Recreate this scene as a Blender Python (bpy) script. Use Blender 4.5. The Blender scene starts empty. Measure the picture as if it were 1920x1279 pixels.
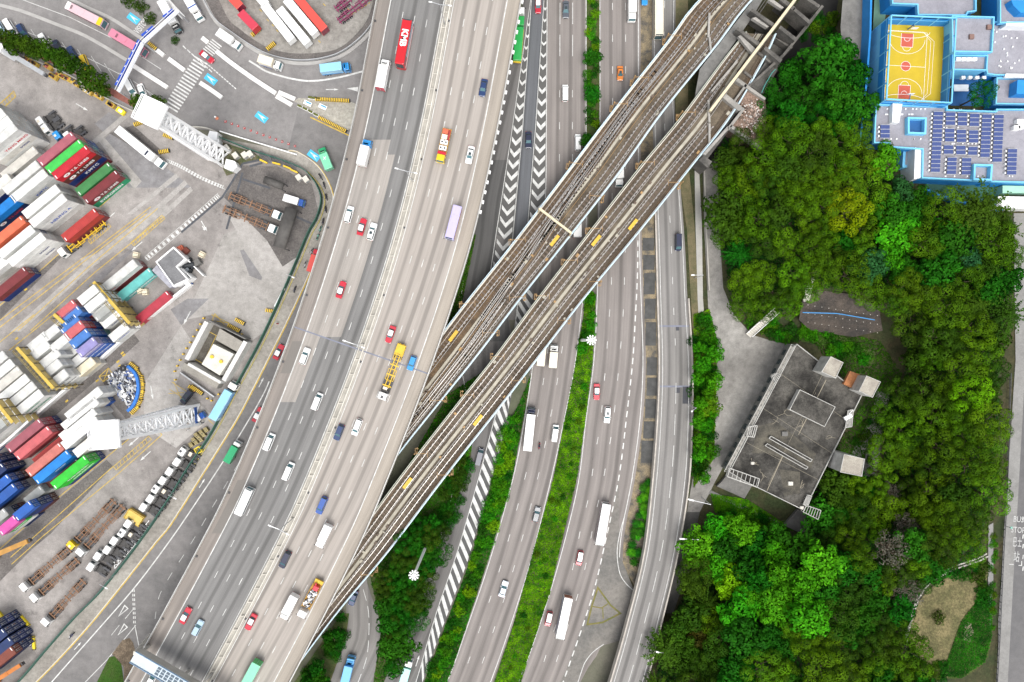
import bpy, bmesh, math, random
from mathutils import Vector, Matrix
R = math.radians
random.seed(7)
S = bpy.context.scene
COL = S.collection

H, F = 198.0, 1280.0                      # drone height in metres, focal length in photo pixels
cam = bpy.data.cameras.new("camera"); co = bpy.data.objects.new("camera", cam); COL.objects.link(co)
co.location = (0, 0, H); co.rotation_euler = (0, 0, 0)
cam.sensor_width = 36; cam.lens = 24; cam.clip_start = 1; cam.clip_end = 3000
S.camera = co
W = bpy.data.worlds.new("World"); S.world = W; W.use_nodes = True
wt = W.node_tree; bg = wt.nodes["Background"]
sky = wt.nodes.new("ShaderNodeTexSky"); sky.sky_type = 'NISHITA'; sky.sun_disc = False
SUN_EL, SUN_AZ = 66, 165
sky.sun_elevation = R(SUN_EL); sky.sun_rotation = R(SUN_AZ); sky.air_density = 1; sky.dust_density = 4; sky.ozone_density = 1
hs = wt.nodes.new("ShaderNodeHueSaturation"); hs.inputs['Saturation'].default_value = 0.22
wt.links.new(sky.outputs[0], hs.inputs['Color']); wt.links.new(hs.outputs[0], bg.inputs[0])
bg.inputs[1].default_value = 0.15
sl = bpy.data.lights.new("sun", 'SUN'); sl.energy = 1.1; sl.angle = R(34); sl.color = (1, .97, .92)
so = bpy.data.objects.new("sun", sl); COL.objects.link(so)
so.rotation_euler = (R(90 - SUN_EL), 0, R(180 - SUN_AZ)); so.location = (0, 0, 300)
S.view_settings.view_transform = 'Standard'; S.view_settings.look = 'None'
S.view_settings.exposure = 0.76; S.view_settings.gamma = 1
S.cycles.max_bounces = 5; S.cycles.diffuse_bounces = 3; S.cycles.glossy_bounces = 2; S.cycles.transmission_bounces = 2

def P(px, py, z=0.0):
    k = (H - z) / F
    return Vector(((px - 960) * k, (639.5 - py) * k, z))
def lerp(a, b, t): return a + (b - a) * t
def catmull(pts, n):
    """n+1 points on a smooth curve through pts (tuples of floats)"""
    out = []; m = len(pts) - 1; dim = len(pts[0])
    for i in range(n + 1):
        t = i / n * m; k = min(int(t), m - 1); u = t - k
        p0, p1, p2, p3 = pts[max(k-1, 0)], pts[k], pts[k+1], pts[min(k+2, m)]
        out.append(tuple(0.5*((2*p1[d]) + (-p0[d]+p2[d])*u + (2*p0[d]-5*p1[d]+4*p2[d]-p3[d])*u*u + (-p0[d]+3*p1[d]-3*p2[d]+p3[d])*u**3) for d in range(dim)))
    return out
class MB:
    def __init__(s): s.v = []; s.f = []; s.m = []; s.uv = {}
    def face(s, idx, mat=0): s.f.append(tuple(idx)); s.m.append(mat)
    def poly(s, pts, mat=0, uv=None):
        b = len(s.v); s.v += [tuple(p) for p in pts]; s.face(range(b, b + len(pts)), mat)
        if uv: s.uv[len(s.f) - 1] = uv
    def box(s, c, d, mat=0, rz=0, M=None):
        x, y, z = d[0]/2, d[1]/2, d[2]/2; b = len(s.v); cr, sr = math.cos(rz), math.sin(rz)
        for i in range(8):
            X, Y, Z = (x if i & 1 else -x), (y if i & 2 else -y), (z if i & 4 else -z)
            s.v.append((c[0] + X*cr - Y*sr, c[1] + X*sr + Y*cr, c[2] + Z))
        for q in ((0,2,3,1),(4,5,7,6),(0,1,5,4),(2,6,7,3),(0,4,6,2),(1,3,7,5)): s.face([b + k for k in q], mat)
    def prism(s, pts, z0, z1, mat=0, top=None, bottom=True):
        n = len(pts); b = len(s.v)
        s.v += [(p[0], p[1], z0) for p in pts] + [(p[0], p[1], z1) for p in pts]
        for i in range(n): s.face((b+i, b+(i+1) % n, b+n+(i+1) % n, b+n+i), mat)
        s.face([b+n+i for i in range(n)], mat if top is None else top)
        if bottom: s.face([b+n-1-i for i in range(n)], mat)
    def loft(s, rings, mat=0, cap0=True, cap1=True, topmat=None):
        n = len(rings[0]); b = len(s.v)
        for r in rings: s.v += [tuple(p) for p in r]
        for k in range(len(rings) - 1):
            for i in range(n): s.face((b+k*n+i, b+k*n+(i+1) % n, b+(k+1)*n+(i+1) % n, b+(k+1)*n+i), mat)
        if cap0: s.face([b+n-1-i for i in range(n)], mat)
        if cap1: s.face([b+(len(rings)-1)*n+i for i in range(n)], mat if topmat is None else topmat)
    def bar(s, p, q, r, mat=0, n=4, r2=None):
        p, q = Vector(p), Vector(q); d = q - p
        if d.length < 1e-6: return
        d.normalize(); a = d.orthogonal().normalized(); c = d.cross(a)
        if n == 4:
            u = Vector((0, 0, 1)) if abs(d.z) < .9 else Vector((1, 0, 0))
            a = d.cross(u).normalized(); c = d.cross(a); a, c = (a + c).normalized(), (a - c).normalized(); r = r*1.414; r2 = r2*1.414 if r2 else None
        r2 = r if r2 is None else r2
        rings = [[p + (a*math.cos(t) + c*math.sin(t))*r for t in [2*math.pi*i/n for i in range(n)]],
                 [q + (a*math.cos(t) + c*math.sin(t))*r2 for t in [2*math.pi*i/n for i in range(n)]]]
        s.loft(rings, mat)
    def rbox(s, cx, cy, z0, z1, sx, sy, r=.12, bev=.08, mat=0, topmat=None, tx=0, ty0=0, ty1=0):
        """rounded box; top is narrower by tx each side, shifted in by ty0 (rear) / ty1 (front)"""
        def ring(z, ins, k):
            x0, x1 = cx - sx/2 + tx*k + ins, cx + sx/2 - tx*k - ins
            y0, y1 = cy - sy/2 + ty0*k + ins, cy + sy/2 - ty1*k - ins
            out = []
            for (ax, ay, a0) in ((x1-r, y1-r, 0), (x0+r, y1-r, 90), (x0+r, y0+r, 180), (x1-r, y0+r, 270)):
                for j in range(3):
                    a = R(a0 + 45*j); out.append((ax + r*math.cos(a), ay + r*math.sin(a), z))
            return out
        kb = 1 - bev/(z1 - z0)
        s.loft([ring(z0, 0, 0), ring(z1 - bev, 0, kb), ring(z1 - bev*.3, bev*.3, 1), ring(z1, bev, 1)], mat, topmat=topmat)
    def wheel(s, x, y, r, w, mat=0, hub=1, n=14):
        c = [(0, -w/2), (r, -w/2), (r, w/2), (0, w/2)]; sg = 1 if x > 0 else -1
        rings = [[(x + q, y + rr*math.cos(t), r + rr*math.sin(t)) for t in [2*math.pi*i/n for i in range(n)]] for rr, q in ((r*.9, -w/2), (r, -w/2+.03), (r, w/2-.03), (r*.9, w/2))]
        s.loft(rings, mat)
        s.loft([[(x + sg*(w/2+.005), y + r*.5*math.cos(t), r + r*.5*math.sin(t)) for t in [2*math.pi*i/n for i in range(n)]], [(x + sg*(w/2+.02), y + r*.45*math.cos(t), r + r*.45*math.sin(t)) for t in [2*math.pi*i/n for i in range(n)]]], hub)
    def each(s, name, mats, parent=None):
        """build every loose piece as an object of its own"""
        r = list(range(len(s.v)))
        def fd(i):
            while r[i] != i: r[i] = r[r[i]]; i = r[i]
            return i
        for f in s.f:
            for k in f[1:]: r[fd(k)] = fd(f[0])
        g = {}
        for f, mt in zip(s.f, s.m): g.setdefault(fd(f[0]), []).append((f, mt))
        for fs in g.values():
            b = MB(); ix = {}
            for f, mt in fs: b.face([ix.setdefault(k, len(ix)) for k in f], mt)
            b.v = [s.v[k] for k in ix]; b.build(name, mats, parent)
    def build(s, name, mats, parent=None, smooth=False):
        me = bpy.data.meshes.new(name); me.from_pydata(s.v, [], s.f)
        mats = mats if isinstance(mats, (list, tuple)) else [mats]
        for m in mats: me.materials.append(m)
        me.polygons.foreach_set("material_index", s.m)
        if smooth: me.polygons.foreach_set("use_smooth", [True]*len(s.f))
        if s.uv:
            ul = me.uv_layers.new(name="UVMap")
            for fi, uv in s.uv.items():
                pl = me.polygons[fi]
                for k, li in enumerate(pl.loop_indices): ul.data[li].uv = uv[k]
        me.update()
        o = bpy.data.objects.new(name, me); COL.objects.link(o)
        if parent is not None: o.parent = parent
        return o
def tag(o, label=None, cat=None, group=None, kind=None):
    if label: o["label"] = label
    if cat: o["category"] = cat
    if group: o["group"] = group
    if kind: o["kind"] = kind
    return o
def thing(name, label, cat, loc=(0, 0, 0), rz=0.0, group=None):
    o = bpy.data.objects.new(name, None); COL.objects.link(o); o.empty_display_size = .5
    o.location = loc; o.rotation_euler = (0, 0, rz)
    return tag(o, label, cat, group)
def copy_tree(o, parent=None):
    c = o.copy(); COL.objects.link(c)
    if parent is not None: c.parent = parent
    for ch in list(o.children): copy_tree(ch, c)
    return c
TXT = {}
def text(s, size, m, parent, loc, rot, name="lettering", sx=1.0, bold=.02, ext=.01):
    cu = bpy.data.curves.new(name, 'FONT'); cu.body = s; cu.size = size; cu.align_x = 'CENTER'; cu.align_y = 'CENTER'
    cu.extrude = ext; cu.offset = bold; cu.resolution_u = 3
    key = (s, size, bold, ext)
    if key not in TXT:
        q = bpy.data.objects.new(name, cu); COL.objects.link(q); bpy.context.view_layer.update()
        TXT[key] = bpy.data.meshes.new_from_object(q.evaluated_get(bpy.context.evaluated_depsgraph_get())); bpy.data.objects.remove(q)
    me = TXT[key].copy(); me.materials.clear(); me.materials.append(m)
    o = bpy.data.objects.new(name, me); COL.objects.link(o); o.location = loc; o.rotation_euler = rot; o.scale = (sx, 1, 1)
    if parent is not None: o.parent = parent
    return o

def srgb(h):
    h = h.lstrip('#'); c = [int(h[i:i+2], 16)/255 for i in (0, 2, 4)]
    return tuple(x/12.92 if x <= .04045 else ((x+.055)/1.055)**2.4 for x in c)
MATS = {}
def new_mat(name):
    m = bpy.data.materials.new(name); m.use_nodes = True
    return m, m.node_tree, m.node_tree.nodes["Principled BSDF"]
def N(nt, t, **kw):
    n = nt.nodes.new(t)
    for k, v in kw.items(): setattr(n, k, v)
    return n
def noise(nt, coord, scale, detail=4, rough=.6, vec=None):
    n = N(nt, "ShaderNodeTexNoise"); n.inputs['Scale'].default_value = scale; n.inputs['Detail'].default_value = detail; n.inputs['Roughness'].default_value = rough
    if vec is not None:
        mp = N(nt, "ShaderNodeMapping"); mp.inputs['Scale'].default_value = vec
        nt.links.new(coord, mp.inputs[0]); nt.links.new(mp.outputs[0], n.inputs['Vector'])
    else: nt.links.new(coord, n.inputs['Vector'])
    return n.outputs[0]
def ramp(nt, fac, stops):
    r = N(nt, "ShaderNodeValToRGB"); e = r.color_ramp.elements
    while len(e) < len(stops): e.new(.5)
    for i, (p, c) in enumerate(stops):
        e[i].position = p; e[i].color = (c, c, c, 1) if isinstance(c, (int, float)) else (*c, 1)
    nt.links.new(fac, r.inputs[0]); return r.outputs[0]
def mul(nt, a, b, fac=1.0, mode='MULTIPLY'):
    n = N(nt, "ShaderNodeMix", data_type='RGBA', blend_type=mode)
    if isinstance(fac, (int, float)): n.inputs[0].default_value = fac
    else: nt.links.new(fac, n.inputs[0])
    for sock, x in ((n.inputs[6], a), (n.inputs[7], b)):
        if isinstance(x, tuple): sock.default_value = (*x, 1)
        else: nt.links.new(x, sock)
    return n.outputs[2]
def mat(name, col, rough=.6, var=.12, scale=.6, metal=0.0, fine=0.0, rnd=0.0, coat=0.0, spec=.5):
    """painted / plain surface with uneven tone; rnd varies the tone from object to object"""
    if name in MATS: return MATS[name]
    if isinstance(col, str): col = srgb(col)
    m, nt, b = new_mat(name); MATS[name] = m
    tc = N(nt, "ShaderNodeTexCoord")
    n1 = noise(nt, tc.outputs['Object'], scale, 5)
    c = mul(nt, col, ramp(nt, n1, [(.3, 1 - var), (.7, 1 + var*.6)]))
    if fine:
        n2 = noise(nt, tc.outputs['Object'], scale*14, 3); c = mul(nt, c, ramp(nt, n2, [(.25, 1 - fine), (.75, 1 + fine*.5)]))
    if rnd:
        oi = N(nt, "ShaderNodeObjectInfo"); c = mul(nt, c, ramp(nt, oi.outputs['Random'], [(0, 1 - rnd), (1, 1 + rnd*.4)]))
    nt.links.new(c, b.inputs['Base Color']); b.inputs['Roughness'].default_value = rough; b.inputs['Metallic'].default_value = metal
    b.inputs['Coat Weight'].default_value = coat; b.inputs['Specular IOR Level'].default_value = spec
    return m
def road_mat(name, col, lane=3.45, phase=0.0, band=.16, streak=.14, speck=.16, patch=.12):
    """asphalt / concrete with wheel-track streaks along the ribbon's own UVs (metres)"""
    if name in MATS: return MATS[name]
    if isinstance(col, str): col = srgb(col)
    m, nt, b = new_mat(name); MATS[name] = m
    uv = N(nt, "ShaderNodeUVMap"); tc = N(nt, "ShaderNodeTexCoord")
    n1 = noise(nt, uv.outputs[0], 1.0, 4, .6, (.9, .012, 1))       # long streaks
    n2 = noise(nt, uv.outputs[0], 1.0, 3, .6, (.25, .05, 1))      # patches
    n3 = noise(nt, tc.outputs['Object'], 6.0, 2)                  # aggregate
    c = mul(nt, col, ramp(nt, n1, [(.3, 1 - streak), (.7, 1 + streak*.7)]))
    c = mul(nt, c, ramp(nt, n2, [(.3, 1 - patch), (.7, 1 + patch*.7)]))
    c = mul(nt, c, ramp(nt, n3, [(.2, 1 - speck), (.8, 1 + speck)]))
    sp = N(nt, "ShaderNodeSeparateXYZ"); nt.links.new(uv.outputs[0], sp.inputs[0])
    a = N(nt, "ShaderNodeMath", operation='MULTIPLY_ADD'); nt.links.new(sp.outputs[0], a.inputs[0]); a.inputs[1].default_value = 2*math.pi/lane; a.inputs[2].default_value = phase
    si = N(nt, "ShaderNodeMath", operation='COSINE'); nt.links.new(a.outputs[0], si.inputs[0])
    n4 = noise(nt, uv.outputs[0], 1.0, 2, .5, (.3, .01, 1))
    ml = N(nt, "ShaderNodeMath", operation='MULTIPLY'); nt.links.new(si.outputs[0], ml.inputs[0]); nt.links.new(n4, ml.inputs[1])
    c = mul(nt, c, ramp(nt, ml.outputs[0], [(.12, 1.0), (.42, 1 - band*1.5), (.6, 1 - band*2)]))
    n5 = noise(nt, uv.outputs[0], 1.0, 6, .75, (.5, .16, 1)); c = mul(nt, c, ramp(nt, n5, [(.27, .72), (.36, 1.0)]))
    n6 = noise(nt, uv.outputs[0], 1.0, 2, .5, (3.2, .02, 1)); c = mul(nt, c, ramp(nt, n6, [(.35, .94), (.65, 1.05)]))
    nt.links.new(c, b.inputs['Base Color']); b.inputs['Roughness'].default_value = .85; b.inputs['Specular IOR Level'].default_value = .3
    return m
def ground_mat(name, col, col2=None, scale=.05, fine=.2, mid=.2, dark=0.0, rough=.9):
    """worn concrete / soil in world space: broad tone, mid blotches, grain, dark oil stains"""
    if name in MATS: return MATS[name]
    if isinstance(col, str): col = srgb(col)
    col2 = srgb(col2) if isinstance(col2, str) else (col2 or tuple(x*.8 for x in col))
    m, nt, b = new_mat(name); MATS[name] = m
    tc = N(nt, "ShaderNodeTexCoord"); C = tc.outputs['Object']
    c = mul(nt, col, col2, ramp(nt, noise(nt, C, scale, 6, .65), [(.38, 0.0), (.62, 1.0)]), 'MIX')
    c = mul(nt, c, ramp(nt, noise(nt, C, scale*9, 5, .7), [(.3, 1 - mid), (.7, 1 + mid*.5)]))
    c = mul(nt, c, ramp(nt, noise(nt, C, 3.5, 3, .7), [(.25, 1 - fine), (.75, 1 + fine*.6)]))
    if dark:
        c = mul(nt, c, ramp(nt, noise(nt, C, .22, 5, .75), [(.28, 1 - dark), (.42, 1.0)]))
    nt.links.new(c, b.inputs['Base Color']); b.inputs['Roughness'].default_value = rough; b.inputs['Specular IOR Level'].default_value = .25
    return m
def leaf_mat(name, col, col2, hue=.03, val=.35, trans=.25):
    if name in MATS: return MATS[name]
    m, nt, b = new_mat(name); MATS[name] = m
    tc = N(nt, "ShaderNodeTexCoord"); oi = N(nt, "ShaderNodeObjectInfo"); ge = N(nt, "ShaderNodeNewGeometry")
    c = mul(nt, srgb(col), srgb(col2), ramp(nt, noise(nt, tc.outputs['Object'], .45, 3), [(.35, 0.0), (.65, 1.0)]), 'MIX')
    c = mul(nt, c, ramp(nt, noise(nt, tc.outputs['Object'], .11, 4), [(.35, .68), (.6, 1.12)]))
    c = mul(nt, c, ramp(nt, ge.outputs['Random Per Island'], [(0, .72), (1, 1.25)]))
    h = N(nt, "ShaderNodeHueSaturation"); nt.links.new(c, h.inputs['Color'])
    mr = N(nt, "ShaderNodeMapRange"); nt.links.new(oi.outputs['Random'], mr.inputs[0]); mr.inputs[3].default_value = .5 - hue; mr.inputs[4].default_value = .5 + hue; nt.links.new(mr.outputs[0], h.inputs['Hue'])
    m1 = N(nt, "ShaderNodeMath", operation='MULTIPLY'); nt.links.new(oi.outputs['Random'], m1.inputs[0]); m1.inputs[1].default_value = 7.31
    fr = N(nt, "ShaderNodeMath", operation='FRACT'); nt.links.new(m1.outputs[0], fr.inputs[0])
    mv = N(nt, "ShaderNodeMapRange"); nt.links.new(fr.outputs[0], mv.inputs[0]); mv.inputs[3].default_value = 1 - val; mv.inputs[4].default_value = 1 + val*.6; nt.links.new(mv.outputs[0], h.inputs['Value'])
    nt.links.new(h.outputs[0], b.inputs['Base Color']); b.inputs['Roughness'].default_value = .7; b.inputs['Specular IOR Level'].default_value = .06
    return m
white_line = mat("road_paint_white", (.62, .62, .60), .75, .3, .8, fine=.3)
yellow_line = mat("road_paint_yellow", (.58, .40, .06), .75, .35, .8, fine=.35)
concrete = mat("concrete", (.40, .38, .34), .85, .2, .35, fine=.12)
concrete_pale = mat("pale_concrete", (.58, .55, .49), .85, .16, .35, fine=.12)
concrete_dark = mat("stained_concrete", (.17, .165, .155), .9, .35, .4, fine=.25)
steel = mat("galvanised_steel", (.5, .51, .52), .45, .12, 1, .5)
dark_steel = mat("dark_steel", (.06, .06, .065), .6, .3, 1)
black = mat("black_rubber", (.025, .025, .027), .8, .2, 1)
glass = mat("tinted_glass", (.03, .05, .055), .08, .05, .5, spec=.6)
wind_glass = mat("windscreen_glass", (.06, .14, .16), .06, .05, .5, spec=.7)
white_paint = mat("white_paint", (.80, .80, .79), .35, .06, .5)
yellow_paint = mat("yellow_paint", (.72, .47, .03), .5, .15, .8)
lamp_red = mat("red_lamp_lens", (.35, .01, .01), .3, .05)
lamp_white = mat("clear_lamp_lens", (.75, .77, .78), .15, .05)
lamp_amber = mat("amber_lens", (.7, .25, .02), .3, .05)
HE = [(-400, 1660), (-200, 1600), (60, 1545), (110, 1505), (200, 1445), (260, 1385), (300, 1352), (545, 1362), (560, 1490), (600, 1640), (650, 1675), (960, 1660), (990, 1520), (1040, 1345), (1279, 1260), (1700, 1200)]
HILL = 8.0
def hill_px(px, py):
    xe = HE[0][1]
    for (y0, x0), (y1, x1) in zip(HE, HE[1:]):
        if y0 <= py <= y1: xe = lerp(x0, x1, (py - y0)/(y1 - y0))
    if py > HE[-1][0]: xe = HE[-1][1]
    t = max(0, min(1, (px - xe)/85)); return HILL*t*t*(3 - 2*t)
def hill_at(v): return hill_px(960 + v[0]*F/H, 639.5 - v[1]*F/H)
def PH(px, py, up=0.0):
    z = 0
    for _ in range(5): z = .5*z + .5*hill_at(P(px, py, z + up))
    p = P(px, py, z + up); return Vector((p.x, p.y, z))
g = MB(); g.poly([(-600, -600, -.12), (600, -600, -.12), (600, 600, -.12), (-600, 600, -.12)])
tag(g.build("ground", ground_mat("earth_ground", (.16, .15, .12), (.10, .11, .07), .02)), kind="structure")
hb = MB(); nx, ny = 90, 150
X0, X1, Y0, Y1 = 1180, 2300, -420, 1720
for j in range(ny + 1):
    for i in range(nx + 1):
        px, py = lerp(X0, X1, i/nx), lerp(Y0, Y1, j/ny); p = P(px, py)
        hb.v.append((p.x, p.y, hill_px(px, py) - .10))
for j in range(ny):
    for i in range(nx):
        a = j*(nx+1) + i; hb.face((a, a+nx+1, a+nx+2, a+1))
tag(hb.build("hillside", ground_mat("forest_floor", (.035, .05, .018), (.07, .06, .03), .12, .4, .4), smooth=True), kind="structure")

class Road:
    """a ribbon between two edges, given in photo pixels at height z (a number, or one per row)"""
    def __init__(s, rows, z=0.0, n=90):
        rr = []
        for i, r in enumerate(rows):
            zz = z if isinstance(z, (int, float)) else z[i]
            if len(r) == 3: a, b = (r[1], r[0]), (r[2], r[0])
            else: a, b = r[0], r[1]
            rr.append((*a, *b, zz))
        s.d = []; s.py = []; s.n = n
        for (ax, ay, bx, by, zz) in catmull(rr, n):
            s.d.append((P(ax, ay, zz), P(bx, by, zz))); s.py.append((ay + by)/2)
        s.s = [0.0]
        for i in range(n):
            m0 = (s.d[i][0] + s.d[i][1])/2; m1 = (s.d[i+1][0] + s.d[i+1][1])/2
            s.s.append(s.s[-1] + (m1 - m0).length)
        s.len = s.s[-1]
    def at(s, f, d):
        d = max(0, min(s.len - 1e-4, d)); k = 0
        lo, hi = 0, s.n
        while hi - lo > 1:
            k = (lo + hi)//2
            if s.s[k] <= d: lo = k
            else: hi = k
        u = (d - s.s[lo])/(s.s[lo+1] - s.s[lo] + 1e-9)
        return (s.d[lo][0].lerp(s.d[lo][1], f)).lerp(s.d[lo+1][0].lerp(s.d[lo+1][1], f), u)
    def dist(s, py):
        for i in range(s.n):
            a, b = s.py[i], s.py[i+1]
            if min(a, b) <= py <= max(a, b): return lerp(s.s[i], s.s[i+1], (py - a)/(b - a + 1e-9))
        return 0.0 if abs(py - s.py[0]) < abs(py - s.py[-1]) else s.len
    def tangent(s, py, f=.5):
        d = s.dist(py); v = s.at(f, d + 2) - s.at(f, d - 2); return math.atan2(v.y, v.x)
    def width(s, d): return (s.at(1, d) - s.at(0, d)).length
    def surf(s, mb, f0=0, f1=1, d0=None, d1=None, dz=0.0, mat=0, step=4.0, off0=0, off1=0):
        d0 = 0 if d0 is None else d0; d1 = s.len if d1 is None else d1
        k = max(1, int((d1 - d0)/step)); base = len(mb.v); uvs = []
        for i in range(k + 1):
            d = lerp(d0, d1, i/k); w = s.width(d)
            for f, o in ((f0, off0), (f1, off1)):
                f = f + o/w; p = s.at(f, d); mb.v.append((p.x, p.y, p.z + dz)); uvs.append((f*w, d))
        for i in range(k):
            q = (2*i, 2*i+1, 2*i+3, 2*i+2); mb.face([base + a for a in q], mat); mb.uv[len(mb.f)-1] = [uvs[a] for a in q]
    def line(s, mb, f, w=.15, d0=None, d1=None, dz=.05, mat=0): s.surf(mb, f, f, d0, d1, dz, mat, 4, -w/2, w/2)
    def dashes(s, mb, f, w=.13, on=2.0, period=9.2, d0=0.0, d1=None, dz=.05, mat=0):
        d = d0; d1 = s.len if d1 is None else d1
        while d + on < d1: s.surf(mb, f, f, d, d + on, dz, mat, 2, -w/2, w/2); d += period
    def wall(s, mb, f, w, z0, z1, d0=None, d1=None, mat=0, step=4.0, off=0.0, top=None):
        """a solid strip of width w centred on f, from z0 to z1 above the surface"""
        d0 = 0 if d0 is None else d0; d1 = s.len if d1 is None else d1
        k = max(1, int((d1 - d0)/step)); base = len(mb.v)
        for i in range(k + 1):
            d = lerp(d0, d1, i/k); W_ = s.width(d)
            a, b = s.at(f + (off - w/2)/W_, d), s.at(f + (off + w/2)/W_, d)
            mb.v += [(a.x, a.y, a.z + z0), (b.x, b.y, b.z + z0), (b.x, b.y, b.z + z1), (a.x, a.y, a.z + z1)]
        for i in range(k):
            for j in range(4):
                a, b = base + 4*i + j, base + 4*i + (j+1) % 4; mb.face((a, b, b + 4, a + 4), top if (top is not None and j == 2) else mat)
        mb.face([base + j for j in range(4)], mat); mb.face([base + 4*k + 3 - j for j in range(4)], mat)
SI = [0]
def sheet(mb, pts, z=.02, mat=0, zp=None):
    SI[0] = (SI[0] + 1) % 23; z += SI[0]*.00025
    q = [P(x, y, zp if zp is not None else 0) for x, y in pts]
    mb.poly([(p.x, p.y, z) for p in q], mat)
ZI = [0]
def stroke(mb, pts, w, z=.08, mat=0, smooth=0, base=0.0):
    """a painted line of width w metres along pixel points: one mitred strip, each a hair above the last"""
    if smooth: pts = catmull(pts, smooth)
    ZI[0] = (ZI[0] + 1) % 8; z += ZI[0]*.0015
    v = [P(x, y, base) for x, y in pts]; v = [q for i, q in enumerate(v) if i == 0 or (q - v[i-1]).length > 1e-4]; k = len(v); b0 = len(mb.v)
    closed = (v[0] - v[-1]).length < 1e-3 and k > 3
    for i in range(k):
        p0 = v[i-1] if i > 0 else (v[-2] if closed else None); p1 = v[i+1] if i < k-1 else (v[1] if closed else None)
        d0 = (v[i] - p0).normalized() if p0 is not None else None; d1 = (p1 - v[i]).normalized() if p1 is not None else None
        d0 = d0 or d1; d1 = d1 or d0; t = (d0 + d1)
        t = t.normalized() if t.length > .2 else d1
        n = Vector((-t.y, t.x, 0)); c = max(.45, abs(n.dot(Vector((-d1.y, d1.x, 0))))); n = n*w/2/c
        mb.v += [(v[i].x - n.x, v[i].y - n.y, z), (v[i].x + n.x, v[i].y + n.y, z)]
    for i in range(k - 1): mb.face((b0+2*i, b0+2*i+2, b0+2*i+3, b0+2*i+1), mat)
def dashed(mb, pts, w, on, off, z=.08, mat=0, base=0.0, smooth=40):
    pts = catmull(pts, smooth) if smooth else pts
    v = [P(x, y, base) for x, y in pts]; acc = 0; cur = []; drawing = True
    for a, b in zip(v, v[1:]):
        L = (b - a).length; t = 0
        while t < L:
            lim = on if drawing else off; st = min(lim - acc, L - t)
            if drawing:
                p, q = a.lerp(b, t/L), a.lerp(b, (t + st)/L); d = q - p
                if d.length > 1e-4:
                    n = Vector((-d.y, d.x, 0)).normalized()*w/2; mb.poly([(r.x, r.y, z) for r in (p - n, q - n, q + n, p + n)], mat)
            acc += st; t += st
            if acc >= lim - 1e-6: acc = 0; drawing = not drawing
def solid_line(mb, pts, w, z0, z1, mat=0, smooth=0, base=0.0, top=None):
    """a wall / kerb following pixel points"""
    if smooth: pts = catmull(pts, smooth)
    v = [P(x, y, base) for x, y in pts]; k = len(v); b0 = len(mb.v)
    for i in range(k):
        d = v[min(i+1, k-1)] - v[max(i-1, 0)]; d.z = 0; n = Vector((-d.y, d.x, 0)).normalized()*w/2
        a, b = v[i] - n, v[i] + n
        mb.v += [(a.x, a.y, z0), (b.x, b.y, z0), (b.x, b.y, z1), (a.x, a.y, z1)]
    for i in range(k - 1):
        for j in range(4):
            a, b = b0 + 4*i + j, b0 + 4*i + (j+1) % 4; mb.face((a, b, b+4, a+4), top if (top is not None and j == 2) else mat)
    mb.face([b0 + j for j in range(4)], mat); mb.face([b0 + 4*(k-1) + 3 - j for j in range(4)], mat)

ZV = 14.0; ZR = 7.0
asphalt = road_mat("grey_asphalt", (.185, .181, .176), 3.45, 0.0, speck=.22)
asphalt_brown = road_mat("brownish_asphalt", (.225, .203, .19), 3.6, .6, band=.17)
asphalt_blue = road_mat("new_bluish_asphalt", (.125, .130, .140), 4.0, .0, band=.2)
asphalt_dark = road_mat("dark_asphalt", (.10, .098, .096), 3.6, .4)
conc_road = road_mat("beige_concrete_road", (.335, .303, .274), 3.45, .6, band=.17, streak=.12, patch=.08, speck=.07)
shoulder = road_mat("brown_shoulder_asphalt", (.23, .205, .185), 3.0, 0, band=.08)
pale_road = road_mat("pale_concrete_road", (.31, .285, .26), 3.45, .5, band=.1, streak=.1)

vrows = [(-520, 818, 1074), (-190, 748, 1012), (0, 708, 977), (240, 661, 932.5), (460, 602, 882), (680, 527, 811), (900, 437, 726), (1040, 367, 665), (1279, 236, 543), (1480, 118, 432), (1900, -160, 190)]
V = Road(vrows, ZV, 200)
vt = thing("road_viaduct", "wide concrete road viaduct with eight lanes crossing over the railway", "viaduct", (0, 0, 0))
d = MB()
k = 70; b0 = 0
for i in range(k + 1):
    dd = V.len*i/k; a, b = V.at(0, dd), V.at(1, dd); n = (b - a).normalized()
    for (p, off, z) in ((a, 0, -.03), (b, 0, -.03), (b, 0, -1.0), (b, -3.5, -1.7), (a, 3.5, -1.7), (a, 0, -1.0)):
        q = p + n*off; d.v.append((q.x, q.y, ZV + z))
for i in range(k):
    for j in range(6):
        a, b = 6*i + j, 6*i + (j+1) % 6; d.face((a, b, b+6, a+6))
d.build("deck", concrete, vt)
FL, FM0, FM1, FR = .093, .471, .527, .904
m = MB(); V.surf(m, 0, FL); m.build("shoulder", shoulder, vt)
m = MB(); V.surf(m, FL, FM0, mat=0); m.build("carriageway", asphalt, vt)
m = MB(); V.surf(m, FM1, FR); m.build("carriageway", conc_road, vt)
m = MB(); V.surf(m, FR, 1); m.build("shoulder", road_mat("pale_beige_shoulder", (.335, .298, .255), 9, 0, band=.05, streak=.1), vt)
m = MB()
V.surf(m, FL, .282, V.dist(262), V.dist(290), .012); V.surf(m, FL, .335, V.dist(290), V.dist(632), .012)
V.surf(m, FL, .195, V.dist(632), V.dist(754), .012)
m.build("resurfaced_patch", pale_road, vt)
m = MB(); V.surf(m, FL*.25, FL, V.dist(640), V.dist(700), .012); V.surf(m, .03, FL, V.dist(900), V.dist(1000), .012); m.each("resurfaced_patch", road_mat("worn_brown_patch", (.25, .23, .21), 3, 0), vt)
m = MB(); V.surf(m, FM0, FM1, dz=.01); m.build("median_strip", concrete, vt)
m = MB()
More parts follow.
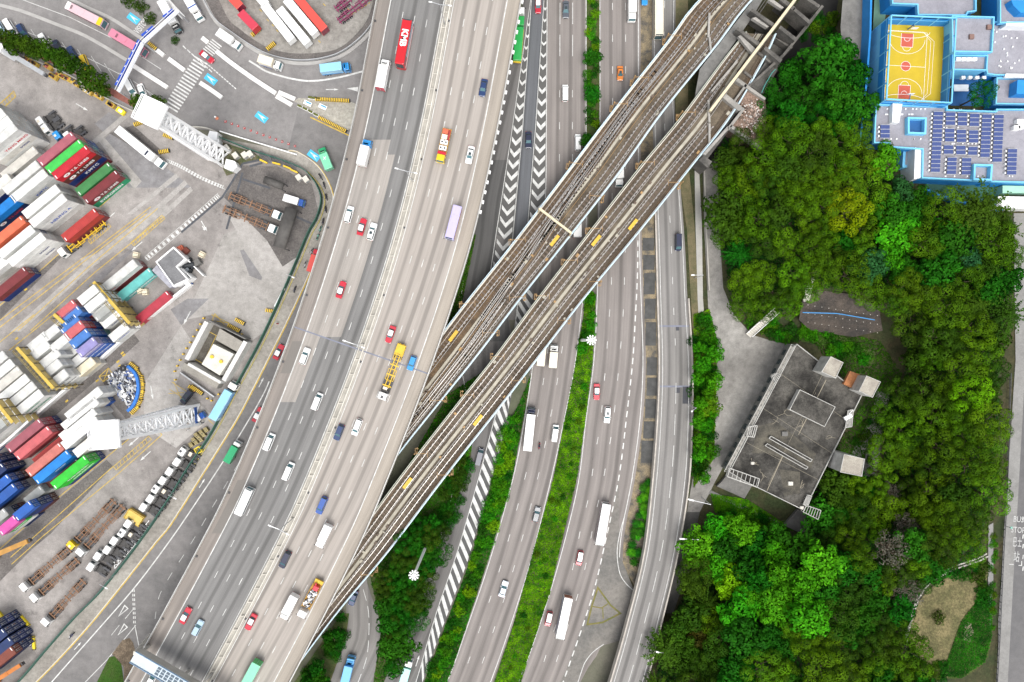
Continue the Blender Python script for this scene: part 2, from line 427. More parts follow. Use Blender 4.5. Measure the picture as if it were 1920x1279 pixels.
V.line(m, FL, .28, dz=.04); V.line(m, FM0 - .006, .22, dz=.04); V.line(m, FM1 + .008, .22, dz=.04); V.line(m, FR, .26, dz=.04)
for f, ph in ((.195, 467), (.282, 474), (.371, 481)): V.dashes(m, f, .17, 2.1, 9.35, V.dist(ph) % 9.35, dz=.04)
for f, ph in ((.629, 480), (.715, 487), (.80, 495)): V.dashes(m, f, .17, 2.1, 9.35, V.dist(ph) % 9.35, dz=.04)
m.build("lane_markings", white_line, vt)
m = MB(); V.wall(m, 0, .28, -.5, 1.0, off=-.05); m.build("parapet", mat("parapet_concrete", (.50, .48, .44), .85, .2, .4, fine=.15), vt)
m = MB(); V.wall(m, 1, .28, -.5, 1.0, off=.05); m.build("parapet", MATS["parapet_concrete"], vt)
m = MB(); V.wall(m, FM0 + .012, .22, 0, .75); V.wall(m, FM1 - .012, .30, 0, .8)
for i in range(int(V.len/4.2)):
    a, b = V.at(FM0 + .012, i*4.2), V.at(FM1 - .012, i*4.2); m.bar((a.x, a.y, ZV + .5), (b.x, b.y, ZV + .5), .09)
m.build("median_barrier", concrete_pale, vt)
for f in (0, 1):
    m = MB()
    for i in range(int(V.len/2.6)):
        p = V.at(f, i*2.6); m.box((p.x, p.y, ZV + 1.06), (.14, .14, .16))
    pts = [V.at(f, V.len*i/90) for i in range(91)]
    for a, b in zip(pts, pts[1:]): m.bar((a.x, a.y, ZV + 1.18), (b.x, b.y, ZV + 1.18), .05)
    m.build("parapet_rail", steel, vt)
m = MB()
i = 0
while i < V.len/2.75:                      # white cable boxes on the outside of the right parapet, upper half only
    dd = i*2.75; p = V.at(1, dd); i += 1
    if dd > V.dist(400): break
    n = (V.at(1, dd) - V.at(0, dd)).normalized(); q = p + n*.5; m.box((q.x, q.y, ZV + .4), (.5, .9, .5), rz=V.tangent(0) - math.pi/2)
m.each("cable_box", white_paint, vt)
m = MB()
for (y0, y1) in ((612, 690),):             # expansion joint, slightly skewed
    n_ = 24
    for i in range(n_):
        f0, f1 = i/n_, (i+1)/n_
        p, q = V.at(f0, V.dist(lerp(613, 701, f0))), V.at(f1, V.dist(lerp(613, 701, f1)))
        t = Vector((math.cos(V.tangent(650)), math.sin(V.tangent(650)), 0))*.18
        m.poly([(r.x, r.y, ZV + .045) for r in (p - t, p + t, q + t, q - t)])
m.build("expansion_joint", mat("joint_steel", (.17, .18, .23), .5, .2), vt)
m = MB()                                   # drain gullies along the kerbs
for f in (.012, FM1 - .004):
    for i in range(int(V.len/19)):
        p = V.at(f, 6 + i*19); m.box((p.x, p.y, ZV + .1), (.55, .55, .2), rz=V.tangent(V.py[min(V.n, int(V.n*(6+i*19)/V.len))]))
m.each("drain_gully", dark_steel, vt)
m = MB()
for dd in range(10, int(V.len), 32):
    for f in (.26, .72):
        p = V.at(f, dd)
        m.bar((p.x, p.y, -.1), (p.x, p.y, ZV - 1.6), 1.1, n=12)
m.each("pier", concrete, vt)

mk2 = MB(); mk = MB()      # white markings of the ground motorway
Ca = Road([(-520, 1028, 1098), (-190, 1027, 1099), (0, 1026, 1100), (240, 1024.5, 1100), (366, 1023, 1101), (470, 1016, 1099), (560, 1012, 1094), (690, 996, 1078), (800, 979, 1056), (900, 959, 1034), (1055, 914.6, 995), (1180, 872, 956), (1279, 836, 921), (1480, 752, 845), (1800, 590, 690)], 0, 130)
Cb = Road([(-520, 1126, 1196), (-190, 1125, 1197), (0, 1124, 1198), (240, 1124, 1198), (450, 1121, 1200), (553, 1119, 1203), (680, 1112, 1207), (791, 1097, 1201), (900, 1084, 1186), (1005, 1060, 1166), (1111, 1030, 1157), (1217, 995, 1120), (1279, 971, 1084), (1480, 890, 1000), (1800, 740, 860)], 0, 130)
La = Road([(-190, 998, 1003), (0, 984, 996), (112, 950, 983), (240, 918, 964), (370, 890, 943), (454, 880, 930), (560, 862, 948), (680, 862, 962), (780, 876, 931), (880, 858, 903), (1030, 818, 861), (1150, 775, 821), (1279, 718, 782), (1480, 620, 695)])
Lb = Road([(-190, 1000, 1022), (0, 996, 1020), (110, 988, 1013), (240, 980, 1004), (415, 966, 990), (470, 960, 986), (560, 965, 1000)])
m = MB(); Ca.surf(m, -.02, 1.03, dz=.02); m.build("road", asphalt_brown)
tag(bpy.data.objects["road"], kind="structure")
m = MB(); Cb.surf(m, -.03, 1.04, dz=.02); tag(m.build("road", asphalt_brown), kind="structure")
m = MB(); La.surf(m, -.12, 1.9, 0, La.dist(600), dz=.012); La.surf(m, -.1, 1.0, La.dist(600), None, dz=.012); tag(m.build("road", road_mat("slip_asphalt", (.15, .143, .138), 3.6, .4)), kind="structure")
m = MB(); Lb.surf(m, 0, 1, dz=.016); tag(m.build("road", asphalt_blue), kind="structure")
m = MB(); La.surf(m, 0, .98, La.dist(300), La.dist(640), dz=.018); tag(m.build("road", asphalt_dark), kind="structure")
mk = MB()
Ca.line(mk, 1.0 - .015, .2); Ca.line(mk, .0, .2, Ca.dist(-100), Ca.dist(372)); Ca.line(mk, 0.03, .2, Ca.dist(672), None)
for f in (.325, .645):
    Ca.dashes(mk, f, .17, 6.2, 9.3, Ca.dist(-175), Ca.dist(155)); Ca.dashes(mk, f, .16, 2.1, 9.3, Ca.dist(169), None)
Cb.line(mk, .012, .2); Cb.line(mk, .985, .2, None, Cb.dist(1045))
for f in (.33, .66): Cb.dashes(mk, f, .16, 2.1, 9.2, Cb.dist(65) % 9.2, Cb.dist(400))
dashed(mk, [(1196, 451), (1195, 520), (1191, 600), (1186, 680), (1175, 780), (1160, 897), (1134, 1020), (1109, 1123), (1059, 1270), (1020, 1380)], .34, 1.8, 1.3, .05, smooth=60)
for pts in ([(1150, 400), (1148, 480), (1145.5, 550), (1141, 610), (1136, 680), (1126, 790), (1116, 850), (1104, 930), (1090, 985), (1069, 1085), (1020, 1240), (990, 1330)], [(1175, 400), (1172, 480), (1170, 550), (1167, 610), (1160, 690), (1150, 790), (1140, 850), (1128, 915), (1115, 970), (1092, 1085), (1040, 1250), (1010, 1340)]):
    dashed(mk, pts, .16, 2.1, 7.2, .05, smooth=80)
stroke(mk, [(1186, 894), (1178, 935), (1171, 967), (1162, 1000), (1157, 1036), (1161.6, 1073), (1172, 1092), (1186, 1106)], .2, .06, smooth=30)
stroke(mk, [(1132, 1208), (1120, 1216), (1108.6, 1226), (1098, 1240), (1093, 1251), (1083.6, 1279), (1070, 1320)], .2, .06, smooth=24)
La.line(mk, .03, .16, La.dist(470), La.dist(1110)); 
def chevrons(A, B, y0, y1, n, up):
    """V marks between polylines A and B (left / right boundary at y), apex down the picture"""
    def xat(Q, y):
        for (ya, xa), (yb, xb) in zip(Q, Q[1:]):
            if ya <= y <= yb: return lerp(xa, xb, (y - ya)/(yb - ya))
        return Q[-1][1]
    for i in range(n):
        y = lerp(y0, y1, i/(n-1)); xl, xr = xat(A, y), xat(B, y); w = xr - xl
        if w < 1.2: continue
        g_ = .08*w; h = .48*w; th = max(4.5, min(8.5, .45*w)); xm = (xl + xr)/2; dx = xat(A, y + h) - xl
        for s_ in (-1, 1):
            x0 = (xl + g_) if s_ < 0 else (xr - g_)
            sheet(mk, [(x0, y), (xm + dx, y + h), (xm + dx, y + h + th), (x0, y + th)], .052)
AL = [(-190, 1003), (0, 995), (112, 979), (240, 960.6), (370, 941), (440, 930), (500, 921), (620, 900)]
AR = [(-190, 1004), (0, 996.5), (94, 990), (240, 980), (454, 960.6), (560, 950)]
BL = [(-190, 1025), (0, 1020), (240, 1004), (415, 990), (470, 984)]
BR = [(-190, 1026), (0, 1025), (240, 1024.5), (366, 1023.5), (480, 1020)]
chevrons(AL, AR, 43, 511, 23, 0); chevrons(BL, BR, 13, 440, 21, 0)
sheet(mk2, [(x, y) for y, x in AL[:6]] + [(1016, 470)] + [(x, y) for y, x in BR[::-1]], .008)
for Q in (AL, AR, BL): stroke(mk, [(x, y) for y, x in Q], .16, .05)
GL = [(560, 972), (680, 957), (731, 948), (780, 929), (880, 902), (1030, 859), (1150, 818), (1279, 780), (1420, 735)]
GR = [(560, 1000), (640, 985), (731, 961), (803, 948), (886, 926), (1055, 877), (1186, 827), (1279, 793), (1420, 742)]
def xat(Q, y):
    for (ya, xa), (yb, xb) in zip(Q, Q[1:]):
        if ya <= y <= yb: return lerp(xa, xb, (y - ya)/(yb - ya))
    return Q[0][1] if y < Q[0][0] else Q[-1][1]
y = 520
while y < 1290:
    a, b = (xat(GL, y) + 1, y), (xat(GR, y + 32) - 1, y + 32)
    a2, b2 = (xat(GL, y + 10) + 1, y + 10), (xat(GR, y + 42) - 1, y + 42)
    if b[0] > a[0] + 2: sheet(mk, [a, b, b2, a2], .056)
    y += 20.5
stroke(mk, [(x, yy) for yy, x in GL], .17, .05, smooth=40); 
tag(mk.build("road_markings", white_line), kind="structure"); tag(mk2.build("road", mat("strip_asphalt", (.10, .098, .094), .9, .15, .3, fine=.15)), kind="structure")
m = MB(); gm = [(x, yy) for yy, x in GL] + [(x, yy) for yy, x in reversed(GR)]; sheet(m, gm, .03); tag(m.build("road", mat("gore_asphalt", (.095, .095, .093), .9, .2, .3, fine=.2)), kind="structure")

Rz = [0, 0, 0, 0, 0, .4, 1.2, 2.2, 3.2, 4.3, 5.2, 6.4]
RR = Road([(-190, 1223, 1270), (0, 1222, 1268), (200, 1222, 1266), (440, 1229, 1284), (560, 1232, 1290), (680, 1235, 1297), (780, 1232, 1297), (900, 1223, 1291), (1036, 1207, 1270), (1168, 1175, 1239), (1279, 1143, 1211), (1480, 1080, 1150)], Rz, 90)
rt = thing("ramp_viaduct", "narrow two lane concrete slip road viaduct right of the motorway", "ramp")
m = MB(); RR.surf(m, .02, .98, dz=.03); m.build("carriageway", road_mat("ramp_asphalt", (.225, .215, .205), 3.3, .4, band=.2), rt)
m = MB(); RR.wall(m, .5, 9.0, -1.6, -.02, RR.dist(640)); m.build("deck", concrete_dark, rt)
m = MB(); RR.line(m, .12, .17, dz=.07); RR.line(m, .90, .17, dz=.07)
RR.dashes(m, .52, .15, 2.1, 8.9, 3, RR.dist(700), dz=.07); RR.dashes(m, .52, .15, 6.0, 9.0, RR.dist(718), None, dz=.07); m.build("lane_markings", white_line, rt)
for f in (0.0, 1.0):
    m = MB(); RR.wall(m, f, .38, -1.6, .95, RR.dist(400) if f == 0 else RR.dist(560)); m.build("parapet", mat("ramp_parapet", (.47, .43, .38), .9, .25, .5, fine=.2), rt)
m = MB()
for yy in (720, 860, 1000, 1140, 1270):
    p = RR.at(.5, RR.dist(yy)); m.bar((p.x, p.y, -.1), (p.x, p.y, p.z - 1.5), .7, n=10)
m.each("pier", concrete, rt)
m = MB()
for yy in (610, 723): RR.surf(m, .03, .97, RR.dist(yy), RR.dist(yy) + .5, .06)
m.each("expansion_joint", MATS["joint_steel"], rt)
m = MB(); RR.surf(m, .72, .95, RR.dist(725), RR.dist(757), .062); RR.surf(m, .50, .64, RR.dist(727), RR.dist(737), .062); RR.surf(m, .56, .66, RR.dist(613), RR.dist(620), .062); m.each("repair_patch", mat("fresh_tar", (.065, .066, .075), .9, .15), rt)

m = MB(); sheet(m, [(1190, 1100), (1157, 1036), (1172, 960), (1190, 880), (1206, 700), (1200, 420), (1196, -200), (1226, -200), (1226, 420), (1236, 680), (1230, 800), (1222, 900), (1207, 1036), (1185, 1130)], .01)
tag(m.build("verge", ground_mat("planter_concrete", (.10, .095, .085), (.30, .24, .15), .35, .35, .4)), kind="structure")
m = MB()
for a, b in ((446, 470), (478, 506), (512, 552), (560, 598), (604, 648), (670, 704), (708, 742), (748, 784), (790, 822), (826, 868)):
    x0, x1 = xat([(440, 1205), (700, 1214), (800, 1206), (900, 1193)], a), xat([(440, 1227), (700, 1233), (800, 1228), (900, 1220)], a)
    sheet(m, [(x0, a), (x1, a), (x1 - 1, b), (x0 - 1, b)], .03)
tag(m.build("paving", mat("dark_paving", (.075, .075, .072), .9, .35, .5, fine=.3)), kind="structure")
m = MB(); sheet(m, [(1162, 1040), (1190, 1110), (1180, 1130), (1165, 1200), (1132, 1210), (1108, 1226), (1090, 1258), (1084, 1279), (1050, 1279), (1062, 1255), (1110, 1120), (1136, 1020), (1160, 900)], .028)
tag(m.build("hard_shoulder", ground_mat("stained_shoulder", (.22, .205, .185), (.15, .145, .135), .1, .15, .25)), kind="structure")
m = MB(); stroke(m, [(1121, 1102), (1145, 1135), (1163, 1150), (1130, 1167), (1101, 1171), (1110, 1135), (1121, 1102)], .5, .05); stroke(m, [(1110, 1137), (1128, 1140), (1140, 1132)], .35, .05); stroke(m, [(1130, 1140), (1131, 1160)], .3, .05)
tag(m.build("weed_line", ground_mat("dry_weeds", (.20, .17, .06), (.12, .13, .04), .5)), kind="structure")
m = MB(); sheet(m, [(1262, -200), (1290, -200), (1290, 300), (1302, 420), (1312, 600), (1318, 640), (1300, 640), (1288, 430), (1268, 300)], .012)
tag(m.build("verge", ground_mat("weedy_verge", (.17, .14, .08), (.10, .10, .05), .3)), kind="structure")
m = MB(); sheet(m, [(1302, 300), (1310, 300), (1316, 420), (1318, 560), (1324, 640), (1312, 640), (1308, 560), (1304, 420)], .03); tag(m.build("footpath", mat("footpath_concrete", (.37, .36, .33), .9, .15, .3, fine=.15)), kind="structure")
m = MB(); sheet(m, [(1318, 300), (1345, 280), (1348, 420), (1356, 540), (1376, 590), (1410, 628), (1450, 640), (1480, 646), (1340, 905), (1312, 960), (1290, 1070), (1262, 1140), (1240, 1150), (1268, 1060), (1288, 960), (1298, 900), (1340, 770), (1340, 640), (1328, 580), (1320, 420)], .02)
tag(m.build("service_road", ground_mat("service_concrete", (.36, .345, .32), (.20, .19, .175), .05, .2, .3, .25)), kind="structure")
m = MB(); sheet(m, [(1262, 1150), (1290, 1070), (1312, 960), (1285, 960), (1266, 1060), (1240, 1150)], .04); tag(m.build("service_road", ground_mat("service_concrete_ramp_shade", (.11, .105, .1), (.07, .07, .065), .2)), kind="structure")  # ramp's shade painted as a darker strip over the service road
m = MB(); solid_line(m, [(1318, 300), (1322, 420), (1326, 500), (1328, 545)], .35, 0, 1.1); tag(m.build("low_wall", concrete), "long low concrete wall beside the narrow service road under the railway", "wall")

kerb = [(540, 282), (558, 285), (595, 311), (617, 346), (625, 378), (620, 410), (601, 454), (579, 514), (541, 596), (509, 660), (461, 754), (435, 800), (376, 894), (320, 982), (289, 1020), (204, 1127), (146, 1196), (67, 1279), (-60, 1400)]
fence = [(413, 259), (478, 285), (538, 305), (573, 321), (595, 346), (605, 374), (597, 408), (580, 439), (554, 501), (517, 585), (483, 655), (440, 734), (399, 812), (357, 875), (320, 935), (261, 1020), (194, 1105), (142, 1158), (89, 1218), (36, 1279), (-40, 1350)]
m = MB(); sheet(m, kerb + [(40, 1500), (300, 1500), (430, 1279), (620, 1000), (800, 600), (860, 300), (760, 200), (560, 200)], .02)
tag(m.build("road", ground_mat("street_asphalt", (.215, .205, .2), (.16, .155, .152), .06, .16, .2, .15)), kind="structure")
m = MB(); sheet(m, [(x, y) for x, y in fence] + list(reversed(kerb)), .05)
tag(m.build("pavement", ground_mat("pavement_concrete", (.36, .34, .305), (.25, .23, .205), .1, .2, .3)), kind="structure")
m = MB(); solid_line(m, kerb, .22, 0, .14, 0, 80); tag(m.build("kerb", concrete_pale), kind="structure")
ym = MB(); stroke(ym, [(x + 1.8, y + .8) for x, y in kerb], .3, .09, 0, 80)
sm = MB(); stroke(sm, [(505, 715), (491, 745), (459, 800), (417.5, 867), (376, 930), (320, 1012), (253, 1101), (180, 1185), (97, 1279), (20, 1370)], .32, .07, 0, 60)
dashed(sm, [(448, 868), (420, 915), (396, 955), (370, 1000), (345, 1040), (316, 1085), (298, 1120), (291, 1160)], .16, 2.6, 3.6, .07, smooth=40)
for (x0, y0, x1, y1) in ((252, 1105, 254, 1172), (249, 1105, 251, 1172)): dashed(sm, [(x0, y0), (x1, y1)], .26, .75, .55, .07, smooth=0)
stroke(sm, [(253, 1172), (261, 1212)], .22, .07); stroke(sm, [(255, 1172), (232, 1200), (200, 1238), (160, 1279)], .2, .07)
for c in ((232, 1147), (231, 1182)):
    q = [(c[0] + 8, c[1] - 11), (c[0] + 3, c[1] + 1), (c[0] - 9, c[1] + 8)]
    stroke(sm, [(c[0] - 9, c[1] + 8), (c[0] + 2, c[1] - 12), (c[0] + 8, c[1] - 6), (c[0] - 9, c[1] + 8)], .3, .07)
for a, b in (((235, 1160), (249, 1143)), ((209, 1191), (224, 1172))): stroke(sm, [a, b], .15, .07)
def arrow(mb, x, y, ang, L=14, z=.07, hw=3.0, sw=.9):
    """painted arrow, tip towards ang (degrees clockwise from up)"""
    a = R(ang); u = (math.sin(a), -math.cos(a)); n = (-u[1], u[0])
    pt = lambda f, s_: (x + u[0]*f + n[0]*s_, y + u[1]*f + n[1]*s_)
    sheet(mb, [pt(-L/2, -sw), pt(L*.15, -sw), pt(L*.15, sw), pt(-L/2, sw)], z); sheet(mb, [pt(L*.15, -hw), pt(L/2, 0), pt(L*.15, hw)], z)
for q in ((379, 906, 32, 20), (490, 717, 27, 20), (146, 1211, 42, 20), (783, 1239, 18, 22)): arrow(sm, *q, hw=2, sw=.7)
LB = Road([(1040, 640, 690), (1090, 650, 688), (1150, 652, 708), (1200, 648, 716), (1279, 612, 700), (1420, 540, 640)])
m = MB(); LB.surf(m, -.05, 1, dz=.024); tag(m.build("road", road_mat("loop_asphalt", (.20, .19, .18), 3.4, .5)), kind="structure")
dashed(sm, [(681, 1105), (690, 1140), (692, 1180), (688, 1230), (675, 1270), (660, 1310)], .16, 3.4, 1.6, .07)
tag(sm.build("road_markings", white_line), kind="structure")
tag(ym.build("kerb_line", yellow_line), kind="structure")
slab = ground_mat("track_slab", (.17, .138, .10), (.078, .062, .046), .12, .35, .35, .2)
slab_rust = ground_mat("rusty_ballast", (.155, .102, .058), (.078, .058, .04), .25, .35, .4)
rail_m = mat("rusty_rail", (.075, .055, .047), .6, .3, .5); rail_top = mat("bright_rail_head", (.55, .53, .50), .3, .1, 1, .8)
clip_m = mat("white_rail_pads", (.46, .44, .42), .7, .2, 2); tie_m = mat("rust_brown_steel", (.115, .082, .058), .7, .3, .8)
walk_m = mat("walkway_concrete", (.40, .37, .30), .9, .25, .4, fine=.2)
light_blue = mat("pale_blue_parapet", (.50, .64, .72), .6, .12, .6); cream = mat("cream_paint", (.60, .52, .36), .6, .12, .8)
ochre = mat("rusty_ochre_steel", (.36, .22, .09), .6, .25, 1)
R1 = Road([((1480, -160), (1570, -160)), ((1310, 0), (1412, 0)), ((1248, 81), (1345, 86)), ((1148, 208), (1243, 212)), ((1064, 319), (1158, 331)), ((957, 460), (1062, 454)), ((872, 567), (978, 560)), ((800, 662), (899, 664)), ((735, 750), (830, 750)), ((660, 850), (750, 850)), ((560, 985), (650, 985))], ZR, 110)
R2 = Road([((1396, 62), (1453, 66)), ((1352, 116), (1430, 116)), ((1273, 222), (1368, 222)), ((1197, 314), (1296, 314)), ((1099, 440), (1195, 440)), ((1009, 556), (1099, 556)), ((927, 667), (1013, 667)), ((850, 764), (938, 764)), ((747, 896), (834, 896)), ((650, 1030), (732, 1030)), ((560, 1160), (632, 1150)), ((470, 1290), (535, 1280))], ZR, 110)
def rail_pair(root, rd, pts, gauge=1.44, pads=True, third=False):
    """one track: pts are (photo y, fraction across); two rails, ties and pads"""
    tr = bpy.data.objects.new("track", None); COL.objects.link(tr); tr.parent = root
    c = []
    for i in range(161):
        t = i/160*(len(pts) - 1); k = min(int(t), len(pts) - 2); y, f = lerp(pts[k][0], pts[k+1][0], t - k), lerp(pts[k][1], pts[k+1][1], t - k)
        c.append(rd.at(f, rd.dist(y)))
    ns = []
    for i in range(161):
        d = c[min(i+1, 160)] - c[max(i-1, 0)]; ns.append(Vector((-d.y, d.x, 0)).normalized())
    for s_ in (-1, 1):
        m = MB()
        for off, w, z0, z1, mt in ((0, .17, .1, .30, 0), (0, .11, .30, .34, 1)):
            b = len(m.v)
            for p, n in zip(c, ns):
                q = p + n*(s_*gauge/2)
                for a, z in ((-w/2, z0), (w/2, z0), (w/2, z1), (-w/2, z1)): r = q + n*a; m.v.append((r.x, r.y, p.z + z))
            for i in range(160):
                for j in range(4): a_, b_ = b + 4*i + j, b + 4*i + (j+1) % 4; m.face((a_, b_, b_+4, a_+4), mt)
        m.build("rail", [rail_m, rail_top], tr)
    m = MB(); L = sum((b - a).length for a, b in zip(c, c[1:])); n_ = int(L/1.25)
    for i in range(n_):
        t = i/n_*160; k = int(t); p = c[k].lerp(c[k+1], t - k); n = ns[k]; an = math.atan2(n.y, n.x)
        m.box((p.x, p.y, p.z + .07), (2.3, .5, .1), 0, an)
        if pads:
            for s_ in (-1, 1):
                q = p + n*(s_*(gauge/2 + .2)); m.box((q.x, q.y, p.z + .16), (.13, .6, .1), 1, an)
    m.build("sleepers", [tie_m, clip_m], tr)
    if third:
        m = MB()
        for s_ in (-1, 1):
            for a, b, n in zip(c[::2], c[2::2], ns[::2]): m.bar(a + n*s_*.34 + Vector((0, 0, .25)), b + n*s_*.34 + Vector((0, 0, .25)), .06)
        m.build("check_rail", rail_m, tr)
    return tr
def rail_viaduct(name, label, rd, bands, tracks, lines, y_end):
    root = thing(name, label, "railway viaduct")
    m = MB(); k = 90; E = rd.len
    for i in range(k + 1):
        dd = E*i/k; a, b = rd.at(0, dd), rd.at(1, dd); n = (b - a).normalized()
        for p, off, z in ((a, 0, -.05), (b, 0, -.05), (b, 0, -.8), (b, -2.5, -1.4), (a, 2.5, -1.4), (a, 0, -.8)):
            q = p + n*off; m.v.append((q.x, q.y, p.z + z))
    for i in range(k):
        for j in range(6): a, b = 6*i + j, 6*i + (j+1) % 6; m.face((a, b, b+6, a+6))
    m.build("deck", concrete_dark, root)
    for f0, f1, dz, mt, nm in bands:
        m = MB(); rd.surf(m, f0, f1, dz=dz); m.build(nm, mt, root)
    for t in tracks: rail_pair(root, rd, *t)
    for f, w, h, mt, nm in lines:
        m = MB(); rd.wall(m, f, w, -.02, h); m.build(nm, mt, root)
    m = MB(); rg = random.Random(int(E))
    for i in range(48):
        p = rd.at(rg.choice((.13, .45, .55, .62, .9)) + rg.uniform(-.02, .02), rg.uniform(.05, .85)*E); m.box((p.x, p.y, p.z + .25), (rg.uniform(.4, 1.1), rg.uniform(.4, .8), .5), rg.choice((0, 0, 1, 2)), .9)
    m.each("trackside_box", [walk_m, ochre, tie_m], root)
    m = MB()
    for dd in range(12, int(E), 27):
        p = rd.at(.5, dd)
        if p.x > P(1290, 0).x: continue
        m.bar((p.x, p.y, -.1), (p.x, p.y, ZR - 1.3), .9, n=12)
    m.each("pier", concrete, root)
    return root
B1 = ((.0, .46, 0, slab_rust, "track_bed"), (.46, .56, .01, slab, "track_bed"), (.56, 1, 0, slab, "track_bed"))
rv1 = rail_viaduct("railway_viaduct", "rusty brown railway viaduct with crossing tracks nearer the wide road viaduct", R1,
    B1, [([(-150, .22), (1000, .21)],), ([(-150, .78), (1000, .78)],), ([(190, .28), (330, .33), (480, .60), (640, .72), (1000, .74)], 1.44, False), ([(120, .24), (330, .30), (420, .33), (560, .58), (660, .64), (1000, .66)], 1.44, False), ([(-150, .42), (200, .36), (420, .42), (600, .54)], 1.0, False)],
    [(.02, .25, 1.1, light_blue, "parapet"), (.05, .5, .35, concrete_pale, "cable_trough"), (.98, .45, 1.1, light_blue, "parapet"), (.955, .18, .5, white_paint, "cable_pipe"), (.93, .3, .2, tie_m, "cable_trough"), (.50, .9, .12, walk_m, "walkway"), (.11, .25, .25, tie_m, "cable_trough"), (.345, .12, .3, clip_m, "contact_rail"), (.885, .12, .3, clip_m, "contact_rail"), (.14, .1, .3, ochre, "cable_pipe"), (.60, .1, .3, ochre, "cable_pipe")], 1000)
B2 = ((.0, .14, 0, slab_rust, "track_bed"), (.14, .88, 0, slab, "track_bed"), (.88, 1, 0, slab_rust, "track_bed"))
rv2 = rail_viaduct("railway_viaduct", "straighter railway viaduct with a pale central walkway farther from the road viaduct", R2,
    B2, [([(70, .26), (1270, .27)],), ([(235, .72), (1270, .73)],)],
    [(.02, .25, 1.1, mat("pale_green_parapet", (.42, .45, .38), .7, .15, .6), "parapet"), (.06, .35, .4, concrete_pale, "cable_trough"), (.985, .45, 1.1, light_blue, "parapet"), (.955, .16, .6, white_paint, "cable_pipe"), (.10, .3, .2, tie_m, "cable_trough"), (.495, 1.05, .14, walk_m, "walkway"), (.37, .12, .3, clip_m, "contact_rail"), (.60, .12, .3, clip_m, "contact_rail"), (.86, .12, .3, tie_m, "cable_pipe"), (.90, .12, .3, tie_m, "cable_pipe"), (.83, .1, .3, tie_m, "cable_pipe")], 1290)
m = MB()
sheet(m, [(1425, -120), (1500, -120), (1412, 30), (1390, 62), (1352, 116), (1300, 196), (1312, 130), (1412, 0)], ZR + .0, 0, ZR)
tag(m.build("concrete_apron", concrete_dark), kind="structure")

gs = "yellow trackside covers on the railway"
YB = [(1040, 451, 1, "yellow trackside cover on the crossing tracks under the beige beam"), (850, 630, 1, "yellow trackside cover close to the edge of the wide road viaduct"), (1118, 451, 2, "yellow trackside cover on the left track between two catenary brackets"), (1187, 421, 2, "yellow trackside cover farthest up the right track"), (896, 788, 2, "yellow trackside cover on the right track above the dark car"), (764, 906, 2, "yellow trackside cover near where the railway dives under the road")]
YBm = mat("cover_yellow", (.62, .40, .04), .55, .15, 1)
for x, y, w, lb in YB:
    p = P(x, y, ZR + .4); rd = R1 if w == 1 else R2
    t = thing("trackside_cover", lb, "cover", (p.x, p.y, ZR + .34), rd.tangent(y), gs)
    m = MB(); m.box((0, 0, .06), (3.6, .95, .06)); 
    for q in (-.42, 0, .42): m.box((0, q, .11), (3.6, .08, .06))
    m.build("cover_plate", YBm, t)
    m = MB()
    for q in (-1.7, 1.7): m.box((q, 0, -.05), (.12, .9, .16))
    m.each("support", dark_steel, t)
def bp(x, y, z): return P(x, y, z)
t = thing("signal_gantry", "cream overhead beam spanning both tracks of the crossing railway viaduct", "gantry")
m = MB(); a, b = bp(1011, 391, ZR + 6.3), bp(1071, 437, ZR + 6.3); m.bar(a, b, .3); m.build("beam", cream, t)
for q in (a, b):
    m = MB(); m.bar((q.x, q.y, ZR - 1.0), (q.x, q.y, ZR + 6.0), .18); m.box((q.x, q.y, ZR - .6), (.7, .7, .5)); m.build("post", cream, t)
CB = [(1250, 84, 1, 0), (1184, 160, 1, 0), (1148, 208, 1, 0), (1064, 320, 1, 0), (962, 452, 1, 0), (872, 568, 1, 0), (1125, 372, 1, 1), (978, 562, 1, 1), (932, 625, 1, 1), (832, 748, 1, 1), (1274, 222, 2, 0), (1198, 313, 2, 0), (1107, 434, 2, 0), (1058, 492, 2, 0), (1009, 557, 2, 0), (924, 668, 2, 0), (870, 738, 2, 0), (786, 845, 2, 0), (1264, 350, 2, 1), (1121, 531, 2, 1), (1066, 602, 2, 1), (978, 712, 2, 1), (845, 884, 2, 1), (699, 1067, 2, 1)]
NM = {0: "left", 1: "right"}
where = ["by the top edge", "beside the orange car's lanes", "above the median bushes", "above the chevrons", "just below the chevrons", "over the dark slip road", "over the right hand lanes", "between the two viaducts above the hatching", "over the hidden slip road", "by the wide road viaduct's edge", "near the ramp", "above the hidden lorry", "beside a yellow cover", "by the dark lanes", "by the hatched gore", "over the lorry lane", "above the dark verge", "near the road viaduct edge", "above the navy van", "above the green median", "above the cream lorry", "above the hatching", "above the dark car's lane", "above the loop road"]
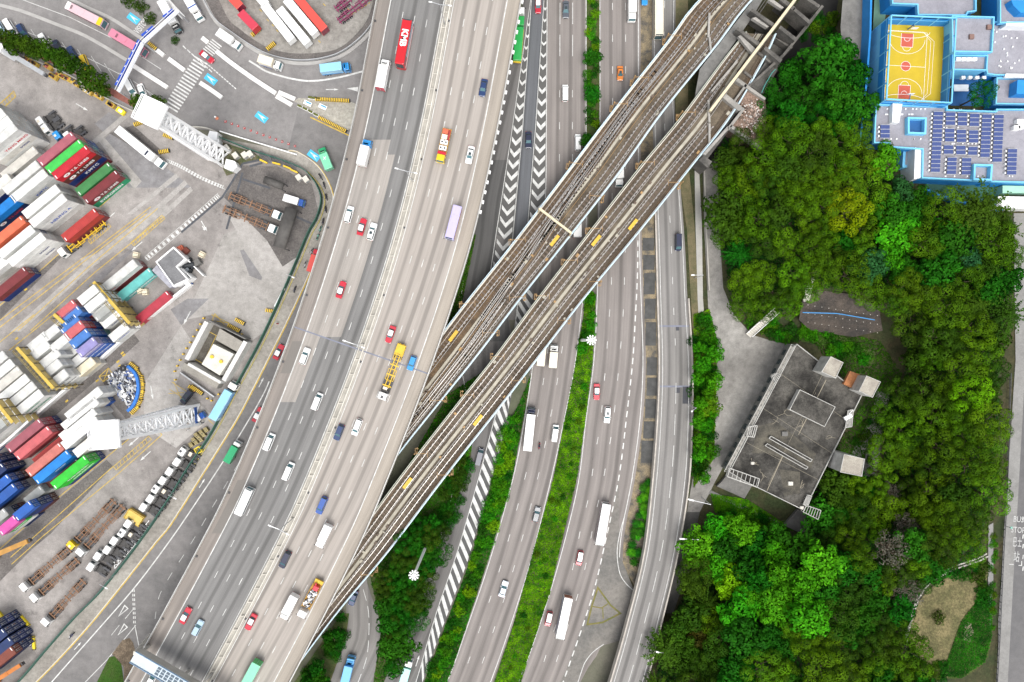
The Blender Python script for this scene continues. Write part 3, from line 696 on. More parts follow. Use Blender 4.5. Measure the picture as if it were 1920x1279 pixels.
for (x, y, w, sd), wh in zip(CB, where):
    rd = R1 if w == 1 else R2; p = rd.at(sd, rd.dist(y)); p2 = rd.at(lerp(sd, .5, .45), rd.dist(y))
    t = thing("catenary_bracket", "ochre catenary mast on %s viaduct %s" % ("crossing-track" if w == 1 else "straight", wh), "mast", (0, 0, 0), 0, "overhead line masts on the railway")
    m = MB(); n = (p - p2).normalized(); q = p + n*.5
    m.bar((q.x, q.y, ZR - .8), (q.x, q.y, ZR + 6.2), .13); m.build("mast", ochre, t)
    m = MB(); q3 = p2
    m.bar((q.x, q.y, ZR + 5.6), (q3.x, q3.y, ZR + 5.2), .035); m.bar((q.x, q.y, ZR + 4.6), (q3.x, q3.y, ZR + 5.0), .03)
    e = Vector((-n.y, n.x, 0))*.9; m.bar(q3 + e + Vector((0, 0, 5.1)), q3 - e + Vector((0, 0, 5.1)), .05); m.build("arm", ochre, t)
    m = MB()
    for s_ in (-1, 1):
        m.box((q.x + e.x*s_*.7, q.y + e.y*s_*.7, ZR + .3), (.5, .5, .35), 0, .7); m.bar(q + e*s_*.9 + n*.5 + Vector((0, 0, .9)), q + e*s_*.9 - n*.3 + Vector((0, 0, .9)), .06)
    m.bar(q + e + n*.5 + Vector((0, 0, .9)), q - e + n*.5 + Vector((0, 0, .9)), .06); m.build("platform", ochre, t)

grimy = ground_mat("grimy_concrete", (.165, .155, .14), (.08, .076, .07), .25, .25, .3, .3); grimy_pale = ground_mat("grimy_pale_concrete", (.38, .36, .33), (.27, .26, .24), .3, .2, .25)
cut = thing("tunnel_portal", "stained concrete railway cutting with cross beams and open shafts beside the wood", "tunnel portal")
ZC = ZR
pit = MB()
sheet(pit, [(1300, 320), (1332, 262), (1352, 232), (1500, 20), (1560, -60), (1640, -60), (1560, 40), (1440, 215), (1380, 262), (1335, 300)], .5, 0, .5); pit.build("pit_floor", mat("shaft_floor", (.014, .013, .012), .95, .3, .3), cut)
def cpoly(mb, pts, z0, z1, mt=0): 
    q = [P(x, y, z1) for x, y in pts]; mb.prism([(a.x, a.y) for a in q], z0, z1, mt)
m = MB()
for pts, z0, z1 in (
    ([(1330, 206), (1334, 209), (1492, 2), (1488, -1)], ZC + 2.6, ZC + 3.8), ([(1492, 2), (1488, -1), (1560, -95), (1564, -92)], ZC + 2.6, ZC + 3.8),
    ): cpoly(m, pts, z0, z1)
m.build("main_beam", cream, cut)
m = MB(); cpoly(m, [(1333, 208), (1335, 210), (1493, 3), (1491, 1)], .5, ZC + 2.5); cpoly(m, [(1399, 164), (1402, 167), (1472, 104), (1545, 12), (1541, 9), (1468, 101)], .5, ZC + 1.4); cpoly(m, [(1446, 66), (1449, 69), (1484, 92), (1487, 88)], .5, ZC + .2); cpoly(m, [(1420, 100), (1424, 97), (1448, 114), (1444, 118)], .5, ZC + .6); cpoly(m, [(1394, 136), (1397, 133), (1420, 150), (1417, 153)], .5, ZC + .6); cpoly(m, [(1505, -6), (1509, -10), (1538, 10), (1535, 15)], .5, ZC + 2.6); m.each("shaft_wall", grimy, cut)
m = MB()
for pts in ([(1462, 0), (1474, 0), (1492, 14), (1488, 20)], [(1407, 20), (1411, 16), (1452, 44), (1449, 50)], [(1380, 55), (1384, 51), (1425, 80), (1421, 86)],
            [(1486, 18), (1490, 14), (1520, 39), (1517, 45)], [(1460, 53), (1464, 48), (1494, 71), (1490, 77)], [(1432, 92), (1436, 87), (1467, 111), (1463, 118)]): cpoly(m, pts, ZC - 3, ZC + 3.0)
m.each("cross_beam", grimy, cut)
m = MB()
for pts, z in (([(1425, 45), (1444, 52), (1420, 86), (1408, 76)], 3), ([(1436, 90), (1463, 115), (1476, 98), (1448, 72)], 4.5),
               ([(1438, 112), (1465, 120), (1430, 178), (1405, 160)], 6)): cpoly(m, pts, .5, z)
m.each("landing", ground_mat("landing_concrete", (.13, .125, .115), (.08, .078, .07), .2, .3, .3), cut)
m = MB()
for pts in ([(1384, 68), (1389, 66), (1417, 92), (1410, 100)], [(1410, 34), (1417, 32), (1442, 50), (1438, 52)], [(1440, 0), (1448, -2), (1470, 14), (1466, 17)]): cpoly(m, pts, ZC + 1.2, ZC + 2.4)
m.each("lit_beam_face", grimy_pale, cut)  # pale slabs added to stand for the lit faces of the beams
m = MB()
for a, b in (((1400, 150), (1432, 104)), ((1408, 158), (1440, 112)), ((1368, 186), (1384, 164)), ((1375, 191), (1391, 170)), ((1410, 116), (1425, 96))):
    q, r = P(*a, ZC - 1), P(*b, ZC - 1); m.bar(q, r, .22)
for i in range(5):
    a, b = P(1410 + i*7, 50 - i*2, 1.5), P(1424 + i*7, 32 - i*2, 1.5)
for a, b in (((1408, 48), (1440, 2)), ((1404, 45), (1436, -1)), ((1496, 62), (1530, 18)), ((1502, 66), (1536, 22)), ((1462, 96), (1480, 70)), ((1468, 100), (1486, 74))):
    m.bar(P(*a, 2.0), P(*b, 2.0), .12)
m.each("strut", concrete_dark, cut)
m = MB()
for pts in ([(1349, 176), (1357, 172), (1397, 204), (1388, 208)], [(1351, 178), (1392, 210), (1384, 216), (1345, 186)]): pass
cpoly(m, [(1349, 178), (1358, 173), (1396, 204), (1385, 208)], .5, ZC + 1.5); m.build("roof_slab", grimy_pale, cut)
m = MB()
for pts in ([(1377, 150), (1381, 144), (1436, 184), (1434, 188)], [(1376, 188), (1379, 190), (1401, 160), (1398, 157)], [(1364, 240), (1368, 243), (1397, 205), (1393, 202)], [(1318, 288), (1323, 291), (1368, 240), (1364, 237)], [(1368, 238), (1372, 234), (1430, 277), (1427, 281)],
            [(1381, 113), (1384, 116), (1336, 172), (1333, 170)]): cpoly(m, pts, ZC - .5, ZC + 1.6)
m.each("wall_coping", grimy_pale, cut)
m = MB(); cpoly(m, [(1401, 204), (1381, 190), (1402, 160), (1434, 186), (1438, 215), (1432, 268), (1420, 272), (1370, 238)], .5, ZC + .6); m.build("rubble_bed", ground_mat("pink_rubble", (.29, .20, .155), (.15, .11, .085), .3, .5, .6), cut)
random.seed(31); m = MB()
for i in range(420):
    x, y = random.gauss(1412, 10), random.gauss(218, 16)
    if not (1388 < x < 1432 and 186 < y < 264): continue
    q = P(x, y, ZC + .7); s_ = random.uniform(.12, .42); m.box((q.x, q.y, ZC + .7), (s_, s_*random.uniform(.5, 1), s_*.6), random.choice((0, 0, 1, 2)), random.random()*3)
m.build("rubble", [mat("pink_stone", (.42, .30, .24), .9, .2), mat("white_stone", (.62, .58, .54), .9, .2), mat("dark_stone", (.15, .12, .10), .9, .2)], cut)
m = MB(); cpoly(m, [(1334, 262), (1340, 254), (1363, 238), (1368, 243), (1325, 300), (1312, 296)], .5, ZC + .2); cpoly(m, [(1360, 200), (1383, 208), (1364, 236), (1340, 250)], .5, ZC - .6); cpoly(m, [(1320, 292), (1310, 300), (1327, 315), (1335, 303)], .3, ZC + 1.2); m.each("side_slab", grimy, cut)
m = MB()
for a, b in (((1330, 25), (1328, 70)), ((1330, 70), (1333, 100)), ((1328, 188), (1330, 230)), ((1330, 232), (1330, 270))): m.bar(P(*a, ZR + .6), P(*b, ZR + .6), .28)
m.each("cross_walkway", grimy_pale, cut)
t = thing("guard_rail", "short green guard rail on the concrete platform beside the wood", "railing")
m = MB(); pts = [P(x, y, ZC + 1) for x, y in ((1428, 174), (1435, 158), (1448, 136), (1454, 130))]
for a, b in zip(pts, pts[1:]): m.bar(a, b, .08)
for a in pts: m.bar((a.x, a.y, 4.8), a, .06)
m.build("rails", mat("teal_paint", (.06, .28, .25), .5), t)
yard_m = ground_mat("yard_concrete", (.335, .312, .295), (.225, .207, .195), .035, .22, .28, .45)
m = MB(); sheet(m, [(-120, 20), (0, 81), (30, 97), (90, 120), (142, 144), (206, 184), (257, 208), (330, 255), (413, 259)] + fence[1:] + [(-140, 1420), (-400, 1420), (-400, -100)], .03)
tag(m.build("yard_paving", yard_m), kind="structure")
pale_yard = ground_mat("pale_yard_concrete", (.40, .38, .36), (.30, .285, .265), .06, .18, .22, .4)
grey_yard = ground_mat("lavender_grey_asphalt", (.255, .25, .255), (.19, .182, .182), .06, .18, .25, .3)
dark_yard = ground_mat("dark_yard_asphalt", (.12, .11, .105), (.17, .155, .145), .2, .3, .35, .2)
m = MB()
for pts in ([(345, 600), (420, 440), (470, 420), (570, 440), (540, 540), (500, 620), (470, 640), (400, 590)], [(290, 690), (340, 610), (360, 640), (330, 720), (400, 780), (330, 840), (270, 800), (270, 720)]): sheet(m, pts, .036)
for i, pts in enumerate(([(19, 622), (178, 478), (250, 423), (300, 380), (318, 388), (262, 436), (184, 492), (40, 622)], [(238, 402), (330, 325), (336, 332), (248, 402)], [(276, 402), (346, 338), (352, 345), (286, 406)], [(298, 404), (357, 350), (362, 357), (306, 410)], [(173, 264), (232, 214), (240, 220), (180, 270)], [(183, 262), (196, 258), (266, 340), (252, 355)], [(150, 485), (178, 476), (188, 492), (160, 508)])): sheet(m, pts, .042 + i*.003)
sheet(m, [(447, 441), (428, 404), (470, 395), (500, 420), (530, 480), (510, 520), (490, 520)], .040); sheet(m, [(491, 523), (513, 474), (531, 479), (509, 531)], .05); sheet(m, [(388, 526), (451, 464), (456, 470), (392, 534)], .05)
m.build("concrete_slabs", pale_yard); tag(bpy.data.objects["concrete_slabs"], kind="structure"); bpy.data.objects["concrete_slabs"].name = "yard_paving"
m = MB()
for i, pts in enumerate(([(178, 232), (205, 210), (222, 222), (196, 250)], [(196, 260), (216, 244), (300, 305), (360, 352), (240, 352)], [(160, 535), (190, 510), (268, 450), (250, 470), (170, 545)], [(450, 470), (457, 468), (492, 520), (490, 526), (468, 517)], [(340, 610), (392, 560), (352, 560), (320, 580)])): sheet(m, pts, .046 + .002*i)
tag(m.build("yard_paving", grey_yard), kind="structure")
m = MB()
for i, pts in enumerate(([(0, 576), (108, 480), (120, 478), (0, 600)], [(96, 1000), (60, 1030), (0, 1090), (0, 1032), (105, 940), (200, 862), (212, 874)], [(24, 826), (110, 750), (180, 690), (250, 625), (262, 640), (190, 705), (80, 800), (40, 840)], [(455, 310), (520, 312), (585, 345), (598, 400), (560, 480), (530, 500), (500, 450), (420, 370)], [(180, 690), (210, 700), (250, 770), (240, 790), (215, 760)], [(205, 250), (250, 235), (300, 280), (290, 300)], [(46, 270), (60, 262), (100, 300), (88, 320)], [(222, 840), (238, 828), (262, 800), (232, 802), (200, 832), (206, 848)])): sheet(m, pts, .052 + .0015*i)
tag(m.build("yard_paving", dark_yard), kind="structure")
ym = MB()
for pts in ([(0, 573), (56, 525), (111, 476)], [(0, 601), (160, 481), (283, 388)], [(0, 614), (156, 492), (276, 400)], [(34, 620), (165, 502), (296, 391)], [(58, 620), (178, 511), (308, 406)], [(-20, 1046), (0, 1029), (105, 937), (204, 854), (270, 800)], [(20, 1045), (75, 997), (212, 875), (214, 876)], [(22, 1058), (80, 1006), (220, 890), (304, 815)], [(296, 808), (304, 815)], [(188, 388), (206, 372)], [(0, 195), (26, 171), (30, 180), (0, 212)], [(-60, 690), (64, 590)], [(-60, 720), (98, 592)]): stroke(ym, pts, .2, .09)
def hatch(mb, a, b, w, n, z=.09):
    """a ladder-hatched box from a to b, w pixels wide"""
    d = Vector((b[0]-a[0], b[1]-a[1])); u = d.normalized(); q = Vector((-u.y, u.x))*w
    A, B = Vector(a), Vector(b); stroke(mb, [tuple(A), tuple(B), tuple(B + q), tuple(A + q), tuple(A)], .16, z)
    for i in range(1, n): p = A + d*(i/n); r = p + q - u*3; stroke(mb, [tuple(p), tuple(r)], .14, z + .013)
hatch(ym, (246, 455), (304, 404), 8, 13); hatch(ym, (166, 452), (204, 420), 7, 9); hatch(ym, (213, 875), (279, 818), 8, 11); hatch(ym, (0, 195), (24, 175), 9, 5)
for a, b in (((397, 590), (430, 606)), ((403, 588), (398, 601)), ((430, 606), (426, 615)), ((398, 601), (426, 615)), ((403, 588), (426, 615)), ((398, 601), (430, 606))): stroke(ym, [a, b], .18, .09)
for a, b in (((186, 706), (204, 690)), ((204, 690), (211, 702)), ((211, 702), (194, 716)), ((194, 716), (186, 706)), ((186, 706), (211, 702)), ((204, 690), (194, 716))): stroke(ym, [a, b], .2, .09)
for a, b in (((322, 716), (352, 735)), ((318, 730), (350, 750)), ((326, 716), (340, 748)), ((316, 738), (345, 736)), ((390, 786), (401, 796)), ((430, 640), (440, 645))): stroke(ym, [a, b], .14, .09)
for (x, y) in ((227, 664), (230, 668), (219, 680), (222, 688), (29, 637), (46, 545), (38, 536), (123, 754), (180, 716)): stroke(ym, [(x, y), (x + 5, y - 4)], .5, .09)
tag(ym.build("yard_markings", yellow_line), kind="structure")
wm = MB()
for x, y, a, L in ((251, 828, 228, 26), (273, 855, 228, 26), (257, 462, 230, 26), (207, 406, 230, 22), (154, 201, 120, 26), (383, 424, 150, 22), (351, 596, 208, 28), (285, 736, 170, 26), (382, 428, 150, 10), (349, 600, 208, 12)):
    arrow(wm, x, y, a, L, .085, 2.6, .8)
def checker(mb, pts, w, z=.088):
    v = catmull(pts, 24) if len(pts) > 2 else pts
    P_ = [Vector(p) for p in v]; L = 0
    for a, b in zip(P_, P_[1:]):
        d = b - a; n = max(1, int(d.length/7)); q = Vector((-d.y, d.x)).normalized()*w/2
        for i in range(n):
            s_, e_ = a + d*(i/n), a + d*((i + .5)/n); mb_ = [s_ - q, e_ - q, e_ + q, s_ + q]; sheet(mb, [tuple(x) for x in mb_], z)
for pts in ([(274, 486), (360, 412), (412, 366)], [(313, 301), (340, 313), (380, 335), (420, 352)]):
    a = [(x - 2.5, y - 2.5) for x, y in pts]; stroke(wm, [(x - 3, y - 3.5) for x, y in pts], .12, .086); stroke(wm, [(x + 3, y + 3.5) for x, y in pts], .12, .086); checker(wm, pts, 6.5)
tag(wm.build("yard_markings", white_line), kind="structure")
m = MB()
for pts in ([(455, 307), (436, 340), (417, 370), (380, 402), (340, 436)], [(455, 307), (488, 300)], [(455, 324), (425, 430)], [(455, 336), (507, 353)], [(556, 407), (586, 420)], [(468, 312), (492, 306)]): stroke(m, pts, .6, .085)
tag(m.build("drain_channel", mat("drain_cover", (.06, .065, .075), .6, .3, .8)), kind="structure")

cframe = mat("container_frame", (.08, .08, .08), .6, .2, 1)
CC = {"maroon": "#7a2f33", "pink-brown": "#9c5560", "green": "#2fa23f", "bright green": "#3cb54a", "lime green": "#25b12a", "red": "#c21f2f", "brown": "#5a2c25", "navy blue": "#14306f", "dark green": "#3f8249",
      "white": "#dcdcd8", "off-white": "#cfccc4", "cream": "#e2d8bd", "grey": "#a9aba8", "blue": "#1f57a8", "dark blue": "#132c5c", "bright blue": "#117fd0", "orange": "#d2694a", "salmon": "#c8746a", "teal": "#5fada8",
      "pink": "#c25f63", "magenta": "#bd4a94", "steel blue": "#3f6fb0", "lavender": "#8a84b4", "rust red": "#a3332f", "crimson": "#b23545", "rust": "#7a3a2a", "sea green": "#1c8f62", "scarlet": "#d23a33"}
CM = {k: mat("container_paint_" + k.replace(" ", "_").replace("-", "_"), v, .5, .24, .45, fine=.14, rnd=.2) for k, v in CC.items()}
_cc = {}
CW, CH, CL40, CL20 = 2.44, 2.59, 12.19, 6.06
def cmesh(L):
    if L in _cc: return _cc[L]
    a = MB(); a.box((0, 0, CH/2 + .03), (L - .1, CW - .06, CH - .12))
    for x in (-L/2 + .09, L/2 - .09):
        for y in (-CW/2 + .08, CW/2 - .08): a.box((x, y, CH/2), (.18, .16, CH), 0)
    for y in (-CW/2 + .05, CW/2 - .05):
        a.box((0, y, CH - .06), (L - .36, .1, .11), 0); a.box((0, y, .09), (L - .36, .1, .17), 0)
    n = int(L/.56)
    for i in range(n):
        x = -L/2 + .35 + (L - .7)*i/(n-1); a.box((x, 0, CH - .02), (.16, CW - .24, .04), 0)
        for s_ in (-1, 1): a.box((x, s_*(CW/2 - .02), CH/2 + .02), (.16, .05, CH - .4), 0)
    for x in (-L/2 + .45, L/2 - .45): a.box((x, (-1 if x < 0 else 1)*.55, CH + .015), (.22, 1.0, .012), 1)
    d = MB()
    for s_ in (-1, 1):
        d.box((L/2 + .02, s_*.58, CH/2), (.06, 1.1, CH - .3), 0)
        for q in (-.28, .22): d.bar((L/2 + .09, s_*.58 + q, .2), (L/2 + .09, s_*.58 + q, CH - .2), .035, 1)
        d.box((L/2 + .06, s_*.58, 1.9), (.02, .34, .28), 1); d.box((L/2 + .06, s_*.6, 1.2), (.02, .18, .14), 2 if s_ > 0 else 1)
    d.box((L/2 + .04, 0, CH - .1), (.04, CW - .3, .14), 0); d.box((L/2 + .04, 0, .12), (.04, CW - .3, .16), 0)
    _cc[L] = (a.build("body", [white_paint, white_paint]), d.build("door", [white_paint, steel, lamp_amber]))
    for o in _cc[L]: COL.objects.unlink(o)
    return _cc[L]
def container(label, loc, rz, col, L, group, doors=True):
    a, d = cmesh(L); t = thing("shipping_container", label, "container", loc, rz, group)
    for src, nm in ((a, "body"), (d, "door")):
        o = src.copy(); o.name = nm; COL.objects.link(o); o.parent = t
        o.material_slots[0].link = 'OBJECT'; o.material_slots[0].material = CM[col]
    return t
TIER = ["topmost", "second down", "third down", "fourth down", "fifth down"]
GC = "shipping containers stacked in the yard"
CANG = R(39.3)
def stack(cx, cy, L, cols, where, texts={}, ang=None, tiers=None):
    """a stack; cx, cy is the photo position of the middle of its top roof; cols from the top down"""
    cols = cols[:5 if (cy < 270 and cx < 0) else 3 if (320 < cy < 480 or (cy > 700 and L == L4)) else 4]; tiers = min(tiers, 3) if tiers else None
    n = len(cols); tiers = tiers or n; p = P(cx, cy, tiers*CH); rz = CANG if ang is None else R(ang)
    for k, c in enumerate(cols):
        z = .06 + (tiers - 1 - k)*CH
        lab = "%s container%s %s" % (c, "" if n == 1 else ", %s," % TIER[k], where)
        t = container(lab, (p.x, p.y, z), rz, c, L, GC)
        if k in texts:
            s_, tc, sz = texts[k][:3]
            mt = mat("lettering_" + tc, {"white": (.8, .8, .8), "blue": (.03, .10, .45), "green": (.01, .22, .12), "navy": (.02, .03, .15), "red": (.5, .03, .04), "black": (.03, .03, .04)}[tc], .5, .05)
            off = texts[k][3] if len(texts[k]) > 3 else 0
            text(s_, sz, mt, t, (off, -CW/2 - .02, 1.35), (R(90), 0, 0), sx=1.15)
            if s_.startswith("T.S"):
                text("ts", .9, CM["red"], t, (off - 4.55, -CW/2 - .04, 1.4), (R(90), 0, 0))
                e = MB(); e.poly([(off - 4.6 + 1.05*math.cos(R(a)), -CW/2 - .018, 1.35 + .68*math.sin(R(a))) for a in range(0, 360, 20)]); e.build("emblem", white_paint, t)
L4, L2 = CL40, CL20
stack(106, 279.5, L4, ["pink-brown", "orange", "navy blue", "blue", "navy blue"], "in the coloured stack nearest the parked tractors")
stack(121, 294, L4, ["bright green", "navy blue", "teal", "navy blue", "green"], "in the stack with the bright green roof")
stack(133, 305, L4, ["red", "brown", "navy blue", "maroon", "crimson"], "in the stack with the red lettered roof", {0: ("T.S. LINES", "white", 1.25, 1.2), 1: ("T.S. LINES", "white", 1.25, 1.2), 2: ("KMTC", "white", 1.5, 1.5)})
stack(176, 336, L4, ["dark green", "maroon"], "in the low pair with the dull green roof")
stack(190, 350.5, L4, ["maroon", "sea green"], "in the low maroon roofed pair at the lane", {0: ("T.S. LINES", "white", 1.25, 1.2), 1: ("EVERGREEN", "white", 1.35, 0)})
stack(-26, 236, L4, ["white", "white", "off-white", "white", "white"], "in the top left white stack farthest from the lane")
stack(-14, 250, L4, ["white", "off-white", "white", "white", "white"], "in the second white stack from the top left")
stack(-4, 263, L4, ["white", "white", "off-white", "white", "white"], "in the white stack whose side shows red lettering", {1: ("YANG MING", "red", 1.2, 2), 2: ("triton", "navy", 1.2, 2.6)})
stack(36, 306, L4, ["off-white", "white"], "in the low white pair left of the pink-brown roof")
stack(-38, 222, L4, ["grey", "white", "white", "white"], "in the grey roofed stack at the frame's left edge")
stack(40, 333, L4, ["white", "white", "off-white", "white"], "in the plain white stack below the coloured ones")
stack(54, 349, L4, ["white", "white", "white", "off-white"], "in the white stack lettered KMTC and WAN HAI", {1: ("KMTC", "blue", 1.3, .5), 2: ("WAN HAI", "black", 1.2, 1.5)})
stack(-14, 357, L4, ["off-white", "navy blue", "teal"], "in the off-white roofed stack at the left edge")
stack(-4, 398, L4, ["bright blue", "dark blue", "dark blue"], "in the blue stack at the left edge of the yard", {1: ("T.S. LINES", "red", 1.0, 2), 2: ("T.S. LINES", "red", 1.0, 2)})
stack(77, 378, L4, ["white", "white", "off-white", "white"], "in the white stack behind the HEUNG A one")
stack(90, 395, L4, ["white", "white", "white", "off-white"], "in the white stack lettered HEUNG A", {1: ("HEUNG A", "blue", 1.4, .5)})
stack(12, 437, L4, ["orange", "rust red", "white"], "in the stack with the orange roof")
stack(30, 454, L4, ["white", "navy blue", "white"], "in the white roofed stack beside the orange roof")
stack(50, 468, L4, ["white", "white", "white"], "in the white stack touching the yellow lane line", {1: ("triton", "navy", 1.3, 2), 2: ("triton", "navy", 1.2, 2)})
stack(150, 422, L4, ["rust red", "maroon"], "in the dark red pair beside the yellow trailer lorry")
stack(0, 496, L4, ["white", "off-white"], "in the white pair above the maroon containers")
stack(18, 532, L4, ["maroon", "navy blue"], "in the maroon roofed pair beside the dark lane")
stack(223, 518, L4, ["white", "maroon"], "in the long white and maroon pair above the teal one", {0: ("triton", "red", .7, -4)})
stack(253, 534, L4, ["teal"], "standing alone with white letters on its side", {0: ("CHINA SHIPPING", "white", 1.1, 1)})
stack(287, 577, L4, ["crimson"], "standing alone against the long white barrier wall", ang=40)
W4 = ["white"]*4
stack(165, 553, L2, ["white", "white", "white", "off-white"], "in the short white stack touching the upper yellow rack")
stack(178, 568, L2, ["white", "white", "white", "white"], "in the short white stack lettered WAN HAI by the upper rack", {0: ("WAN HAI", "black", .9)})
stack(193, 584, L2, ["grey", "white", "off-white"], "in the short stack with the grey roof by the upper rack")
stack(207, 598, L2, ["white", "off-white"], "in the short white pair lettered BUSAN below the grey roof", {0: ("BUSAN", "navy", .8)})
stack(223, 623, L2, ["white", "white"], "in the short white pair beside the barrier wall and blue stack", {0: ("HAMBURG", "blue", .7)})
stack(125, 581, L2, ["pink", "rust red", "maroon", "blue", "rust red"], "in the short stack with the pink roof")
stack(134, 592, L2, ["steel blue", "blue", "rust red", "blue", "navy blue"], "in the steel blue stack right below the pink roof")
stack(129, 607, L2, ["steel blue", "blue", "maroon", "blue", "maroon"], "in the steel blue stack whose roof sticks out leftmost")
stack(139, 620, L2, ["pink", "rust red", "blue", "navy blue", "rust red"], "in the pink stack between steel blue roofs")
stack(150, 635, L2, ["steel blue", "blue", "blue", "teal", "navy blue"], "in the steel blue stack beside the lavender roof")
stack(163, 651, L2, ["lavender", "blue", "blue", "navy blue", "blue"], "in the lavender roofed stack of blue containers", {0: ("HAPAG-LLOYD", "white", .75), 1: ("HAPAG-LLOYD", "white", .75), 2: ("HAPAG-LLOYD", "white", .75)})
stack(99, 621, L2, W4, "in the white short stack left of the leftmost steel blue roof")
stack(113, 643, L2, ["white", "off-white", "white", "white"], "in the white short stack left of the pink roof's lower end")
stack(131, 662, L2, ["white", "off-white"], "in the white short pair under the lavender stack's upper corner")
stack(145, 676, L2, ["white", "white"], "in the white short pair left of the cream one")
stack(160, 688, L2, ["cream", "off-white"], "in the cream short pair beside the barrier wall")
stack(71, 641, L2, ["white", "white", "off-white", "white", "white"], "in the tall white short stack right of the lower yellow rack")
stack(75, 657, L2, ["white", "off-white", "white", "white", "white"], "in the second tall white short stack right of the lower rack")
stack(94, 672, L2, ["white", "white", "off-white", "white"], "in the third white short stack right of the lower rack")
stack(97, 692, L2, ["white", "white", "white", "off-white", "white"], "in the fourth white short stack right of the lower rack")
stack(109, 711, L2, ["white", "white", "white", "white"], "in the white short stack lettered WAN HAI at the lower rack", {0: ("WAN HAI", "black", .9), 1: ("WAN HAI", "black", .9)})
for i, (x, y) in enumerate(((-22, 690), (-8, 705), (6, 719), (20, 733), (33, 747))):
    stack(x, y, L4, ["off-white", "white", "white"][:3] if i == 2 else ["white", "white", "off-white"], "in the %s long white stack beside the lower rack" % ["first", "second", "third", "fourth", "fifth"][i], tiers=5)
stack(46, 762, L4, ["white", "white", "white", "off-white", "white"], "in the long white stack lettered EVERGREEN", {0: ("UNIGREEN", "green", .9, 1), 1: ("EVERGREEN", "green", 1.3, 1.2)})
stack(-20, 812, L4, ["grey", "white", "white"], "in the grey stack left of the pink-brown pair")
stack(157, 757, L4, ["white", "white", "white"], "in the white stack beside the scrap heap's dark strip")
stack(150, 776, L4, ["white", "off-white", "blue", "rust red"], "in the white stack whose end shows blue and red")
stack(146, 796, L4, ["white", "white", "white", "off-white", "white"], "in the white stack next to the lattice floodlight tower")
stack(150, 811, L4, ["white", "white", "white", "off-white", "white"], "in the lettered white stack below the lattice tower", {0: ("HAMBURG", "navy", .9, 1)})
stack(172, 826, L4, ["off-white", "white", "white", "white"], "in the off-white stack partly under the lattice tower's head", {1: ("EVERGREEN", "green", .9, 1)})
stack(46, 817, L4, ["pink-brown", "crimson", "navy blue", "rust", "green"], "in the pink-brown stack beside the barrier wall's lower end")
stack(62, 831, L4, ["pink", "maroon", "off-white", "navy blue"], "in the pink stack beside the pink-brown one")
stack(96, 842, L4, ["rust red", "maroon"], "in the low dark red pair above the salmon roof")
stack(84, 862, L4, ["salmon", "maroon", "maroon", "rust"], "in the stack with the salmon roof")
stack(98, 876, L4, ["bright blue", "bright blue", "navy blue"], "in the stack with the bright blue roof", {0: ("EVERGREEN", "white", .6, 1)})
stack(115, 888, L4, ["brown"], "low between the bright blue and lime green roofs")
stack(131, 886, L4, ["lime green", "lime green", "navy blue", "maroon"], "in the stack with the lime green roof", {0: ("EVERGREEN", "white", 1.2, 1), 1: ("EVERGREEN", "white", 1.2, 1)})
stack(-34, 884, L4, ["dark blue", "dark blue", "navy blue", "dark blue"], "in the dark blue stack highest at the left edge")
stack(-24, 900, L4, ["dark blue", "navy blue", "dark blue", "dark blue"], "in the second highest left edge dark blue stack")
stack(-14, 921, L4, ["blue", "dark blue", "brown", "dark blue", "dark blue"], "in the upper blue roofed stack at the left edge")
stack(-3, 938, L4, ["blue", "dark blue", "grey", "dark blue", "rust"], "in the lower blue roofed stack at the left edge")
stack(64, 929, L2, ["grey", "white"], "in the pale grey pair between the two blue stacks")
stack(44, 958, L2, ["blue", "dark blue", "navy blue", "brown", "dark blue"], "in the short blue stack nearest the dark lane")
stack(-4, 972, L2, ["grey", "dark blue", "maroon"], "in the grey roofed stack left of the short blue")
stack(15, 985, L2, ["magenta", "green", "white", "dark blue"], "in the short stack with the magenta roof", {1: ("EVERGREEN", "white", .7)})
stack(-34, 1195, L4, ["dark blue", "navy blue", "dark blue"], "in the highest dark blue stack of the bottom left corner")
stack(-22, 1210, L4, ["dark blue", "dark blue", "navy blue"], "in the second dark blue stack of the bottom left corner")
stack(-10, 1226, L4, ["dark blue", "navy blue", "dark blue"], "in the third dark blue stack of the bottom left corner")
stack(-6, 1244, L4, ["rust", "dark blue", "dark blue"], "in the rust roofed stack of the bottom left corner")

def rack(a, b, zt, label):
    p, q = P(*a, zt), P(*b, zt); t = thing("reefer_rack", label, "rack", (p.x, p.y, 0), math.atan2(q.y - p.y, q.x - p.x), "yellow reefer racks in the yard"); L = (q - p).length
    m = MB(); m.box((L/2, .55, zt - .15), (L, .9, .3)); m.build("top_beam", mat("rack_yellow", (.50, .35, .06), .6, .25, 1), t)
    m = MB()
    for k in range(1, 5):
        z = zt - 2.6*k
        m.box((L/2, 0, z), (L, 1.4, .08))
    for y in (-.7, -1.1): m.bar((0, y, zt - .2), (L, y, zt - .2), .06)
    for i in range(int(L/1.2) + 1): m.bar((i*1.2, .2, zt - .2), (i*1.2, -1.1, zt - .25), .06)
    m.build("catwalk", mat("rack_grating_shaded", (.26, .20, .07), .7, .2, 1), t)  # catwalk yellow darkened to carry the shade beside the top beam
    for i in range(int(L/2.9) + 1):
        m = MB(); x = min(L, i*2.9); m.bar((x, .5, .05), (x, .5, zt - .3), .12); m.bar((x, -1.0, .05), (x, -1.0, zt - .3), .07)
        for k in range(4): m.bar((x, .5, zt - .4 - 2.6*k), (x, -1.0, zt - 2.6*(k + 1) + .2), .05)
        m.build("post", mat("rack_post_shaded", (.12, .10, .06), .6, .2, 1), t)  # post colour darkened too, shade put into the paint
rack((172, 531), (240, 609), 9.5, "yellow rack by the grey roofed short stack and barrier wall")
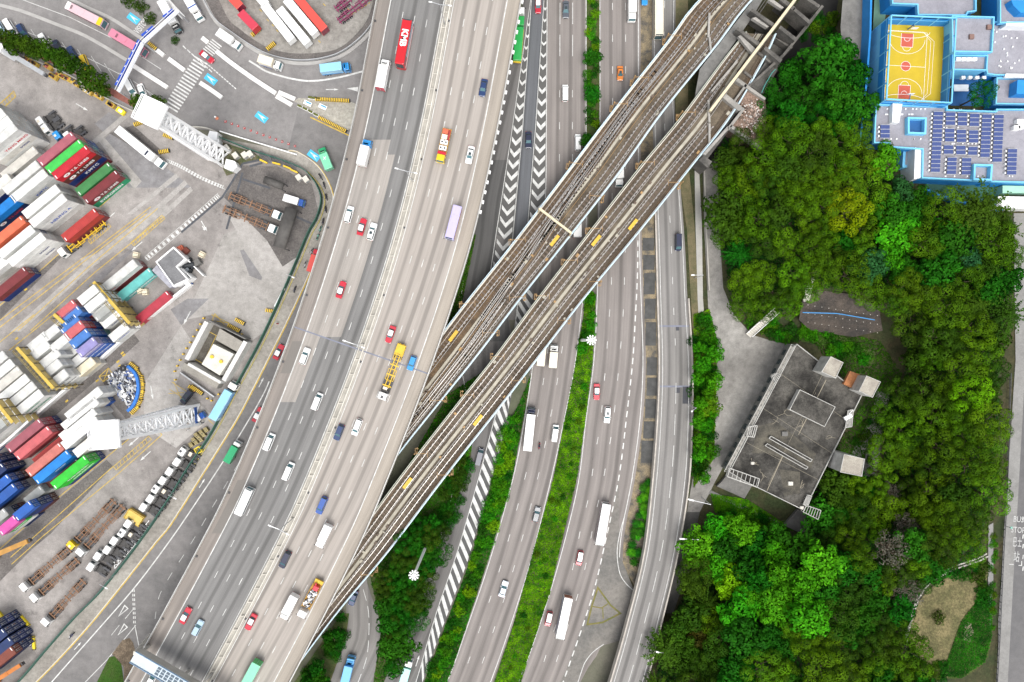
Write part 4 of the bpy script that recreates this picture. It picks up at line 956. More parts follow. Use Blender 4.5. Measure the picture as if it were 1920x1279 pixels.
rack((28, 654), (97, 731), 13.5, "long yellow rack between the long and short white stacks")
rack((-14, 752), (20, 795), 13, "yellow rack at the left edge below the long white stacks")
rack((98, 592), (116, 608), 11, "short yellow rack left of the steel blue roofs")

t = thing("barrier_wall", "long white barrier wall with a blue foot along the stacks", "wall")
m = MB(); solid_line(m, [(-20, 860), (24, 822), (100, 754), (180, 686), (255, 618), (362, 533)], .7, .03, 1.9); m.build("wall", white_paint, t)
m = MB(); solid_line(m, [(-16, 858), (27, 820), (103, 752), (183, 684), (258, 616), (362, 531)], .5, .03, .9); m.build("blue_foot", mat("barrier_blue", (.03, .09, .30), .6, .1), t)
t = thing("boundary_fence", "green mesh fence between the container yard and the street", "fence")
m = MB(); solid_line(m, fence[4:] , .16, .03, 2.3, 0, 90); solid_line(m, fence[:5], .16, .03, 2.3, 0, 40); m.build("mesh_panel", mat("fence_green", (.035, .12, .09), .7, .25, 1.0), t)
m = MB(); fp = catmull(fence, 120)
for x, y in fp: p = P(x, y); m.bar((p.x, p.y, 0), (p.x, p.y, 2.5), .07)
m.build("posts", mat("fence_post_green", (.08, .2, .15), .6), t)
t = thing("pipeline", "yellow pipe running beside the green boundary fence", "pipe")
m = MB(); fp2 = catmull([(x + 4, y + 1) for x, y in fence[3:14]], 90); q = [P(x, y, .5) for x, y in fp2]
for a, b in zip(q, q[1:]): m.bar(a, b, .13, n=6)
m.build("pipe", mat("pipe_yellow", (.45, .38, .10), .6, .2), t)
t = thing("guard_rail", "white crash barrier along the curve outside the green fence", "railing")
m = MB(); q = [P(x, y, .75) for x, y in catmull([(412, 246), (450, 258), (510, 276), (556, 290)], 24)]
for a, b in zip(q, q[1:]): m.bar(a, b, .16)
for a in q[::2]: m.bar((a.x, a.y, 0), a, .08)
m.build("rail", white_paint, t)

tower_white = mat("tower_white", (.88, .88, .88), .5, .04)
def lattice_tower(base, rz, h, w0, w1, label, head):
    p = P(*base); t = thing("lattice_tower", label, "tower", (p.x, p.y, 0), R(rz), "white lattice floodlight towers")
    m = MB(); n = 9; cs = ((-1, -1), (1, -1), (1, 1), (-1, 1))
    def c(k, i): w = lerp(w0, w1, k/n)/2; return Vector((cs[i][0]*w, cs[i][1]*w, .2 + (h - 1)*k/n))
    for i in range(4): m.bar(c(0, i), c(n, i), .34)
    m.build("legs", tower_white, t); m = MB()
    for k in range(n):
        for i in range(4):
            j = (i + 1) % 4
            m.bar(c(k, i), c(k+1, j), .2); m.bar(c(k, j), c(k+1, i), .2); m.bar(c(k+1, i), c(k+1, j), .2)
        if k % 2: m.bar(c(k, 0), c(k, 2), .1); m.bar(c(k, 1), c(k, 3), .1)
    m.build("bracing", tower_white, t)
    m = MB()
    for i in range(4):
        m.box((cs[i][0]*w0/2, cs[i][1]*w0/2, .2), (.9, .9, .4))
    m.each("footing", concrete, t)
    m = MB(); m.rbox(0, 0, h - 1, h - .3, head, head, .2, .1); m.build("platform", tower_white, t)
    m = MB(); s_ = head/2 - .1
    for a, b in (((-s_, -s_), (s_, -s_)), ((s_, -s_), (s_, s_)), ((s_, s_), (-s_, s_)), ((-s_, s_), (-s_, -s_))):
        for z in (h + .2, h + .7): m.bar((*a, z), (*b, z), .06)
        m.bar((*a, h - .3), (*a, h + .7), .06)
    for k in range(4): m.box((-s_*.7 + k*s_*.46, 0, h - .1), (.7, s_*1.5, .25), 0)
    m.build("railing", tower_white, t)
    for k in range(6):
        a = R(k*60); m = MB(); m.box((math.cos(a)*s_*1.0, math.sin(a)*s_*1.0, h - 1.5), (.7, .5, .6), 0, a); m.build("floodlight", steel, t)
    return t
lattice_tower((411, 292), -25, 38, 4.6, 3.4, "white lattice floodlight tower beside the curved road and long white lorry", 6.2)
lt = lattice_tower((357, 778), 4, 42, 5.6, 3.0, "white lattice floodlight tower with a blue sign by the striped crates", 6.6)
m = MB(); m.box((3.0, 0, 2.9), (.1, 4.6, 1.5)); 
m.build("sign_board", mat("sign_blue", (.02, .09, .35), .5, .08), lt)
def wall_run(mb, pts, w, z0, z1, mt=0, close=False):
    q = [P(x, y, z1) for x, y in pts]
    if close: q.append(q[0])
    for i, (a, b) in enumerate(zip(q, q[1:])):
        d = b - a; L = d.length; u = d.normalized(); c = (a + b)/2
        mb.box((c.x, c.y, (z0 + z1)/2 + (i % 2)*.003), (L + w*(1 if i % 2 else -1), w, z1 - z0), mt, math.atan2(d.y, d.x))
roof_grey = ground_mat("felt_roof", (.20, .20, .205), (.15, .15, .155), .25, .15, .2)
t = thing("office_building", "small flat grey roofed office with white parapets inside the container yard", "building")
m = MB(); cpoly(m, [(293, 491), (325, 464), (347, 485), (331, 500), (351, 523), (326, 537)], 0, 4.6); m.build("walls", white_paint, t)
m = MB(); q = [P(x, y, 4.65) for x, y in ((295, 491), (325, 466), (345, 485), (329, 500), (349, 523), (326, 534))]; m.poly([(a.x, a.y, 4.66) for a in q]); m.build("roof", roof_grey, t)
m = MB(); wall_run(m, [(293, 491), (325, 464), (348, 486), (331, 500), (352, 524), (326, 537)], .35, 3.8, 5.1, 0, True); m.build("parapet", white_paint, t)
m = MB(); cpoly(m, [(285, 507), (294, 497), (325, 537), (318, 540)], 0, 3.0); m.build("lean_to_roof", mat("zinc_sheet", (.32, .32, .36), .5, .3, .7), t)
m = MB(); wall_run(m, [(338, 502), (358, 520), (347, 532)], .4, 0, 3.2); wall_run(m, [(344, 480), (382, 518)], .3, 0, 2.0); m.build("yard_wall", white_paint, t)
t = thing("generator_set", "dark machinery beside the small office in the container yard", "generator")
m = MB()
random.seed(4)
for i in range(22):
    x, y = random.uniform(350, 368), random.uniform(486, 508); q = P(x, y); m.box((q.x, q.y, .9), (random.uniform(.5, 1.6), random.uniform(.5, 1.4), random.uniform(.8, 2)), random.choice((0, 0, 1)), random.random())
q = P(358, 500); m.bar((q.x - 1.5, q.y, 1.5), (q.x + 1.8, q.y + .5, 1.5), .8, n=10); m.build("engine", [mat("engine_black", (.02, .025, .03), .5, .3, 2), mat("engine_grey", (.16, .18, .2), .5, .3, 2)], t)
m = MB(); q = P(373, 494); m.box((q.x, q.y, .9), (2.2, 1.6, 1.8), 0, .6); m.build("radiator", concrete_dark, t)
for i, (x, y, c, lb) in enumerate(((341, 467, "orange", "orange crate beside the small office roof"), (351, 471, "rust", "rust brown crate beside the small office roof"), (381, 478, "cream", "cream crate by the checkered line near the office"), (258, 479, "cream", "cream concrete block at the end of the checkered line"), (275, 548, "cream", "cream box on the floor beside the teal container"), (265, 545, "cream", "pale box between the teal and crimson containers"))):
    p = P(x, y); t = thing("crate", lb, "crate", (p.x, p.y, .06), .5 + i*.3); m = MB(); m.rbox(0, 0, 0, 1.2, 1.7, 1.5, .06, .05); m.build("box", CM[c], t)
    m = MB()
    for s_ in (-1, 1): m.box((s_*.5, 0, 1.23), (.12, 1.45, .05))
    m.each("batten", CM["brown"], t)
t = thing("gatehouse_building", "square concrete building with white parapets round an open court in the yard", "building")
ZB = 4.2
m = MB(); q = [P(x, y, .1) for x, y in ((392, 604), (460, 640), (416, 724), (349, 684))]; m.poly([(a.x, a.y, .1) for a in q]); m.build("court_floor", ground_mat("court_floor", (.10, .09, .075), (.15, .14, .12), .3, .3, .4), t)
m = MB(); wall_run(m, [(389, 600), (348, 678)], 1.2, 0, ZB); wall_run(m, [(462, 637), (417, 717)], 1.2, 0, ZB); wall_run(m, [(350, 681), (416, 719)], .8, 0, ZB); m.build("parapet", mat("worn_white", (.62, .61, .58), .7, .2, .8), t)
m = MB(); wall_run(m, [(391, 601), (461, 636)], .3, 0, ZB); m.build("wall", concrete_dark, t)
m = MB(); cpoly(m, [(412, 616), (455, 641), (445, 660), (404, 637)], 0, 3.6); m.build("roof_slab", ground_mat("office_roof", (.34, .32, .28), (.28, .26, .23), .4, .15, .2), t)
m = MB(); cpoly(m, [(400, 645), (438, 664), (412, 704), (378, 683)], 0, 3.9); m.build("white_roof", ground_mat("white_roof", (.66, .65, .60), (.55, .53, .47), .4, .1, .15), t)
m = MB(); cpoly(m, [(346, 680), (412, 717), (406, 729), (339, 692)], 0, 3.5); m.build("annex_roof", MATS["office_roof"], t)
m = MB(); wall_run(m, [(337, 698), (402, 745)], .35, 0, 1.3); m.build("railing_wall", steel, t)
for x, y in ((398, 669), (415, 678)):
    p = P(x, y, 4); m = MB(); m.bar((p.x, p.y, 3.9), (p.x, p.y, 4.5), .5, n=10); m.build("roof_vent", yellow_paint, t)
m = MB(); stroke(m, [(390, 621), (406, 629), (381, 682), (364, 672), (390, 621)], .16, .14); m.build("court_marking", yellow_line, t)
gb = "yellow bollards round the square building"
for i, (x, y) in enumerate(((384, 597), (378, 608), (372, 619), (365, 631), (359, 642), (352, 653), (346, 664), (340, 675), (335, 686), (330, 696), (331, 712), (455, 627), (399, 751), (391, 747), (412, 739), (447, 621))):
    p = P(x, y); t = thing("bollard", "short yellow bollard beside the square building with the open court", "bollard", (p.x, p.y, 0), 0, gb)
    m = MB(); m.bar((0, 0, .03), (0, 0, 1.1), .24, n=10); m.build("post", yellow_paint, t); m = MB(); m.bar((0, 0, .65), (0, 0, .85), .25, n=10); m.build("band", black, t)
blk_yel = mat("hazard_black", (.03, .03, .03), .7, .1)
def hazard(x, y, ang, n, label, w=1.0, group=None):
    """a row-length concrete barrier with yellow and black stripes"""
    p = P(x, y); t = thing("striped_barrier", label, "barrier", (p.x, p.y, .06), R(ang), group)
    m = MB()
    for k in range(n): m.box(((k - (n-1)/2)*.5, 0, .4), (.25, w, .8), 0); m.box(((k - (n-1)/2)*.5 + .25, 0, .395), (.25, w - .02, .79), 1)
    m.build("block", [yellow_paint, blk_yel], t); return t
hazard(440, 615, -28, 8, "striped barrier on the upper wall of the square building"); hazard(451, 603, -28, 6, "striped barrier standing clear above the square building"); hazard(371, 731, -35, 8, "striped barrier under the railing wall of the square building")
hazard(362, 728, -35, 5, "faded striped barrier left under the railing wall"); hazard(507, 583, -10, 5, "striped barrier against the green fence in the pale yard"); hazard(262, 232, 20, 6, "striped barrier at the upper lattice tower's foot"); hazard(317, 257, -20, 6, "striped barrier under the upper lattice tower's middle"); hazard(309, 285, 10, 6, "striped barrier in front of the long white lorry"); hazard(624, 188.5, -3, 20, "long striped barrier on the upper edge of the concrete apron", .9); hazard(624, 234, -27, 18, "long striped barrier on the lower edge of the concrete apron", .9); hazard(509, 88, 40, 6, "striped barrier at the end of the white trailers"); hazard(480, 62, 40, 6, "striped barrier behind the pink container trailer"); hazard(288, 88, -40, 6, "striped barrier on the kerb under the blue sign gantry")
t = thing("scrap_enclosure", "curved blue wall holding the heap of scrap metal", "wall")
m = MB(); solid_line(m, [(244, 686), (258, 700), (264, 720), (262, 742), (254, 760), (244, 770)], .8, .05, 1.6, 0, 20); m.build("wall", mat("tarp_blue", (.02, .15, .50), .6, .25, .8), t)
random.seed(11); m = MB(); poly = [(204, 712), (232, 685), (249, 690), (260, 712), (256, 748), (245, 764), (234, 752), (216, 732)]
def inpoly(x, y, pl):
    r = False; j = len(pl) - 1
    for i in range(len(pl)):
        if (pl[i][1] > y) != (pl[j][1] > y) and x < (pl[j][0]-pl[i][0])*(y-pl[i][1])/(pl[j][1]-pl[i][1]) + pl[i][0]: r = not r
        j = i
    return r
k = 0
while k < 620:
    x, y = random.uniform(200, 266), random.uniform(680, 772)
    if not inpoly(x, y, poly): continue
    k += 1; q = P(x, y); dd = math.hypot(x - 236, y - 722)/42; z = random.uniform(.1, 1.9)*(1.1 - dd)
    s_ = random.uniform(.15, .75); m.box((q.x, q.y, z + .2), (s_*2, s_*random.uniform(.25, .9), s_*random.uniform(.3, .9)), random.choice((0, 0, 1, 1, 2, 3, 4)), random.random()*3.1)
tag(m.build("scrap_heap", [steel, mat("scrap_grey", (.2, .22, .26), .5, .4, 2), white_paint, mat("scrap_blue", (.05, .09, .25), .5, .3), mat("scrap_dark", (.06, .06, .07), .6, .3)]), "heap of grey scrap metal inside the curved blue wall", "scrap heap", kind="stuff")
p = P(237, 690); t = thing("tyre", "large black tyre lying on top of the scrap heap", "tyre", (p.x, p.y, 1.6)); m = MB(); n = 16
m.loft([[(r*math.cos(2*math.pi*i/n), r*math.sin(2*math.pi*i/n), z) for i in range(n)] for r, z in ((.35, .1), (.9, .0), (1.0, .25), (.9, .5), (.35, .4))], 0, False, False); m.build("tread", black, t)
for i, (x, y, a) in enumerate(((252, 687, -40), (260, 699, -60), (267, 713, -80), (268, 727, 85), (266, 741, 75), (261, 756, 60), (254, 768, 45))):
    hazard(x, y, a, 6, "%s striped block outside the curved blue scrap wall" % ("first second third fourth fifth sixth seventh".split()[i]), 1.3, "striped blocks round the scrap wall")
def shed(pts, z, label):
    q = [P(x, y, z) for x, y in pts]; c = sum(q, Vector())/4; u = (q[1] - q[0]); L = u.length; w = (q[2] - q[1]).length; a = math.atan2(u.y, u.x)
    t = thing("shed", label, "shed", (c.x, c.y, 0), a); m = MB(); n = 10; v0 = []
    rings = [[(x, w/2*math.cos(math.pi*i/n), z - .9 + .9*math.sin(math.pi*i/n)) for i in range(n + 1)] for x in (-L/2, L/2)]
    m.loft([r + [(r[0][0], -w/2, z - 1.0), (r[0][0], w/2, z - 1.0)] for r in rings]); m.build("roof", mat("shed_roof", (.075, .07, .065), .7, .35, .5), t, True)
    m = MB(); m.box((0, 0, z - .08), (L*.6, .25, .06)); m.build("ridge_light", concrete_pale, t)
    for sx in (-1, 1):
        for sy in (-1, 1): m = MB(); m.bar((sx*(L/2 - .2), sy*(w/2 - .2), .05), (sx*(L/2 - .2), sy*(w/2 - .2), z - .9), .1); m.build("post", dark_steel, t)
shed([(497, 328), (532, 342), (527, 355), (491, 343)], 4.5, "dark barrel roofed shed beside the curved drain line"); shed([(557, 394), (533, 468), (510, 460), (533, 385)], 5, "dark barrel roofed shed over the orange trailer lorries")
t = thing("gate_cabin", "small white cabin roof beside the upper lattice tower's foot", "cabin"); m = MB(); cpoly(m, [(424, 298), (440, 302), (445, 312), (436, 321), (420, 315)], 0, 3); m.build("roof", white_paint, t); m = MB(); cpoly(m, [(425, 300), (438, 304), (434, 318), (422, 313)], 3.0, 3.25); m.build("roof_panel", white_paint, t)
t = thing("gate_cabin", "white two part cabin between the lattice tower and the curve", "cabin"); m = MB(); cpoly(m, [(393, 245), (408, 248), (406, 264), (388, 259)], 0, 3.2); m.build("roof", white_paint, t); m = MB(); cpoly(m, [(403, 258), (411, 262), (410, 272), (402, 267)], 0, 2.6); m.build("side_room", white_paint, t)
for i, (x, y, lb) in enumerate(((445, 294, "white electrical box nearest the white cabin"), (462, 293, "grey electrical box on the weedy corner"), (472, 291, "pale electrical box farthest along the weedy corner"), (428, 280, "small cream box on the soil by the tower"), (563, 335, "cream cabinet with red lights by the curved fence"), (576, 338, "white cabinet by the inner curve of the fence"))):
    p = P(x, y); t = thing("electrical_box", lb, "cabinet", (p.x, p.y, .05), .6); m = MB(); m.rbox(0, 0, 0, 1.7, 1.5, 1.7, .06, .06); m.build("case", concrete_pale, t); m = MB(); m.box((0, -.86, .85), (1.1, .04, 1.3)); m.build("door", steel, t)
m = MB(); sheet(m, [(413, 265), (470, 284), (495, 297), (456, 305), (440, 325), (425, 330), (410, 300)], .06); tag(m.build("soil", ground_mat("weedy_soil", (.16, .13, .09), (.06, .09, .03), .4, .4, .5)), kind="structure")
gy = "yellow road humps leaning on the curved fence"
for i, (x, y, a) in enumerate(((496, 304, -25), (520, 308, -15), (540, 315, -22), (553, 322, -25))):
    p = P(x, y); t = thing("barrier_board", "%s yellow barrier board along the inside of the curved fence" % "first second third fourth".split()[i], "barrier", (p.x, p.y, .06), R(a), gy); m = MB(); m.rbox(0, 0, .3, .95, 2.4, .45, .1, .05); m.build("board", yellow_paint, t); m = MB(); m.box((-.8, 0, .15), (.2, .6, .3)); m.box((.8, 0, .15), (.2, .6, .3)); m.each("foot", dark_steel, t)
gr = "folded grey boom gates by the curved fence"
for i, (x, y, a) in enumerate(((499, 296, -35), (521, 303, -30), (546, 313, -35))):
    p = P(x, y); t = thing("rack_frame", "%s grey steel rack against the inside of the curved fence" % "first second third".split()[i], "rack", (p.x, p.y, .06), R(a)); m = MB()
    for k in range(9): m.bar((-1.8 + k*.45, -.7, .1), (-1.8 + k*.45, .7, 1.3), .07)
    for y_ in (-.7, .7): m.bar((-1.9, y_, .1 if y_ < 0 else 1.3), (1.9, y_, .1 if y_ < 0 else 1.3), .08)
    m.build("bars", mat("rack_grey", (.13, .135, .145), .5, .3), t)
random.seed(5); gk = "yellow and black crates by the green fence"
lab = ["at the top left of the pile", "top middle of the pile", "at the top right of the pile", "left in the second row", "middle of the second row", "right in the second row", "left in the bottom row", "middle of the bottom row", "right in the bottom row"]
for i in range(9):
    r, c = i//3, i % 3; x, y = 371 + c*9 - r*5, 815 - c*5 + r*9; p = P(x, y); t = thing("crate", "yellow crate with black bands %s by the fence" % lab[i], "crate", (p.x, p.y, .06), R(32), gk)
    m = MB(); m.rbox(0, 0, 0, 1.2, 1.1, 1.3, .1, .1); m.build("box", mat("crate_straw", (.42, .34, .14), .7, .3, 2), t); m = MB()
    for k in (-.36, 0, .36): m.box((0, k, .62), (1.16, .14, 1.24), 0)
    m.build("band", blk_yel, t)
p = P(375, 843); t = thing("crate", "empty bright yellow frame crate beside the parked tractors", "crate", (p.x, p.y, .05), R(30)); m = MB()
for s_ in (-1, 1):
    for z in (.1, 1.2): m.bar((s_*.8, -.8, z), (s_*.8, .8, z), .1); m.bar((-.8, s_*.8, z), (.8, s_*.8, z), .1)
    for q in (-1, 1): m.bar((s_*.8, q*.8, .05), (s_*.8, q*.8, 1.2), .1)
m.build("frame", mat("bright_yellow", (.8, .62, .02), .5, .08), t)
p = P(257, 968); t = thing("skip", "open yellow skip standing between the parked white tractors", "skip", (p.x, p.y, .05), R(-32)); m = MB(); m.rbox(0, 0, .2, 1.7, 4.6, 2.6, .1, .06); m.build("body", mat("skip_yellow", (.62, .44, .10), .6, .2, .8), t); m = MB()
for s_ in (-1, 1): m.box((0, s_*1.5, 1.0), (5.0, .3, 1.2))
m.box((-2.4, 0, 1.2), (.3, 3, 1.5)); m.build("side_frame", mat("skip_ochre", (.45, .30, .05), .6, .25, 1), t)
random.seed(8); gm_ = "yellow spreaders and gear lined up along the kerb"
GP = [(40, 112, "boxy yellow gear with cream lid nearest the crane cab"), (57, 116, "yellow gear with an orange top under the trees"), (68, 122, "brown topped gear beside the crane boom"), (95, 128, "salmon topped gear behind the crane boom tip"), (104, 146, "yellow gear block with brown plate below the crane tip"), (118, 144, "rusty gear block beside the tree row"), (131, 150, "striped yellow gear at the crane tip"), (144, 158, "yellow wheeled gear with silver top in the kerb row"), (169, 174, "yellow gear with a white and blue top in the kerb row"), (189, 183, "low yellow frame in the kerb row"), (211, 198, "rust yellow gear with cream top in the kerb row")]
for i, (x, y, lb) in enumerate(GP):
    p = P(x, y); t = thing("lifting_gear", lb, "machine", (p.x, p.y, .05), R(-32), gm_); m = MB(); m.rbox(0, 0, .3, 1.3, 2.6, 1.4, .08, .08); m.build("frame", mat("gear_yellow", (.50, .33, .05), .6, .3, 1.2), t)
    m = MB()
    for k in range(5): m.box((random.uniform(-.9, .9), random.uniform(-.4, .4), 1.45), (random.uniform(.3, .9), random.uniform(.3, .7), .3), k % 3)
    m.build("machinery", [CM[("cream", "orange", "brown", "salmon", "brown", "rust", "orange", "grey", "white", "cream", "rust")[i]], dark_steel, mat("gear_rust", (.22, .11, .05), .7, .3)], t)
    for s_ in (-1, 1): m = MB(); m.wheel(s_*1.0, 0, .35, .3, 0, 0); m.build("wheel", black, t)
p = P(229, 210); t = thing("cart", "bright yellow low cart at the end of the kerb row", "cart", (p.x, p.y, .05), R(-35)); m = MB(); m.rbox(0, 0, .2, .9, 2.6, 1.5, .1, .06); m.build("body", MATS["bright_yellow"], t); m = MB(); m.box((0, 0, .93), (1.2, .8, .06)); m.build("deck", white_paint, t)
gb2 = "spreader beams piled bottom left"; random.seed(3)
SPB = [(8, 1158, 50, "bright_yellow", 6, "long bright yellow beam beside the dark blue stacks"), (16, 1172, 50, "bright_yellow", 5, "second bright yellow beam down the stacks' edge"), (20, 1178, 52, "white", 6, "white beam lying beside the yellow ones"), (27, 1171, 52, "white", 6.5, "longer white beam in the middle of the pile"), (31, 1178, 50, "navy", 6, "navy beam in the middle of the pile"), (36, 1163, 50, "navy", 5, "navy double beam at the pile's top"), (42, 1159, 48, "white", 4, "white beam at the top right of the pile"), (48, 1163, 48, "bright_yellow", 4, "short yellow beam at the top right of the pile"), (48, 1176, 50, "navy", 4, "navy frame right of the pile's middle"), (40, 1194, 55, "bright_yellow", 4.5, "yellow beam at the pile's lower edge"), (51, 1192, 55, "red", 3.5, "red beam low in the pile"), (65, 1205, 85, "bright_yellow", 4, "upright yellow beam at the pile's right end"), (20, 1153, -35, "bright_yellow", 4, "yellow beam across the pile's top"), (57, 1205, 40, "white", 2, "short white piece at the pile's right end")]
BMt = {"white": white_paint, "bright_yellow": MATS["bright_yellow"], "navy": mat("beam_navy", (.03, .045, .12), .5, .25), "red": CM["red"]}
for x, y, a, c, L, lb in SPB:
    p = P(x, y); t = thing("spreader_beam", lb, "beam", (p.x, p.y, .06), R(-a), gb2); m = MB(); m.rbox(0, 0, 0, .6, L, .7, .08, .05); m.build("beam", BMt[c], t); m = MB()
    for s_ in (-1, 1): m.box((s_*L*.45, 0, .5), (.25, 1.0, .4))
    m.each("end_lug", dark_steel, t)
def boom(a, b, w0, w1, z0, z1, col, label, base=None):
    p, q = P(*a, z0), P(*b, z1); t = thing("mobile_crane", label, "crane", (p.x, p.y, 0)); o = Vector((p.x, p.y, 0)); m = MB(); k = 3
    for i in range(k):
        s0, s1 = p.lerp(q, i/k) - o, p.lerp(q, (i+1)/k) - o; m.bar(s0, s1, lerp(w0, w1, i/k)/2)
    m.build("boom", col, t); d = (q - p); d.z = 0; d.normalize(); an = math.atan2(d.y, d.x)
    m = MB(); c0 = -d*2.5; m.box((c0.x, c0.y, 1.2), (9, 2.7, 1.3), 0, an); m.build("carrier", col, t); m = MB(); m.box((c0.x - d.x*1, c0.y - d.y*1, 2.6), (3.6, 2.4, 1.6), 0, an); m.build("cab", white_paint, t)
    for i in range(4):
        for s_ in (-1, 1):
            m = MB(); e = c0 + d*(-3.4 + i*2.2) + Vector((-d.y, d.x, 0))*s_*1.2; m.bar(e + Vector((-d.y, d.x, 0))*.2 + Vector((0, 0, .65)), e - Vector((-d.y, d.x, 0))*.2 + Vector((0, 0, .65)), .62, n=12); m.build("wheel", black, t)
    m = MB(); e = q - o; m.box((e.x, e.y, e.z - .3), (.9, .9, 1.0), 0, an); m.build("boom_head", dark_steel, t)
boom((10, 95), (84, 140), 1.5, 1.0, 4, 7, steel, "grey mobile crane with a long boom along the tree row")
boom((-30, 1050), (54, 1014), 1.5, 1.2, 3.6, 6.5, mat("boom_ochre", (.42, .22, .05), .5, .2), "ochre boomed reach stacker beside the dark lane at the left edge")
boom((-30, 1290), (40, 1246), 1.3, 1.0, 4, 5, mat("boom_orange", (.48, .16, .03), .5, .2), "orange boomed reach stacker in the bottom left corner")
for x0, y0, x1, y1, lb in ((1, 0, 1, 0, ""),): pass
t = thing("scaffold_frame", "white tubular frame lying along the fence by the tractors", "frame"); m = MB(); a, b = P(214, 1062), P(285, 978); d = (b - a).normalized(); n = Vector((-d.y, d.x, 0))*.7; L = (b - a).length
for s_ in (-1, 1): m.bar(a + n*s_ + Vector((0, 0, .5)), b + n*s_ + Vector((0, 0, .5)), .09)
k = 0
while k < L - 1.6: m.bar(a + d*k + n + Vector((0, 0, .55)), a + d*(k + 1.6) - n + Vector((0, 0, .55)), .07); m.bar(a + d*k - n + Vector((0, 0, .6)), a + d*(k + 1.6) + n + Vector((0, 0, .6)), .07); k += 1.6
m.build("tubes", white_paint, t)
t = thing("scaffold_frame", "thin white frame leaning against the fence in the pale yard", "frame"); m = MB(); a, b = P(536, 541), P(518, 575)
m.bar(a + Vector((0, 0, 1.2)), b + Vector((0, 0, 1.2)), .22); m.bar(a, a + Vector((0, 0, 1.2)), .1); m.bar(b, b + Vector((0, 0, 1.2)), .1); m.build("tubes", white_paint, t)

top_asph = ground_mat("approach_asphalt", (.25, .238, .232), (.19, .182, .178), .05, .16, .2, .25)
m = MB(); sheet(m, [(-400, -200), (900, -200), (860, 300), (640, 330), (600, 310), (558, 284), (510, 275), (413, 246), (330, 240), (257, 208), (206, 184), (142, 144), (90, 120), (30, 97), (-120, 20), (-400, -100)], .014); tag(m.build("road", top_asph), kind="structure")
m = MB(); sheet(m, [(-20, 58), (0, 66), (60, 96), (150, 140), (215, 168), (262, 192), (256, 204), (206, 178), (142, 140), (90, 116), (30, 93), (-20, 72)], .05); tag(m.build("footpath", mat("red_brick_path", (.24, .09, .07), .9, .2, 1, fine=.2)), kind="structure")
m = MB()
for pts in ([(-20, 4), (0, 10), (41, 21), (109, 47), (163, 69), (238, 113)], [(129, -4), (161, 13), (212, 37), (266, 73)]): solid_line(m, pts, .95, 0, .14, 0, 24)
tag(m.build("kerb", mat("kerb_grey", (.36, .35, .335), .9, .15, .5, fine=.1)), kind="structure")
m = MB(); solid_line(m, [(-20, 78), (30, 101), (90, 124), (142, 148), (206, 188), (258, 213), (300, 238), (380, 240), (410, 250)], .35, 0, .9, 0, 40); tag(m.build("low_wall", concrete), "long low concrete wall between the kerb row and the brick path", "wall")
gd = "white concrete divider blocks on the approach road"
for i, (pts, lb) in enumerate((([(251, 124), (315, 165)], "long white divider below the blue gantry"), ([(289, 90), (308, 105)], "short white divider just past the blue gantry"), ([(317, 111), (347, 133)], "white divider before the zebra crossing"), ([(376, 156), (396, 169), (417, 184)], "white divider between the two blue arrows"), ([(407, 97), (428, 114), (451, 131), (484, 154), (518, 176)], "long curved white divider beside the red taxi"), ([(523, 174), (554, 187)], "upper of the two forked white dividers"), ([(519, 181), (548, 198)], "lower of the two forked white dividers"), ([(380, 72), (391, 81)], "tiny white divider at the small zebra crossing"), ([(312, -2), (326, 14), (345, 34)], "white divider between the two lorries at the top"))):
    t = thing("road_divider", lb, "divider", group=gd); m = MB(); solid_line(m, pts, 1.25, 0, .55, 0, 16 if len(pts) > 2 else 0); m.build("block", mat("divider_white", (.66, .65, .63), .8, .12, .6), t)
sm = MB()
stroke(sm, [(467, 114), (480, 122), (502, 135), (548, 148), (587, 152), (637, 145), (684, 133)], .5, .06, 0, 40); stroke(sm, [(-10, 36), (0, 40), (120, 88), (185, 119), (232, 143)], .16, .06); stroke(sm, [(43, 0), (132, 33), (215, 74), (302, 130)], .16, .06)
for x, y in ((30, 44), (60, 58), (92, 71), (118, 82), (147, 95), (173, 108), (198, 122), (225, 140)): stroke(sm, [(x - 2, y - 3), (x + 17, y + 26)], .12, .06)
stroke(sm, [(250, 152), (290, 180)], .12, .06); stroke(sm, [(270, 165), (286, 182)], .12, .06)
for i in range(7): x, y = lerp(343, 400, i/7), lerp(86, 137, i/7); stroke(sm, [(x, y), (x + 6, y + 6)], .3, .06)
for i in range(12): x, y = lerp(386, 444, i/12), lerp(118, 168, i/12); stroke(sm, [(x, y), (x + 3.6, y + 3.2)], .3, .06)
for i in range(17):                                 # big zebra
    c = (lerp(378, 322, i/16), lerp(113, 202, i/16)); sheet(sm, [(c[0] - 12, c[1] - 8), (c[0] + 12, c[1] + 7), (c[0] + 10.8, c[1] + 9.6), (c[0] - 13.2, c[1] - 5.4)], .062)
for i in range(6):                                  # small zebra
    c = (lerp(407, 391, i/5), lerp(80, 97, i/5)); sheet(sm, [(c[0] - 9, c[1] - 7), (c[0] + 9, c[1] + 7), (c[0] + 8, c[1] + 9), (c[0] - 10, c[1] - 5)], .062)
sheet(sm, [(650, 166), (672, 163), (671, 172)], .062); arrow(sm, 623, 168, 90, 24, .062, 2, .7)
tag(sm.build("road_markings", white_line), kind="structure")
bm = MB(); wm = MB()
for x, y in ((251, 34), (396, 148), (491, 219), (589, 291)):
    sheet(bm, [(x - 6.5, y - 11), (x + 13, y + 3), (x + 5, y + 13), (x - 14, y - 1)], .06); sheet(wm, [(x - 8.5, y - 7), (x + 9, y + 4), (x + 1, y + 2.5)], .075); sheet(wm, [(x - 8.5, y - 7), (x + 1, y + 2.5), (x + 5, y + 11)], .075)
tag(bm.build("road_markings", mat("marking_blue", (.05, .42, .70), .7, .12, 1)), kind="structure"); tag(wm.build("road_markings", white_line), kind="structure")
